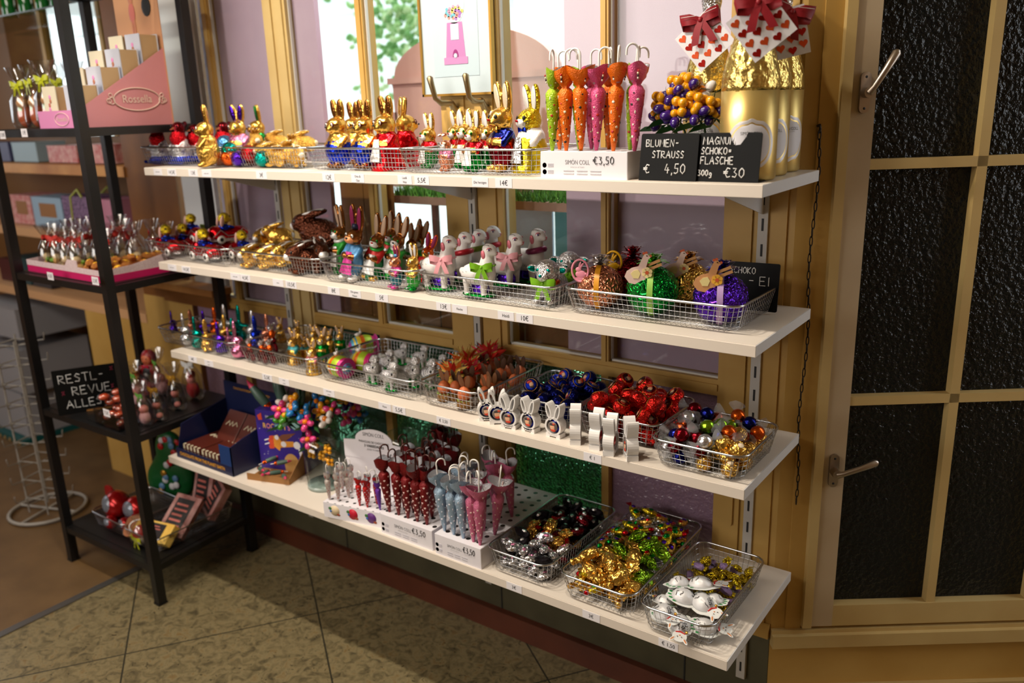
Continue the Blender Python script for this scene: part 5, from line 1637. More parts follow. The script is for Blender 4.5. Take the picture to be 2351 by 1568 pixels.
k.part('chalk_lettering', hand([('SCHOKO', .012, .080, .014, .7), ('EI', .078, .058, .018, .9), ('\u20ac', .030, .02, .016, .9), ('1', .080, .022, .016, .9), ('6', .094, .022, .016, .9)] if '6' in GL else
                               [('SCHOKO', .012, .080, .014, .7), ('- EI', .054, .056, .019, .95)], CHALK, M, .0010))
place(k, 'small blackboard lettered SCHOKO EI in the basket of large eggs', 'blackboard', (fx(1705, -.150, 2, 700), -.110, ZS[2] + .005), 4)

# ------------------------------------------------------------------ third shelf: long-eared bunnies, dressed bunnies
def long_ear(c):
    F = foil(c)
    p = [('e', (0, 0, .18), (.185, .17, .18), (0, 0, 0), 0), ('e', (0, -.02, .44), (.145, .145, .13), (0, 0, 0), 0), ('e', (0, -.13, .40), (.06, .05, .05), (0, 0, 0), 0), ('e', (0, .03, .75), (.075, .045, .26), (0, 0, 0), 0),
         ('e', (.19, -.02, .50), (.22, .08, .042), (0, 4, 14), 0), ('e', (-.08, -.12, .07), (.06, .09, .06), (0, 0, 0), 0), ('e', (.08, -.12, .07), (.06, .09, .06), (0, 0, 0), 0), ('c', (-.12, -.02, .3), (-.05, -.13, .22), .045, .035, 0), ('c', (.12, -.02, .3), (.05, -.13, .22), .045, .035, 0)]
    k = Kind('long_eared_bunny')
    k.part('body', blob('long_ear_body', p, [F], k=.03, cells=46))
    for s in (-1, 1):
        k.part('eye', MB().ell((s * .05, -.125, .455), .017, seg=8, rings=5).mesh('long_ear_eye', BLACK))
    k.part('nose', MB().ell((0, -.182, .41), .016, seg=8, rings=5).mesh('long_ear_nose', BLACK))
    return k
LE = long_ear('silver')
def F_(c):
    return {foil('silver').name: foil(c)}
for c, px, y, pt, rz, l in (('purple', 405, -0.226, 712, 150, 'purple long-eared foil bunny at the rack end'), ('silver', 430, -0.300, 718, 170, 'silver long-eared foil bunny in front at the rack end'), ('teal', 455, -0.305, 726, 160, 'teal long-eared foil bunny in front with one ear sideways'),
                            ('gold', 477, -0.305, 733, 60, 'gold long-eared foil bunny in the front row'), ('purple', 506, -0.300, 738, 170, 'purple long-eared foil bunny in the front row'), ('pink', 545, -0.305, 735, 165, 'pink long-eared foil bunny in the front row beside the motorbikes'),
                            ('copper', 448, -0.229, 710, 90, 'copper long-eared foil bunny in the second row behind the teal one'), ('purple', 474, -0.214, 713, 10, 'purple long-eared foil bunny in the second row'), ('orange', 500, -0.183, 705, 20, 'orange long-eared foil bunny in the back row'),
                            ('silver', 522, -0.183, 698, 0, 'silver long-eared foil bunny in the back row'), ('teal', 538, -0.218, 730, 30, 'teal long-eared foil bunny behind the pink one'), ('teal', 554, -0.183, 700, 0, 'teal long-eared foil bunny in the back row'),
                            ('blue', 590, -0.198, 725, 40, 'blue long-eared foil bunny beside the dressed bunnies'), ('silver', 584, -0.177, 712, 0, 'silver long-eared foil bunny behind the blue one'), ('copper', 616, -0.177, 720, 0, 'copper long-eared foil bunny in the back row next to the gold ones'),
                            ('gold', 520, -0.229, 722, 20, 'gold long-eared foil bunny in the middle row'), ('pink', 528, -0.239, 750, 200, 'pink long-eared foil bunny in the middle row')):
    fig(LE, l, 'chocolate bunny', px, y, 3, 800, pt, rz, 'long-eared foil bunnies', F_(c))
skirt = {}
for n, top, bot in (('teal', enamel('turquoise', (70, 170, 180)), foil('gold')), ('rose', enamel('dusty_rose', (206, 120, 120)), foil('gold')), ('gold', G0, G0), ('green', foil('green'), foil('green'))):
    skirt[n] = bun('small_dressed_bunny', [G0, top, bot, G0, enamel('cream', (236, 220, 190)), G0], lining=CRE, fat=1.2, ear=.19, splay=22, cells=42, ew=.075, head=1.12, dress=(n != 'green'), collar=WHITE if n == 'rose' else None)
for n, px, y, pb, pt, rz, l in (('gold', 648, -.10, 800, 727, 10, 'gold bunny with splayed ears at the back beside the long-eared ones'), ('teal', 680, -.245, 845, 750, 0, 'small gold bunny in a turquoise skirt'), ('gold', 688, -.11, 810, 732, -10, 'gold bunny with splayed ears in the back row'),
                                ('rose', 722, -.285, 862, 775, 10, 'small gold bunny in a dusty rose coat at the front'), ('teal', 705, -.20, 840, 765, 20, 'small gold bunny in a turquoise skirt behind the rose one'), ('green', 745, -.19, 842, 748, 25, 'gold bunny with a green egg near the striped eggs'),
                                ('green', 785, -.10, 825, 746, 20, 'gold bunny with a green coat at the back near the striped eggs'), ('gold', 725, -.11, 818, 742, 15, 'gold bunny in the middle of the back row'), ('gold', 760, -.11, 822, 752, 20, 'gold bunny in the back row beside the green-coated one')):
    fig(skirt[n], l, 'chocolate bunny', px, y, 3, pb, pt, rz, 'small dressed bunnies')
k = Kind('bunny_on_motorbike')
p = [('e', (0, 0, .38), (.26, .10, .10), (0, -8, 0), 0), ('e', (-.18, 0, .42), (.16, .10, .09), (0, 0, 0), 0), ('e', (-.05, 0, .60), (.13, .12, .15), (0, 0, 0), 2), ('e', (.04, 0, .80), (.12, .11, .11), (0, 0, 0), 1),
     ('e', (-.10, -.06, .93), (.18, .035, .05), (0, 28, 10), 1), ('e', (-.10, .06, .93), (.18, .035, .05), (0, 28, -10), 1), ('c', (.05, -.1, .6), (.24, -.08, .52), .04, .03, 2), ('c', (.05, .1, .6), (.24, .08, .52), .04, .03, 2)]
k.part('rider', blob('biker_body', p, [foil('darkred', 1), foil('silver'), foil('orange')], k=.03, cells=40))
for x in (-.26, .30):
    k.part('wheel', MB().lathe([(.17, -.04), (.17, .04), (.09, .05), (.001, .05)], 16, M=Matrix.Translation((x, 0, .17)) @ Matrix.Rotation(rad(90), 4, 'X'), mis=[0, 1, 1]).mesh('bike_wheel', [foil('crimson', 1), foil('gold')]))
k.part('handlebar', MB().tube([(.24, -.14, .52), (.26, 0, .50), (.24, .14, .52)], .02, 6).mesh('bike_handlebar', foil('silver')))
for px, y, pb, s, rz, l in ((575, -.300, 822, .075, 168, 'foil bunny on a dark red motorbike at the front beside the pink long-eared bunny'), (603, -.295, 832, .075, 165, 'foil bunny on a dark red motorbike second from the pink long-eared bunny'),
                            (622, -.285, 842, .078, 170, 'foil bunny on a dark red motorbike next to the turquoise skirt'), (628, -.20, 815, .10, 160, 'large silver foil bunny on a motorbike behind the front three')):
    place(k, l, 'chocolate bunny', (fx(px, y, 3, pb), y, ZS[3] + .004), rz, s, 'motorbike bunnies')
# striped eggs with a little rabbit on top
STR = [enamel('st_' + n, c) for n, c in (('pink', (226, 50, 130)), ('lime', (170, 200, 40)), ('orange', (232, 110, 30)), ('yellow', (240, 210, 60)), ('blue', (80, 170, 210)), ('purple', (160, 80, 170)))]
k = Kind('striped_egg')
rows = 24
prof = [(.42 * math.sin(PI * i / rows) ** .85 + 1e-7, -.56 * math.cos(PI * i / rows)) for i in range(rows + 1)]
M = Matrix.Translation((0, 0, .40)) @ Matrix.Rotation(rad(90), 4, 'Y')
k.part('egg', MB().lathe(prof, 22, 0, M, mis=[(i // 2 * 5 + i // 7) % 6 for i in range(rows)]).mesh('striped_egg', STR))
k.part('lace_band', MB().tube([(.57 * math.cos(a), .435 * math.sin(a), .40 + .012 * math.cos(9 * a)) for a in [2 * PI * i / 40 for i in range(40)]], .03, 6, closed=True).mesh('egg_lace', WHITE))
k.part('frill', MB().lathe([(.30, .40), (.40, .47), (.38, .50)], 22, 0, M).mesh('egg_frill', enamel('magenta', (200, 50, 140))))
r_ = MB().ell((-.18, 0, .86), (.11, .07, .08)).ell((-.08, 0, .94), (.055, .05, .055)).ell((-.09, -.03, 1.03), (.02, .015, .06), (0, -12, 0)).ell((-.09, .03, 1.03), (.02, .015, .06), (0, -12, 0)).ell((-.29, 0, .87), .03)
k.part('rabbit', r_.mesh('egg_rabbit', WHITE))
for px, y, pb, s, rz, l in ((782, -.270, 868, .078, -8, 'rainbow striped egg with a white rabbit, beside the small dressed bunnies'), (836, -.205, 862, .078, 10, 'rainbow striped egg behind the silver lambs'), (838, -.085, 832, .085, 60, 'yellow and green striped egg at the back of its basket')):
    place(k, l, 'striped egg', (fx(px, y, 3, pb), y, ZS[3] + .004), rz, s, 'striped eggs')
# small silver lambs on green bases
k = Kind('small_silver_lamb')
S1 = foil('silver', 1)
p = [('e', (-.10, 0, .46), (.33, .20, .20), (0, 0, 0), 0), ('c', (.12, 0, .52), (.17, 0, .75), .15, .12, 0), ('e', (.20, -.02, .85), (.16, .145, .14), (0, 10, 0), 0), ('e', (.29, -.04, .80), (.07, .075, .065), (0, 0, 0), 0),
     ('e', (-.03, 0, .06), (.27, .16, .065), (0, 0, 0), 1), ('e', (-.04, 0, .24), (.17, .07, .18), (0, 0, 0), 1), ('e', (.12, -.12, .82), (.03, .05, .06), (0, 0, 0), 0)]
for x in (-.20, .10):
    for s in (-1, 1):
        p.append(('c', (x, s * .075, .36), (x, s * .075, .08), .06, .045, 0))
k.part('body', blob('small_lamb_body', p, [S1, foil('green')], k=.03, cells=44))
for s in (-1, 1):
    k.part('eye', MB().ell((.28, -.02 + s * .085, .87), .018, seg=8, rings=5).mesh('small_lamb_eye', BLACK))
k.part('nose', MB().tube([(.36, -.07, .80), (.365, -.04, .79), (.36, -.01, .80)], .009, 5).mesh('small_lamb_nose', BLACK))
k.part('collar', MB().tube([(.155 + .115 * math.cos(a), .115 * math.sin(a), .66 + .03 * math.cos(a)) for a in [2 * PI * i / 14 for i in range(14)]], .016, 6, closed=True).mesh('small_lamb_collar', foil('green')))
k.part('bell', MB().ell((.20, -.125, .60), (.03, .03, .035)).mesh('small_lamb_bell', BLACK))
for px, y, pb, pt, rz, l in ((858, -.272, 885, 812, -10, 'small silver lamb nearest the striped egg'), (893, -.185, 872, 800, -5, 'small silver lamb behind the front two'), (900, -.290, 906, 828, -6, 'small silver lamb at the very front'),
                             (952, -.235, 895, 815, -20, 'small silver lamb with a bell in front of the tall shaded ones'), (925, -.095, 855, 786, 0, 'small silver lamb in the back row'), (970, -.095, 862, 790, 0, 'small silver lamb at the back next to the feathers'),
                             (990, -.22, 905, 820, -12, 'small silver lamb beside the basket of straw eggs'), (1012, -.13, 885, 812, 0, 'small silver lamb half hidden by yellow feathers')):
    fig(k, l, 'chocolate lamb', px, y, 3, pb, pt, rz, 'small silver lambs', unit=.98)
# eggs on straw with card ears, and feathered ones
STRAW = mat('straw_base', (196, 140, 60), .7, bump=(60, .8, 'noise', .03), var=((150, 96, 34), 20))
def straw_egg(ears, feathers, shell):
    k = Kind('egg_on_straw')
    k.part('straw', MB().lathe([(.32, 0), (.34, .03), (.33, .28), (.22, .34), (.001, .34)], 18).mesh('straw_pot', STRAW))
    k.part('egg', MB().lathe([(1e-6, .30), (.18, .33), (.28, .45), (.30, .58), (.25, .74), (.15, .86), (1e-6, .92)], 16).mesh('straw_egg_shell', shell))
    lf = MB()
    for a in range(5):
        t = -1.2 + a * .6
        lf.sheet([[(.26 * math.sin(t) - .03, -.26 * math.cos(t), .34), (.33 * math.sin(t), -.36 * math.cos(t), .38)], [(.26 * math.sin(t) + .05, -.26 * math.cos(t), .34), (.36 * math.sin(t) + .05, -.34 * math.cos(t), .33)]])
    k.part('paper_leaves', lf.mesh('straw_leaves', mat('lime_paper', (160, 210, 90), .6)))
    if ears:
        for s in (-1, 1):
            k.part('ear', MB().ell((s * .15, .06, 1.10), (.13, .02, .32), (6, s * 14, 0)).mesh('straw_egg_ear', ears))
    if feathers:
        rr = random.Random(len(feathers))
        f = MB()
        for i in range(64):
            a, e = rr.uniform(0, 6.28), rr.uniform(.2, 1.45)
            d = Vector((math.cos(a) * math.cos(e), math.sin(a) * math.cos(e), math.sin(e)))
            p0 = Vector((0, 0, .80)) + d * .1
            L_ = rr.uniform(.45, 1.05)
            sd = d.orthogonal().normalized() * rr.uniform(.05, .12)
            cv = Vector((rr.uniform(-.2, .2), rr.uniform(-.2, .2), -.1))
            f.sheet([[tuple(p0), tuple(p0 + d * L_ * .5 + sd), tuple(p0 + d * L_ + cv)], [tuple(p0), tuple(p0 + d * L_ * .5 - sd), tuple(p0 + d * L_ + cv + sd * .2)]], i % len(feathers))
        k.part('feathers', f.mesh('straw_feathers', feathers))
    return k
SHO = mat('egg_terracotta', (206, 108, 60), .5)
EB, EBD = mat('card_ear_brown', (124, 78, 44), .65), mat('card_ear_dark', (74, 44, 24), .65)
FR, FY, FO, FP = [mat('feather_' + n, c, .8) for n, c in (('red', (212, 40, 24)), ('yellow', (240, 206, 110)), ('orange', (236, 120, 40)), ('pink', (220, 60, 80)))]
se, sd_, sf, sfr = straw_egg(EB, None, SHO), straw_egg(EBD, None, SHO), straw_egg(None, [FY, FY, FO, FY, FR], mat('egg_yellow', (236, 190, 60), .5)), straw_egg(None, [FR, FR, FP, FY, FR], SHO)
g = 'eggs on straw'
for kk, px, y, pb, s, rz, l in ((se, 1022, -.268, 932, .060, 0, 'terracotta egg with brown card ears at the front of its basket'), (se, 1068, -.285, 946, .062, 10, 'terracotta egg with brown card ears at the front corner'), (se, 1116, -.250, 942, .060, -10, 'terracotta egg with brown card ears behind the white bunny clips'),
                                (sd_, 1078, -.205, 918, .060, 20, 'egg with dark card ears in the second row'), (sd_, 1118, -.170, 912, .060, 0, 'egg with dark card ears in the middle of its basket'), (sd_, 1152, -.190, 925, .058, 10, 'egg with dark card ears at the rim next to the blue balls'),
                                (sd_, 1150, -.105, 890, .060, 20, 'egg with dark card ears at the back'), (sd_, 1195, -.060, 880, .060, 0, 'egg with dark card ears in the back corner of its basket'), (sd_, 1165, -.075, 880, .060, 30, 'egg with dark card ears at the back beside the corner one'), (sd_, 1112, -.095, 884, .060, 10, 'egg with dark card ears at the back in the middle'),
                                (sd_, 1182, -.125, 900, .058, 0, 'egg with dark card ears along the rim by the blue balls'), (se, 1130, -.215, 928, .058, 0, 'terracotta egg with brown card ears in the second row'), (sd_, 1048, -.250, 925, .058, 0, 'egg with dark card ears between the front two'), (sf, 1044, -.215, 905, .060, 0, 'egg covered in yellow feathers beside the silver lambs'),
                                (sf, 1075, -.125, 880, .064, 40, 'egg with yellow and pink feathers at the back'), (sfr, 1082, -.165, 898, .056, 0, 'egg with red feathers in the middle of its basket'), (sfr, 1125, -.060, 866, .066, 0, 'egg with bright red feathers against the window')):
    place(kk, l, 'decorated egg', (fx(px, y, 3, pb), y, ZS[3] + .004), rz, s, g)

# ------------------------------------------------------------------ heaps
def heap(rect, z0, kinds, n, seed, r=.016, tries=16, squash=.8):
    """drops items one after another where they lie lowest; yields (kind index, place)"""
    rr = random.Random(seed)
    put = []
    for i in range(n):
        best = None
        for _ in range(tries):
            x, y = rr.uniform(rect[0], rect[1]), rr.uniform(rect[2], rect[3])
            z = z0 + r * squash
            for (a, b_, c) in put:
                d2 = (x - a) ** 2 + (y - b_) ** 2
                if d2 < (2 * r) ** 2:
                    z = max(z, c + math.sqrt((2 * r) ** 2 - d2) * squash)
            if best is None or z < best[2]:
                best = (x, y, z)
        put.append(best)
    return put
def bonbon(c, ringc):
    k = Kind('foil_ball')
    b = MB().lathe([(.5, -.52), (.82, -.46), (.98, -.20), (1.0, .10), (.92, .42), (.70, .62), (.001, .70)], 18)
    rr = random.Random(4)
    b.v = [(x * (1 + rr.uniform(-.03, .03)), y * (1 + rr.uniform(-.03, .03)), z) for x, y, z in b.v]
    k.part('sweet', b.mesh('ball_foil', foil(c, 1, .0195)))
    k.part('gold_ring', MB().tube([(.74 * math.cos(a), .74 * math.sin(a), .615) for a in [2 * PI * i / 20 for i in range(20)]], .03, 5, closed=True).mesh('ball_ring', foil('gold')))
    pt = MB().lathe([(.62, .665), (.60, .69), (.001, .715)], 16, 0)
    pt.ell((-.06, -.04, .70), (.28, .34, .05), mi=1, seg=10, rings=5).ell((-.05, .26, .705), (.30, .16, .05), mi=2, seg=10, rings=5).ell((.1, -.36, .70), (.36, .20, .04), mi=3, seg=10, rings=5)
    k.part('portrait', pt.mesh('ball_portrait', [ringc, mat('portrait_skin', (226, 176, 140), .5), mat('portrait_hair', (70, 60, 56), .5), mat('portrait_coat', (200, 60, 30), .5)]))
    return k
FOIL['scarlet'] = (226, 44, 38)
bb_, rb_ = bonbon('navy', foil('blue')), bonbon('scarlet', foil('darkred'))
for i, (x, y, z) in enumerate(heap((1.365, 1.515, -.250, -.075), ZS[3] + .004, None, 30, 3, .0200)):
    place(bb_, 'dome-shaped sweet in dark blue foil heaped in its wire basket', 'chocolate ball', (x, y, z), rng.uniform(0, 360), .0215, 'blue foil balls in the basket', None, (rng.uniform(-70, 70), rng.uniform(-50, 50)))
for i, (x, y, z) in enumerate(heap((1.578, 1.735, -.258, -.095), ZS[3] + .004, None, 46, 5, .0200)):
    place(rb_, 'dome-shaped sweet in red foil heaped in its wire basket', 'chocolate ball', (x, y, z), rng.uniform(0, 360), .0220, 'red foil balls in the basket', None, (rng.uniform(-70, 70), rng.uniform(-50, 50)))
# white bunny-shaped holders, each holding one ball
def clip_kind(ball):
    k = Kind('bunny_holder')
    t = .013
    b = MB()
    n = 28
    for r0, r1, y0, y1 in ((.0205, .0255, -t, t),):
        o_ = [(r1 * math.cos(2 * PI * i / n), r1 * math.sin(2 * PI * i / n)) for i in range(n)]
        q_ = [(r0 * math.cos(2 * PI * i / n), r0 * math.sin(2 * PI * i / n)) for i in range(n)]
        vs = [(p[0], y, p[1] + .031) for y in (y0, y1) for p in o_ + q_]
        fs = []
        for i in range(n):
            j = (i + 1) % n
            fs += [(i, j, n + j, n + i), (2 * n + j, 2 * n + i, 3 * n + i, 3 * n + j), (i, 2 * n + i, 2 * n + j, j), (n + i, n + j, 3 * n + j, 3 * n + i)]
        b.add(vs, fs, 0, False)
    for s in (-1, 1):
        M = Matrix.Translation((s * .0135, 0, .070)) @ Matrix.Rotation(rad(s * 16), 4, 'Y')
        no = 20
        oo = [(.0078 * math.cos(2 * PI * i / no), .024 * math.sin(2 * PI * i / no)) for i in range(no)]
        ii = [(.0042 * math.cos(2 * PI * i / no), .0185 * math.sin(2 * PI * i / no)) for i in range(no)]
        vs = [(p[0], y, p[1]) for y in (-t, t) for p in oo + ii]
        fs = []
        for i in range(no):
            j = (i + 1) % no
            fs += [(i, j, no + j, no + i), (2 * no + j, 2 * no + i, 3 * no + i, 3 * no + j), (i, 2 * no + i, 2 * no + j, j), (no + i, no + j, 3 * no + j, 3 * no + i)]
        b.add(vs, fs, 0, False, M)
        b.box((s * .016 - .006, -t, 0), (s * .016 + .006, t, .012))
    b.box((-.012, -t, .004), (.012, t, .010))
    k.part('holder', b.mesh('bunny_holder', mat('milky_plastic', (232, 230, 228), .35)))
    k.part('sweet', MB().ell((0, -.001, .031), (.0202, .0125, .0202), mi=0, seg=22, rings=12).mesh('holder_sweet', foil(ball, 0, 1.0)))
    f = MB()
    yf = -.0136
    f.lathe([(.0145, .0), (.0145, .0008), (.001, .0012)], 20, 0, Matrix.Translation((0, -.0125, .031)) @ Matrix.Rotation(rad(90), 4, 'X'))
    f.ell((-.001, yf, .0295), (.0075, .0012, .0085), mi=1, seg=12, rings=6).ell((-.002, yf - .0002, .037), (.0085, .0012, .0045), mi=2, seg=10, rings=6).ell((.003, yf - .0004, .0385), (.005, .0012, .003), mi=3, seg=8, rings=5).ell((.001, yf, .021), (.0085, .0012, .004), mi=3, seg=10, rings=5)
    k.part('portrait', f.mesh('holder_portrait', [mat('portrait_back', (120, 110, 104), .4), MATS['portrait_skin'], MATS['portrait_hair'], MATS['portrait_coat']]))
    return k
cb, cr2 = clip_kind('navy'), clip_kind('red')
for px, y, pb, rz, s, l in ((1118, -.318, 955, 40, .90, 'white bunny-shaped holder with a blue ball next to the straw eggs'), (1143, -.322, 968, 38, .92, 'white bunny-shaped holder with a blue ball second from the straw eggs'), (1172, -.330, 980, 8, .90, 'white bunny-shaped holder with a blue ball third from the straw eggs'),
                           (1219, -.322, 990, -5, .90, 'white bunny-shaped holder with a blue ball fourth from the straw eggs'), (1276, -.320, 1000, -2, .90, 'white bunny-shaped holder with a blue ball closest to the red-ball holders')):
    place(cb, l, 'sweet holder', (fx(px, y, 3, pb), y, ZS[3]), rz, s, 'bunny holders with blue balls')
for px, y, pb, rz, s, l in ((1322, -.325, 1017, -62, .95, 'white bunny-shaped holder with a red ball next to the blue ones'), (1371, -.325, 1026, -78, .96, 'white bunny-shaped holder turned sideways above the price label'), (1402, -.338, 1040, -76, .96, 'white bunny-shaped holder turned sideways, third of the red-ball ones'),
                           (1448, -.338, 1052, -50, .98, 'white bunny-shaped holder with a red ball beside the wrapped truffles')):
    place(cr2, l, 'sweet holder', (fx(px, y, 3, pb), y, ZS[3]), rz, s, 'bunny holders with red balls')
# wrapped truffles and gold balls
def truffle(c):
    k = Kind('wrapped_truffle')
    k.part('ball', MB().ell((0, 0, 0), (1, .95, .95), seg=18, rings=12).mesh('truffle_foil', foil(c, 0, .016)))
    st = MB()
    for i in range(5):
        a = .5 + i * .22
        st.sheet([[(.1 + .12 * q + w * .05, -1.0 * math.cos(a) * math.sqrt(1 - (.1 + .12 * q) ** 2) * .97, .97 * math.sin(a) * math.sqrt(1 - (.1 + .12 * q) ** 2)) for q in range(2)] for w in (0, 1)])
    k.part('print', st.mesh('truffle_print', WHITE))
    rr = random.Random(7)
    for s in (-1, 1):
        rows = []
        for t, r in ((.80, .45), (1.1, .22), (1.5, .75), (2.1, 1.15)):
            rows.append([(s * t, r * (1 + .25 * rr.uniform(-1, 1)) * math.cos(2 * PI * i / 10), r * (1 + .25 * rr.uniform(-1, 1)) * .6 * math.sin(2 * PI * i / 10)) for i in range(11)])
        k.part('cellophane_twist', MB().sheet(rows).mesh('truffle_twist', CELLO2))
    return k
TR = {c: truffle(c) for c in ('crimson', 'orange', 'navy', 'silver', 'lime')}
gbl = Kind('gold_ball')
gbl.part('ball', lump('gold_ball_foil', (1, 1, 1), foil('gold', 2, .0165), 3, .03, 18, 12))
gbl.part('paper_seal', MB().lathe([(.36, .93), (.30, .98), (.001, 1.02)], 12).mesh('ball_seal', mat('seal_cream', (226, 206, 176), .5)))
names = ['crimson', 'orange', 'orange', 'navy', 'silver', 'lime', 'crimson', 'silver']
for i, (x, y, z) in enumerate(heap((1.800, 1.962, -.325, -.165), ZS[3] + .004, None, 62, 21, .0165)):
    gold = (x - 1.80) / .165 + (-.165 - y) * 1.2 + rng.uniform(-.25, .25) > .85
    if gold:
        place(gbl, 'gold foil ball heaped among the wrapped truffles', 'chocolate ball', (x, y, z), rng.uniform(0, 360), .0180, 'gold foil balls', None, (rng.uniform(-80, 80), rng.uniform(-60, 60)))
    else:
        c = names[i % len(names)]
        w = dict(crimson='dark red', orange='orange', navy='black and blue', silver='silver', lime='green')[c]
        place(TR[c], w + ' foil truffle in twisted cellophane in its wire basket', 'wrapped truffle', (x, y, z + .002), rng.uniform(0, 360), .0165, w + ' truffles', None, (rng.uniform(-25, 25), rng.uniform(-25, 25)))
q = on_z(1690, 1085, ZS[3] + .016)
place(gbl, 'gold foil ball at the front corner of the truffle basket', 'chocolate ball', (1.948, -.322, ZS[3] + .020), 0, .019, None, None, (20, 10))

# ------------------------------------------------------------------ lowest shelf: baskets of sweets
def sweet(name, shape, mats, seed):
    k = Kind(name)
    if shape == 'oval':
        k.part('wrapper', lump(name, (1.25, .72, .55), mats[0], seed, .12, 14, 9))
        k.part('print', MB().ell((.2, 0, .45), (.42, .30, .14), seg=10, rings=6).mesh(name + '_print', mats[1]))
    elif shape == 'bottle':
        b = MB().lathe([(.001, -1.5), (.5, -1.45), (.62, -1.2), (.6, -.2), (.42, .25), (.26, .5), (.30, 1.0), (.001, 1.05)], 14, 0, Matrix.Rotation(rad(90), 4, 'Y'))
        rr = random.Random(seed)
        b.v = nudge(b.v, .09, rr)
        k.part('wrapper', b.mesh(name, mats[0]))
        k.part('twisted_end', MB().lathe([(.28, 1.0), (.36, 1.3), (.20, 1.45)], 10, 0, Matrix.Rotation(rad(90), 4, 'Y')).mesh(name + '_end', mats[1]))
    elif shape == 'block':
        b = MB().box((-1.1, -.7, -.45), (1.1, .7, .45))
        b = MB().ell((0, 0, 0), (1.2, .8, .6), seg=8, rings=5)
        rr = random.Random(seed)
        b.v = nudge(b.v, .14, rr)
        b.sm = [False] * len(b.sm)
        k.part('wrapper', b.mesh(name, mats[0]))
        k.part('fold', MB().sheet([[(1.0, -.5, .1), (1.5, -.65, .0)], [(1.0, .5, .1), (1.5, .6, .1)]]).sheet([[(-1.0, -.5, .1), (-1.5, -.65, .0)], [(-1.0, .5, .1), (-1.5, .6, .1)]]).mesh(name + '_fold', mats[1]))
    elif shape == 'fish':
        b = MB().ell((0, 0, 0), (1.2, .6, .45), seg=14, rings=9, mi=0)
        b.ell((1.25, 0, 0), (.45, .35, .3), mi=1, seg=10, rings=6).ell((.1, 0, .3), (.42, .42, .25), mi=2, seg=10, rings=6).ell((-.7, .1, .25), (.32, .32, .2), mi=3, seg=10, rings=6)
        k.part('wrapper', b.mesh(name, mats[:4]))
        k.part('tail', MB().sheet([[(-1.0, -.12, 0), (-1.7, -.5, .05)], [(-1.0, .12, 0), (-1.7, .5, -.05)]]).mesh(name + '_tail', mats[1]))
    return k
SW = {'dark': sweet('dark_sweet', 'oval', [foil('darkred', 1, .017), foil('silver', 1, .017)], 1), 'black': sweet('black_sweet', 'oval', [mat('foil_black', (34, 30, 34), .22, .9, (110, .5, 'noise', .006)), foil('silver', 1, .017)], 2),
      'silver': sweet('silver_sweet', 'oval', [foil('silver', 2, .017), foil('pink', 1, .017)], 3), 'goldred': sweet('gold_red_sweet', 'block', [foil('gold', 2, .017), foil('red', 1, .017)], 4),
      'goldbottle': sweet('gold_bottle_sweet', 'bottle', [foil('gold', 2, .017), foil('gold', 1, .017)], 5), 'lime': sweet('lime_sweet', 'block', [foil('lime', 2, .017), foil('lime', 1, .017)], 6), 'silverblock': sweet('silver_block_sweet', 'block', [foil('silver', 2, .017), foil('silver', 1, .017)], 7),
      'limebottle': sweet('lime_bottle_sweet', 'bottle', [foil('lime', 2, .017), foil('lime', 1, .017)], 8), 'chick': sweet('chick_sweet', 'fish', [foil('yellow', 1, .017), foil('red', 1, .017), foil('green', 1, .017), foil('purple')], 9),
      'chick2': sweet('chick_sweet', 'fish', [foil('gold', 1, .017), foil('green', 1, .017), foil('purple', 0, .017), foil('red', 1, .017)], 10), 'yellow': sweet('yellow_sweet', 'block', [foil('yellow', 2, .017), foil('yellow', 1, .017)], 11),
      'lilac': sweet('lilac_sweet', 'block', [mat('wrap_lilac', (168, 140, 190), .3, .4, (70, .35, 'noise', .01)), foil('yellow', 1, .017)], 12), 'gold': sweet('gold_sweet', 'block', [foil('gold', 2, .017), foil('gold', 1, .017)], 13)}
def spill(rect, n, seed, choose, r, base, labels, z0=None):
    rr = random.Random(seed + 100)
    for x, y, z in heap(rect, (z0 or ZS[4] + .004), None, n, seed, r, 10, .62):
        c = choose((x - rect[0]) / (rect[1] - rect[0]), (y - rect[2]) / (rect[3] - rect[2]), rr)
        place(SW[c], labels[c][0], 'wrapped sweet', (x, y, z), rr.uniform(0, 360), base * rr.uniform(.9, 1.12) * (labels[c][2] if len(labels[c]) > 2 else 1), labels[c][1], None, (rr.uniform(-28, 28), rr.uniform(-28, 28)))
spill((1.388, 1.518, -.375, -.095), 104, 41, lambda u, v, r: ('silver' if r.random() < .85 else 'black') if v < .26 else ('goldred' if r.random() < .55 else ('dark' if r.random() < .5 else 'silver')) if v < .56 else ('black' if r.random() < .72 else ('dark' if r.random() < .7 else 'silver')), 0.0160, .0180,
      dict(silver=('oval sweet in crumpled silver foil with a pink spot', 'silver oval sweets'), black=('oval sweet in black foil with a silver stripe', 'black oval sweets'), dark=('oval sweet in dark red foil with a silver spot', 'dark red oval sweets'),
           goldred=('gold foil sweet with red folded ends', 'gold and red sweets')))
def ch2(u, v, r):
    q = r.random()
    if v > .55:
        return 'chick' if q < .45 else 'chick2' if q < .85 else 'silverblock'
    if v > .30:
        return ('lime' if q < .35 else 'limebottle' if q < .5 else 'gold' if q < .68 else 'silverblock' if q < .86 else 'chick2') if u > .3 else ('chick2' if q < .5 else 'silverblock')
    return 'goldbottle' if q < .45 else 'gold' if q < .62 else 'lime' if q < .76 else 'silverblock' if q < .88 else 'chick'
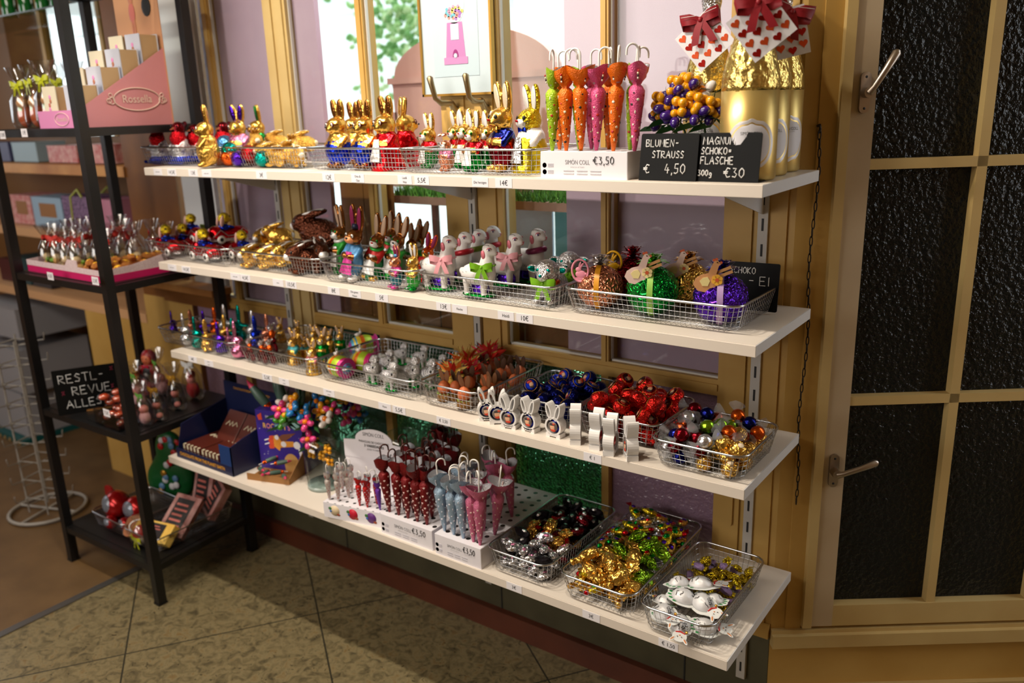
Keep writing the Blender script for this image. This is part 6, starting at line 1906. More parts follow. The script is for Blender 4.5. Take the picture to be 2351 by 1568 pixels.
spill((1.606, 1.742, -.375, -.055), 128, 43, ch2, .0172, .0200,
      dict(chick=('yellow foil sweet with red, green and purple spots', 'yellow spotted sweets'), chick2=('gold foil sweet with green ends and a purple spot', 'gold spotted sweets'), silverblock=('block-shaped sweet in crumpled silver foil', 'silver block sweets', 1.15),
           lime=('block-shaped sweet in lime green foil', 'lime block sweets', 1.15), limebottle=('bottle-shaped sweet in lime green foil', 'lime bottle sweets', 1.1), gold=('block-shaped sweet in crumpled gold foil', 'gold block sweets', 1.15), goldbottle=('bottle-shaped sweet in gold foil', 'gold bottle sweets', 1.15)))
spill((1.815, 1.938, -.300, -.120), 84, 47, lambda u, v, r: 'yellow' if r.random() < .66 else 'lilac', .0125, .0125,
      dict(yellow=('small sweet in yellow foil beside the white bunny chocolates', 'yellow foil sweets'), lilac=('small sweet in lilac paper beside the white bunny chocolates', 'lilac sweets')))
# half-egg bunnies on leaf-printed cards
k = Kind('bunny_card_egg')
EW = mat('egg_white_foil', (226, 226, 228), .25, .2, (60, .2))
k.part('card', MB().prism([(1.5 * math.cos(2 * PI * i / 22) * (1 + .10 * math.cos(5 * 2 * PI * i / 22)), 1.05 * math.sin(2 * PI * i / 22)) for i in range(22)], -.02, .02, 0, Matrix.Rotation(rad(-90), 4, 'X')).mesh('bunny_card', mat('card_bunny', (226, 228, 226), .5)))
k.part('half_egg', MB().lathe([(.001, .78), (.35, .72), (.68, .50), (.86, .20), (.9, .02)], 20, 0, Matrix.Diagonal((1.15, .95, 1, 1))).mesh('bunny_half_egg', EW))
cr3 = MB()
rr = random.Random(12)
for i in range(9):
    a = rr.uniform(0, 6.28)
    pts = []
    u0, v0 = rr.uniform(.25, .8), a
    for q in range(4):
        th = u0 + q * .16
        ph = v0 + rr.uniform(-.25, .25)
        rad_, zz = .92 * math.sin(min(th, 1.5)), .80 * math.cos(min(th, 1.5))
        pts.append((1.15 * rad_ * math.cos(ph), .95 * rad_ * math.sin(ph), zz + .02))
    cr3.tube(pts, .025, 4)
k.part('ink_lines', cr3.mesh('bunny_egg_lines', BLACK))
lf = MB()
for i in range(5):
    a = 2.4 + i * .45
    lf.prism([(1.15 * math.cos(a) + .22 * math.cos(t) * (1 if q % 2 else .8), .85 * math.sin(a) + .10 * math.sin(t)) for q, t in enumerate([2 * PI * j / 8 for j in range(8)])], -.03, -.021, 0, Matrix.Rotation(rad(-90), 4, 'X'))
k.part('leaf_print', lf.mesh('bunny_leaf_print', mat('leaf_print', (40, 140, 70), .5)))
fc_ = k.part('face', MB().prism([(1.62 + .64 * math.cos(2 * PI * i / 20), .15 + .60 * math.sin(2 * PI * i / 20)) for i in range(20)], -.30, -.26, 0, Matrix.Rotation(rad(-90), 4, 'X')).mesh('bunny_face', mat('card_bunny', (226, 228, 226), .5)))
for s in (-1, 1):
    e = MB().ell((2.05, .15 + s * .52, .30), (.40, .15, .02), (0, 0, s * 32), 0).ell((2.05, .15 + s * .52, .315), (.26, .075, .02), (0, 0, s * 32), 1)
    k.part('ear', e.mesh('bunny_face_ear', [mat('card_bunny', (226, 228, 226), .5), enamel('peach', (226, 150, 100))]), up=fc_)
    k.part('eye', MB().ell((1.72, .15 + s * .18, .315), (.10, .08, .02), mi=0).ell((1.70, .15 + s * .17, .33), (.06, .05, .02), mi=1).mesh('bunny_face_eye', [WHITE, BLACK]), up=fc_)
k.part('nose', MB().ell((1.50, .15, .32), (.06, .07, .03)).mesh('bunny_face_nose', enamel('peach', (226, 150, 100))), up=fc_)
k.part('collar', MB().tube([(1.20, -.25, .28), (1.10, .15, .34), (1.22, .55, .28)], .07, 6).ell((1.02, .62, .32), .13, mi=1).mesh('bunny_collar', [mat('collar_red', (190, 40, 40), .4), foil('gold')]))
for x, y, z, rz, tl, s, l in ((1.838, -.388, .030, -40, (12, -4), .0205, 'white bunny half-egg on a leaf card at the front corner near the price label'), (1.884, -.402, .026, -75, (-8, 6), .0195, 'white bunny half-egg with its face hanging down at the front of the basket'), (1.928, -.375, .022, 20, (14, 8), .019, 'white bunny half-egg at the free end of its basket'),
                              (1.862, -.340, .052, 10, (4, 10), .0205, 'white bunny half-egg on top in the middle of its basket'), (1.905, -.335, .050, -35, (10, 6), .0205, 'white bunny half-egg with its smiling face uppermost'), (1.835, -.305, .058, 60, (-14, 10), .019, 'white bunny half-egg at the rim beside the gold sweets'),
                              (1.880, -.288, .062, 10, (-10, -8), .0205, 'white bunny half-egg next to the yellow sweets'), (1.820, -.350, .030, 150, (20, 16), .018, 'white bunny half-egg with a green clover card'), (1.915, -.300, .040, 190, (6, 10), .018, 'white bunny half-egg lying low by the yellow sweets')):
    place(k, l, 'chocolate egg', (x, y, ZS[4] + z + .006), rz, s * 1.32, 'bunny half-eggs', None, tl)

# ------------------------------------------------------------------ lowest shelf: umbrella display boxes
def wrapx(n, rgb):
    return wrap(n, rgb, .35)
RH = [mat('print_blush', (230, 196, 190), .4)]
UB = {'red': umb('chocolate_umbrella', wrapx('burgundy', (120, 14, 20)), SILV, BH, RH, True, seed=21, flare=1.1), 'red2': umb('chocolate_umbrella', wrapx('burgundy', (120, 14, 20)), SILV, BH, RH, True, seed=23, flare=.9),
      'blue': umb('chocolate_umbrella', wrapx('greyblue', (158, 184, 208)), SILV, WH, [mat('print_pale', (190, 204, 216), .4)], seed=31, flare=1.1), 'rose': umb('chocolate_umbrella', wrapx('rose', (212, 112, 148)), SILV, WH, [mat('print_blush', (230, 196, 190), .4)], seed=33, flare=1.25),
      'rose2': umb('chocolate_umbrella', wrapx('rose', (212, 112, 148)), SILV, WH, [mat('print_blush', (230, 196, 190), .4)], seed=36, flare=1.4),
      'dots': umb('small_umbrella', wrapx('cream_dot', (206, 196, 190)), SILV, WH, [mat('print_redspot', (180, 20, 30), .4)], seed=41, flare=.8, hk=1.25), 'reddots': umb('small_umbrella', wrapx('scarlet', (196, 24, 22)), SILV, WH, [mat('print_pale', (190, 204, 216), .4)], seed=43, flare=.9, hk=1.25),
      'violet': umb('small_umbrella', wrapx('violet', (110, 50, 170)), SILV, WH, None, seed=45, flare=.85, hk=1.25)}
b4 = .058
display_box('white display box of burgundy heart umbrellas on the lowest shelf', 4, 1.000, 1.188, -.412, -.130, b4, '\u20ac3,50')
display_box('white display box of blue and pink umbrellas on the lowest shelf', 4, 1.200, 1.352, -.416, -.060, b4, '\u20ac3,50')
g = 'burgundy heart umbrellas on the lowest shelf'
ordn = ['corner', 'second', 'third', 'fourth', 'last']
for j, (y, n) in enumerate(((-.392, 5), (-.352, 4), (-.30, 5), (-.245, 4), (-.190, 3))):
    for i in range(n):
        x = 1.018 + (i + .5 * (j % 2)) * .034
        put_umb(UB['red' if (i + j) % 2 else 'red2'], 'burgundy umbrella with hearts, %s of the %s row from the front' % (ordn[i], ['first', 'second', 'third', 'fourth', 'fifth'][j]), x, y, ZS[4] + b4, .170 if j < 4 else .190, rng.uniform(0, 360), g, (rng.uniform(-4, 4), rng.uniform(-4, 4)))
g = 'blue umbrellas on the lowest shelf'
for x, y, w in ((1.216, -.392, 'at the front corner of its box'), (1.248, -.394, 'second in the front row'), (1.281, -.396, 'third in the front row beside the pink one'), (1.226, -.345, 'in the second row at the corner'), (1.262, -.345, 'in the second row'), (1.236, -.30, 'in the third row')):
    put_umb(UB['blue'], 'grey-blue foil umbrella ' + w, x, y, ZS[4] + b4, .172, rng.uniform(0, 360), g, (rng.uniform(-3, 3), rng.uniform(-5, 3)))
g = 'pink umbrellas on the lowest shelf'
for kk, x, y, w, ln in ((UB['rose'], 1.314, -.396, 'at the front beside the blue ones', (0, 0)), (UB['rose2'], 1.338, -.400, 'with its collar wide open at the front corner', (0, 2)), (UB['rose2'], 1.338, -.338, 'leaning outwards behind the front corner', (-3, 9)),
                        (UB['rose'], 1.302, -.338, 'in the second row', (0, -2)), (UB['rose'], 1.290, -.262, 'in the middle of its box', (0, 0)), (UB['rose2'], 1.252, -.225, 'towards the back beside the heart umbrellas', (0, -4)), (UB['rose'], 1.318, -.235, 'towards the back', (0, 3))):
    put_umb(kk, 'pink foil umbrella ' + w, x, y, ZS[4] + b4, .172, rng.uniform(0, 360), g, ln)
# display with a round-topped back board and small umbrellas
k = Kind('umbrella_display')
w, d, h0, hb = .212, .125, .046, .205
k.part('tray', MB().rbox((-w / 2, -d / 2, 0), (w / 2, d / 2, h0), .002).mesh('display_tray', CARDW))
arch = [(-w / 2, .140), (w / 2, .140), (w / 2, hb - .012), (w * .30, hb - .008)] + [(w * .30 * math.cos(PI * i / 14), hb - .004 + .034 * math.sin(PI * i / 14)) for i in range(15)] + [(-w * .30, hb - .008), (-w / 2, hb - .012)]
bkb = k.part('back_board', MB().prism(arch, d / 2 - .004, d / 2 - .001).prism([(-w / 2 + .02, h0), (w / 2 - .02, h0), (w / 2, .14), (-w / 2, .14)], d / 2 - .003, d / 2 - .001).mesh('display_back', CARDW))
M = face_m((0, d / 2 - .0048, 0))
k.part('lettering', text_mesh('SIM\u00d3N COLL', .016, GREYINK, M @ Matrix.Translation((0, .218, 0)), squeeze=.78), up=bkb)
k.part('lettering', text_mesh('PARAGUAS DE CHOCOLATE', .0098, INK, M @ Matrix.Translation((0, .195, 0)), squeeze=.82), up=bkb)
k.part('lettering', text_mesh('3 VARIEDADES', .0115, INK, M @ Matrix.Translation((0, .183, 0)), squeeze=.9, bold=.0002), up=bkb)
k.part('lettering', text_mesh('\u00a1ELIGE TU SABOR!', .0075, GREYINK, M @ Matrix.Translation((0, .172, 0)), squeeze=.85), up=bkb)
k.part('price', hand([('\u20ac1,20', .050, .150, .017, .8)], INK, M @ Matrix.Translation((0, 0, .0004)), .0009, 'hand_price'), up=bkb)
dg_ = MB()
for i, mi in ((-1, 0), (0, 1), (1, 2)):
    dg_.lathe([(.016, 0), (.016, .0006), (.001, .0007)], 20, mi, Matrix.Translation((i * .062 - .004, -d / 2, .025)) @ Matrix.Rotation(rad(90), 4, 'X'))
    dg_.ell((i * .062 - .020, -d / 2 - .0006, .030), (.006, .0006, .005), mi=3, seg=8, rings=4).ell((i * .062 + .008, -d / 2 - .0008, .014), (.006, .0006, .004), mi=4, seg=8, rings=4).ell((i * .062 - .018, -d / 2 - .0008, .022), (.004, .0006, .004), mi=5, seg=8, rings=4)
k.part('flavour_badges', dg_.mesh('display_badges', [mat('badge_cream', (226, 206, 170), .5), mat('badge_red', (196, 20, 50), .5), mat('badge_violet', (96, 40, 120), .5), mat('badge_leaf', (60, 120, 60), .5), mat('badge_nut', (150, 70, 40), .5), mat('badge_blue', (60, 110, 180), .5)]))
k.part('top', MB().box((-w / 2 + .001, -d / 2 + .001, h0), (w / 2 - .001, d / 2 - .005, h0 + .0006)).mesh('display_top', punched(.0257)))
place(k, 'white umbrella display with a round-topped back board on the lowest shelf', 'display box', (.886, -.352, ZS[4]), 11)
def local(u, v, rz=11, c=(.886, -.352)):
    a = rad(rz)
    return c[0] + u * math.cos(a) - v * math.sin(a), c[1] + u * math.sin(a) + v * math.cos(a)
for kk, u, v, w_, g in [('dots', -.094, -.046, 'white red-spotted umbrella at the vase end', 0), ('dots', -.062, -.046, 'white red-spotted umbrella second in the front row', 0), ('dots', -.082, -.016, 'white red-spotted umbrella in the second row', 0), ('dots', -.048, -.016, 'white red-spotted umbrella in the second row beside the red ones', 0),
                        ('dots', -.092, .016, 'white red-spotted umbrella at the back', 0), ('dots', -.060, .016, 'white red-spotted umbrella at the back under the lettering', 0), ('reddots', .010, -.046, 'red spotted small umbrella in the front row', 1), ('reddots', .036, -.046, 'red spotted small umbrella second in the front row', 1), ('reddots', .050, -.020, 'red spotted small umbrella in the second row', 1),
                        ('reddots', .022, -.020, 'red spotted small umbrella behind the front two', 1), ('violet', .078, -.046, 'violet foil small umbrella at the front', 2), ('violet', .090, -.018, 'violet foil small umbrella beside the heart umbrellas', 2)]:
    x, y = local(u, v)
    put_umb(UB[kk], w_, x, y, ZS[4] + h0, .092, rng.uniform(0, 360), 'small umbrellas on the lowest shelf', (rng.uniform(-3, 3), rng.uniform(-3, 3)))
# vases of bright candy flowers
vx, vy = .640, -.290
vase('large glass vase of bright candy flowers on the lowest shelf', vx, vy, 4, .056, .165)
vase('glass vase of candy flowers behind the white umbrella display', .82, -.120, 4, .050, .150)
g = 'candy flowers on the lowest shelf'
def many(c, ce, px, py, y, w):
    flower_at(FL[(c, ce)], px, py, y, c + ' candy flower ' + w, g, (rng.uniform(40, 65), rng.uniform(-15, 35)))
for c, ce, px, py, y, w in (('white', 'orange', 655, 928, -.31, 'at the rack-side top of the bouquet'), ('yellow', 'orange', 678, 922, -.30, 'on top of the bouquet by the rockets'), ('pink', 'orange', 645, 942, -.335, 'above the rockets box'), ('blue', 'orange', 676, 942, -.335, 'in the middle of the bouquet by the rockets'), ('green', 'yellow', 660, 958, -.345, 'low over the rockets box'), ('green', 'yellow', 650, 968, -.34, 'lowest over the rockets box'),
                            ('pink', 'orange', 706, 970, -.33, 'at the front of the vase rim'), ('blue', 'orange', 700, 950, -.32, 'behind the pink one at the vase rim'), ('yellow', 'orange', 738, 945, -.27, 'tall in the middle of the vase'), ('blue', 'orange', 730, 922, -.25, 'high at the back of the vase'), ('pink', 'orange', 764, 944, -.26, 'above the white display board'),
                            ('white', 'orange', 752, 966, -.30, 'beside the white display board'), ('green', 'yellow', 755, 925, -.23, 'in the shade of the shelf above'), ('pink', 'orange', 712, 1010, -.33, 'inside the glass')):
    many(c, ce, px, py, y, w)
for c, ce, px, py, y, w in (('yellow', 'orange', 772, 920, -.12, 'in the shade behind the white display'), ('pink', 'orange', 820, 940, -.12, 'in the rear vase'), ('pink', 'orange', 800, 962, -.13, 'in the rear vase under the shelf'), ('blue', 'orange', 826, 955, -.11, 'in the rear vase by the green glass'), ('purple', 'yellow', 800, 925, -.10, 'high in the rear vase')):
    many(c, ce, px, py, y, w)
for px, py, y, w in ((725, 1015, -.315, 'upper'), (715, 1040, -.315, 'rack-side'), (740, 1045, -.315, 'middle'), (752, 1030, -.312, 'display-side'), (755, 1058, -.312, 'lowest')):
    flower_at(BY, px, py, y, 'yellow candy berry sprig inside the large vase, the ' + w + ' one', g, (60, 10), 1.05)

# navy chocolate display
NV = card('navy', (20, 28, 66), .4)
ORY = mat('print_amber', (226, 160, 30), .5)
NVX0, NVX1, NVY0, NVY1 = .030, .340, -.408, -.190
w, d = NVX1 - NVX0, NVY1 - NVY0
k = Kind('chocolate_display')
k.part('base', MB().box((-w / 2, -d / 2, 0), (w / 2, d / 2, .004)).mesh('navy_base', NV))
k.part('front_lip', MB().box((-w / 2, -d / 2, .004), (w / 2, -d / 2 + .003, .034)).mesh('navy_lip', NV))
for s in (-1, 1):
    k.part('side', MB().prism([(-d / 2, .004), (-d / 2 + .03, .11) if s < 0 else (-d / 2, .10), (d / 2, .15), (d / 2, .004)] if s < 0 else [(-d / 2, .004), (-d / 2, .10), (-d / 2 + .05, .115), (d / 2, .15), (d / 2, .004)], -.0015, .0015, 0,
                               Matrix.Translation((s * (w / 2 - .0015), 0, 0)) @ Matrix.Rotation(rad(90), 4, 'Z')).mesh('navy_side', NV))
k.part('front_corner', MB().box((w / 2 - .060, -d / 2, .034), (w / 2, -d / 2 + .003, .100)).mesh('navy_corner', card('navy2', (24, 56, 110), .4)))
bb2 = k.part('back_board', MB().box((-w / 2, d / 2 - .003, .004), (w / 2, d / 2, .215)).mesh('navy_back', NV))
k.part('lettering', text_mesh('CHOCOLATE FROM THE PLANET EARTH', .0165, ORY, face_m((-.010, -d / 2 - .0006, .018)), squeeze=.82, bold=.0003))
k.part('lettering', text_mesh('CHOCOLATE FROM THE PLANET EARTH', .0120, ORY, face_m((0, d / 2 - .0036, .195)), squeeze=.9), up=bb2)
ast = MB().ell((.09, d / 2 - .006, .13), (.024, .004, .026), mi=0).ell((.088, d / 2 - .009, .13), (.017, .004, .019), mi=1).ell((.095, d / 2 - .006, .092), (.034, .004, .022), mi=0).ell((.135, d / 2 - .006, .12), (.012, .004, .022), mi=0)
k.part('spaceman_print', ast.mesh('navy_spaceman', [mat('print_grey', (160, 160, 170), .5), INK]), up=bb2)
ncx, ncy = (NVX0 + NVX1) / 2, (NVY0 + NVY1) / 2
place(k, 'navy cardboard display of chocolate bars on the lowest shelf', 'display box', (ncx, ncy, ZS[4]))
k = Kind('chocolate_bar_pack')
CB = mat('pack_brown', (84, 34, 24), .35)
k.part('sleeve', MB().rbox((-.048, -.075, 0), (.048, .075, .020), .003, axis=1).mesh('pack_sleeve', CB))
st = MB()
for i in range(5):
    st.box((-.045 + i * .0195, -.0756, .004), (-.045 + i * .0195 + .009, -.0748, .018))
    st.box((-.045 + i * .0195, -.0750, .0198), (-.045 + i * .0195 + .009, -.066, .0203))
k.part('stripes', st.mesh('pack_stripes', mat('pack_cream', (206, 198, 170), .5)))
k.part('swirl', MB().tube([(-.03, .02, .0205), (-.018, .036, .0205), (-.008, .02, .0205), (0, .036, .0205), (.008, .02, .0205), (.02, .036, .0205), (.032, .022, .0205)], .0022, 5).mesh('pack_swirl', mat('pack_cream', (206, 198, 170), .5)))
g = 'chocolate bar packs in the navy display'
for i, (x, y, z, tl, l) in enumerate(((.098, -.318, .006, (0, 0), 'striped chocolate pack at the bottom of the pile nearest the rack'), (.098, -.318, .0275, (0, 0), 'striped chocolate pack on top of the pile nearest the rack'), (.202, -.318, .006, (0, 0), 'striped chocolate pack at the bottom of the middle pile'),
                                      (.202, -.318, .0275, (0, 0), 'striped chocolate pack on top of the middle pile'), (.150, -.262, .060, (50, 0), 'striped chocolate pack standing against the back board near the rack'), (.250, -.262, .060, (50, 0), 'striped chocolate pack standing against the back board below the spaceman'))):
    place(k, l, 'chocolate pack', (x, y, ZS[4] + z), 0, 1.0, g, None, tl)
# rockets display
RK = card('violet', (52, 34, 138), .4)
k = Kind('rocket_display')
w, d = .172, .150
bb3 = k.part('back_box', MB().rbox((-w / 2, -.020, 0), (w / 2, d / 2, .205), .002).mesh('rocket_back', RK))
k.part('tray', MB().box((-w / 2 + .01, -d / 2 - .03, 0), (w / 2 - .005, -.02, .003)).box((-w / 2 + .01, -d / 2 - .033, 0), (w / 2 - .005, -d / 2 - .03, .022)).mesh('rocket_tray', card('kraft', (150, 104, 54), .6)))
k.part('flap', MB().add([(w / 2 - .006, -.02, 0), (w / 2 - .006, -.02, .075), (w / 2 - .006, -d / 2 - .03, .02), (w / 2 - .006, -d / 2 - .03, 0), (w / 2 - .004, -.02, 0), (w / 2 - .004, -.02, .075), (w / 2 - .004, -d / 2 - .03, .02), (w / 2 - .004, -d / 2 - .03, 0)],
                        [(0, 1, 2, 3), (7, 6, 5, 4), (0, 4, 5, 1), (1, 5, 6, 2), (2, 6, 7, 3), (3, 7, 4, 0)], 0, False).mesh('rocket_flap', card('kraft', (150, 104, 54), .6)))
M = face_m((0, -.0206, 0))
k.part('lettering', text_mesh('SIM\u00d3N COLL', .0155, PAPER, M @ Matrix.Translation((-.012, .182, 0)), squeeze=.78), up=bb3)
xx = -.055
for ch, c in zip('ROCKETS', ((240, 190, 80), (232, 140, 150), (240, 170, 120), (140, 210, 200), (232, 140, 150), (240, 190, 80), (232, 130, 160))):
    k.part('lettering', text_mesh(ch, .024, mat('print_pop_%d' % (c[0] + c[1]), c, .5), M @ Matrix.Translation((xx, .152, 0)), squeeze=.8, bold=.0006), up=bb3)
    xx += .0155
pr_ = MB()
def fl2(poly, mi, dy=0.0):
    pr_.prism(poly, -.0212 - dy, -.0202, mi)
fl2([(.062 + .018 * math.cos(2 * PI * i / 18), .170 + .020 * math.sin(2 * PI * i / 18)) for i in range(18)], 5)
fl2([(-.034, .100), (.010, .128), (.062, .138), (.012, .100)], 3)
fl2([(-.034, .090), (-.030, .118), (-.008, .126), (.006, .100), (-.006, .070)], 1, .0002)
fl2([(.000, .104), (.050, .108), (.050, .090), (.000, .082)], 1, .0001)
for q in range(4):
    fl2([(-.040 - .006 * (q % 2), .118 - .011 * q), (-.026, .122 - .011 * q), (-.024, .110 - .011 * q), (-.042, .107 - .011 * q)], 2, .0004)
for zz in (.106, .092):
    fl2([(-.060, zz - .006), (-.042, zz), (-.042, zz + .004), (-.060, zz - .002)], 0, .0003)
for c_, r in (((-.012, .116), .008), ((.012, .095), .010), ((.062, .096), .013)):
    fl2([(c_[0] + r * math.cos(2 * PI * i / 14), c_[1] + r * math.sin(2 * PI * i / 14)) for i in range(14)], 0, .0006)
fl2([(.066, .086), (.078, .080), (.080, .056), (.070, .058)], 0, .0004)
fl2([(-.078, .186), (-.062, .196), (-.060, .172), (-.074, .170)], 2)
fl2([(.035 + .028 * math.cos(PI * i / 12), .030 + .034 * math.sin(PI * i / 12)) for i in range(13)] + [(.010, 0.0), (.063, 0.0)], 4)
for i in range(18):
    x_, z_ = rng.uniform(-.085, .085), rng.uniform(.03, .195)
    fl2([(x_ - .0012, z_), (x_, z_ - .0012), (x_ + .0012, z_), (x_, z_ + .0012)], 0)
k.part('print', pr_.mesh('rocket_print', [PAPER, mat('rocket_amber', (226, 150, 50), .5), mat('rocket_red', (214, 74, 46), .5), mat('rocket_brown', (120, 70, 50), .5), mat('rocket_sand', (206, 160, 96), .5), mat('rocket_mint', (150, 196, 196), .5)]), up=bb3)
place(k, 'violet cardboard display of chocolate rockets on the lowest shelf', 'display box', (.436, -.270, ZS[4]), 16)
k = Kind('chocolate_rocket')
k.part('rocket', MB().lathe([(.010, 0), (.015, .012), (.016, .05), (.011, .085), (.001, .115)], 14, mis=[2, 0, 0, 1]).mesh('rocket_body', [mat('rocket_green', (70, 96, 86), .4), mat('rocket_pink', (196, 50, 90), .4), foil('orange', 2, 1.0)]))
k.part('fins', MB().ell((0, 0, -.004), (.014, .014, .010)).mesh('rocket_fins', foil('orange', 2)))
k.part('stick', MB().tube([(0, 0, -.04), (0, 0, 0)], .0026, 6).mesh('rocket_stick', WH))
g = 'chocolate rockets'
a16 = rad(16)
for u, v, z, tl, l in ((-.060, .02, .235, (10, -40), 'chocolate rocket leaning towards the navy display'), (-.010, .03, .240, (0, -8), 'chocolate rocket standing upright in the violet display'), (-.025, .05, .245, (0, -20), 'chocolate rocket behind the upright one'), (.050, .02, .235, (0, 22), 'chocolate rocket with a pink tip leaning towards the flowers')):
    place(k, l, 'chocolate rocket', (0.436 + u * math.cos(a16) - v * math.sin(a16), -.270 + u * math.sin(a16) + v * math.cos(a16), ZS[4] + z - .035), 0, 1.0, g, None, tl)
for u, v, z, rz, l in ((-.06, -.065, .022, 70, 'chocolate rocket lying in the tray with its stick out'), (-.02, -.075, .020, 30, 'chocolate rocket lying across the tray'), (.03, -.07, .022, -20, 'chocolate rocket lying at the kraft flap'), (.0, -.055, .042, 120, 'chocolate rocket on top in the tray'), (.045, -.085, .020, 60, 'chocolate rocket lying at the tray edge'), (-.045, -.055, .040, 160, 'chocolate rocket lying against the violet box')):
    place(k, l, 'chocolate rocket', (0.436 + u * math.cos(a16) - v * math.sin(a16), -.270 + u * math.sin(a16) + v * math.cos(a16), ZS[4] + z), rz, .48, g, None, (80, 0))

# ================================================================== BLACK RACK AT THE END OF THE SHELVES
RA, RB, RC, RD = (0.004, -0.535), (-0.559, -0.550), (-0.026, -0.124), (-0.589, -0.139)
k = Kind('steel_rack')
for n, (x, y) in zip('ABCD', (RA, RB, RC, RD)):
    k.part('post', MB().box((x - .015, y - .015, 0.006), (x + .015, y + .015, 2.45)).box((x - .017, y - .017, 0), (x + .017, y + .017, .006)).mesh('rack_post', RACKM))
RZ = {1: 1.606, 2: 1.128, 3: 0.625, 4: 0.150, 0: 2.06}
for z in RZ.values():
    b = MB()
    for (a, c) in ((RA, RB), (RC, RD), (RA, RC), (RB, RD)):
        v = Vector((c[0] - a[0], c[1] - a[1], 0))
        M = Matrix.Translation((a[0], a[1], 0)) @ Matrix.Rotation(math.atan2(v.y, v.x), 4, 'Z')
        b.box((0.015, -.0125, z - .025), (v.length - .015, .0125, z - .002), 0, M)
    k.part('rail', b.mesh('rack_rails', RACKM))
    q = [(RB[0] + .01, RB[1] + .01), (RA[0] - .01, RA[1] + .01), (RC[0] - .01, RC[1] - .01), (RD[0] + .01, RD[1] - .01)]
    vs = [(x, y, z - .006) for x, y in q] + [(x, y, z) for x, y in q]
    k.part('shelf_plate', MB().add(vs, [(3, 2, 1, 0), (4, 5, 6, 7), (0, 1, 5, 4), (1, 2, 6, 5), (2, 3, 7, 6), (3, 0, 4, 7)], 0, False).mesh('rack_plate', RACKM if z < 2 else GLASS))
place(k, 'black square-tube steel rack with five levels beside the wall shelves', 'rack')

def rtag(px, py, y, text, label):
    q = on_y(px, py, y)
    k = Kind('price_label')
    k.part('paper', MB().box((-.019, -.0008, -.0125), (.019, 0, .0125)).mesh('rack_label_paper', PAPER))
    k.part('lettering', text_mesh(text, .017, INK, face_m((0, -.0011, 0)), squeeze=.85))
    place(k, label, 'price label', tuple(q))
rtag(6, 310, -.575, '13,8\u20ac', 'white price label at the cut edge of the black rack beside the bagged bunnies')
rtag(56, 305, -.575, '13\u20ac', 'white price label on the black rack under the bagged bunnies')
rtag(116, 634, -.575, '4,5\u20ac', 'white price label on the pink tray under the biscuit bags')
rtag(219, 645, -.572, '3,5\u20ac', 'white price label on the pink tray beside the corner post')
rtag(245, 948, -.580, '7,5\u20ac', 'white price label on the acrylic box of the black rack')

# stepped pink display of doll-print boxes
Z1 = RZ[1]
PK = card('rose_carton', (214, 140, 146), .35)
PK2 = card('rose_front', (222, 140, 190), .4)
k = Kind('stepped_display')
dx0, dx1, dy0, dy1 = -.272, -.024, -.520, -.215
k.part('side_panel', MB().prism([(dy0, 0), (dy1, 0), (dy1, .236), (dy0, .052)], 0, .002, 0, Matrix.Translation((dx1, 0, 0)) @ Matrix.Rotation(rad(90), 4, 'Z')).mesh('rose_side', PK))
k.part('front_lip', MB().box((dx0, dy0 - .002, 0), (dx1, dy0, .052)).mesh('rose_front', PK2))
k.part('steps', MB().box((dx0, dy0, .0), (dx1 - .002, dy0 + .09, .012)).box((dx0, dy0 + .085, 0), (dx1 - .002, dy0 + .155, .065)).box((dx0, dy0 + .155, 0), (dx1 - .002, dy0 + .225, .118)).box((dx0, dy0 + .225, 0), (dx1 - .002, dy1, .165)).mesh('rose_steps', PK))
bbk = k.part('back_card', MB().box((dx0, dy1, 0), (dx1 + .002, dy1 + .003, .46)).mesh('rose_back', card('sand_carton', (206, 150, 110), .45)))
pr_ = MB()
for (cx, cz, a, c_, mi) in ((-.17, .395, .014, .020, 0), (-.17, .352, .018, .034, 1), (-.175, .31, .006, .03, 0), (-.162, .31, .006, .03, 0), (-.11, .425, .03, .010, 1)):
    pr_.ell((cx, dy1 - .001, cz), (a, .001, c_), mi=mi, seg=12, rings=6)
pr_.ell((-.085, dy1 - .001, .365), (.026, .001, .030), mi=2, seg=8, rings=6)
k.part('print', pr_.mesh('rose_back_print', [mat('print_tan', (190, 120, 90), .5), mat('print_coral', (200, 110, 100), .5), INK]), up=bbk)
M = Matrix.Translation((dx1 + .0026, -.330, .080)) @ Matrix.Rotation(rad(90), 4, 'Z') @ Matrix.Rotation(rad(90), 4, 'X')
LINE = mat('print_cream_line', (232, 206, 190), .5)
ov = MB().tube([(.078 * math.cos(2 * PI * i / 40), .034 * math.sin(2 * PI * i / 40), 0) for i in range(40)], .0016, 5, closed=True, M=M)
for s in (-1, 1):
    for r_, c_ in ((.010, .084), (.007, .093), (.006, .086)):
        ov.tube([(s * c_ + r_ * math.cos(2 * PI * i / 12), (.012 if r_ == .006 else -.004) + r_ * math.sin(2 * PI * i / 12), 0) for i in range(12)], .0012, 4, closed=True, M=M)
k.part('emblem', ov.mesh('rose_emblem', LINE))
k.part('lettering', text_mesh('Rossella', .034, LINE, M, squeeze=.9))
M2 = face_m(((dx0 + dx1) / 2 + .02, dy0 - .0028, .026))
k.part('emblem', MB().tube([(.042 * math.cos(2 * PI * i / 30), .019 * math.sin(2 * PI * i / 30), 0) for i in range(30)], .001, 4, closed=True, M=M2).mesh('rose_emblem_small', LINE))
k.part('lettering', text_mesh('Rossella', .019, LINE, M2))
place(k, 'stepped rose cardboard display lettered Rossella on the black rack', 'display box', (0, 0, Z1))
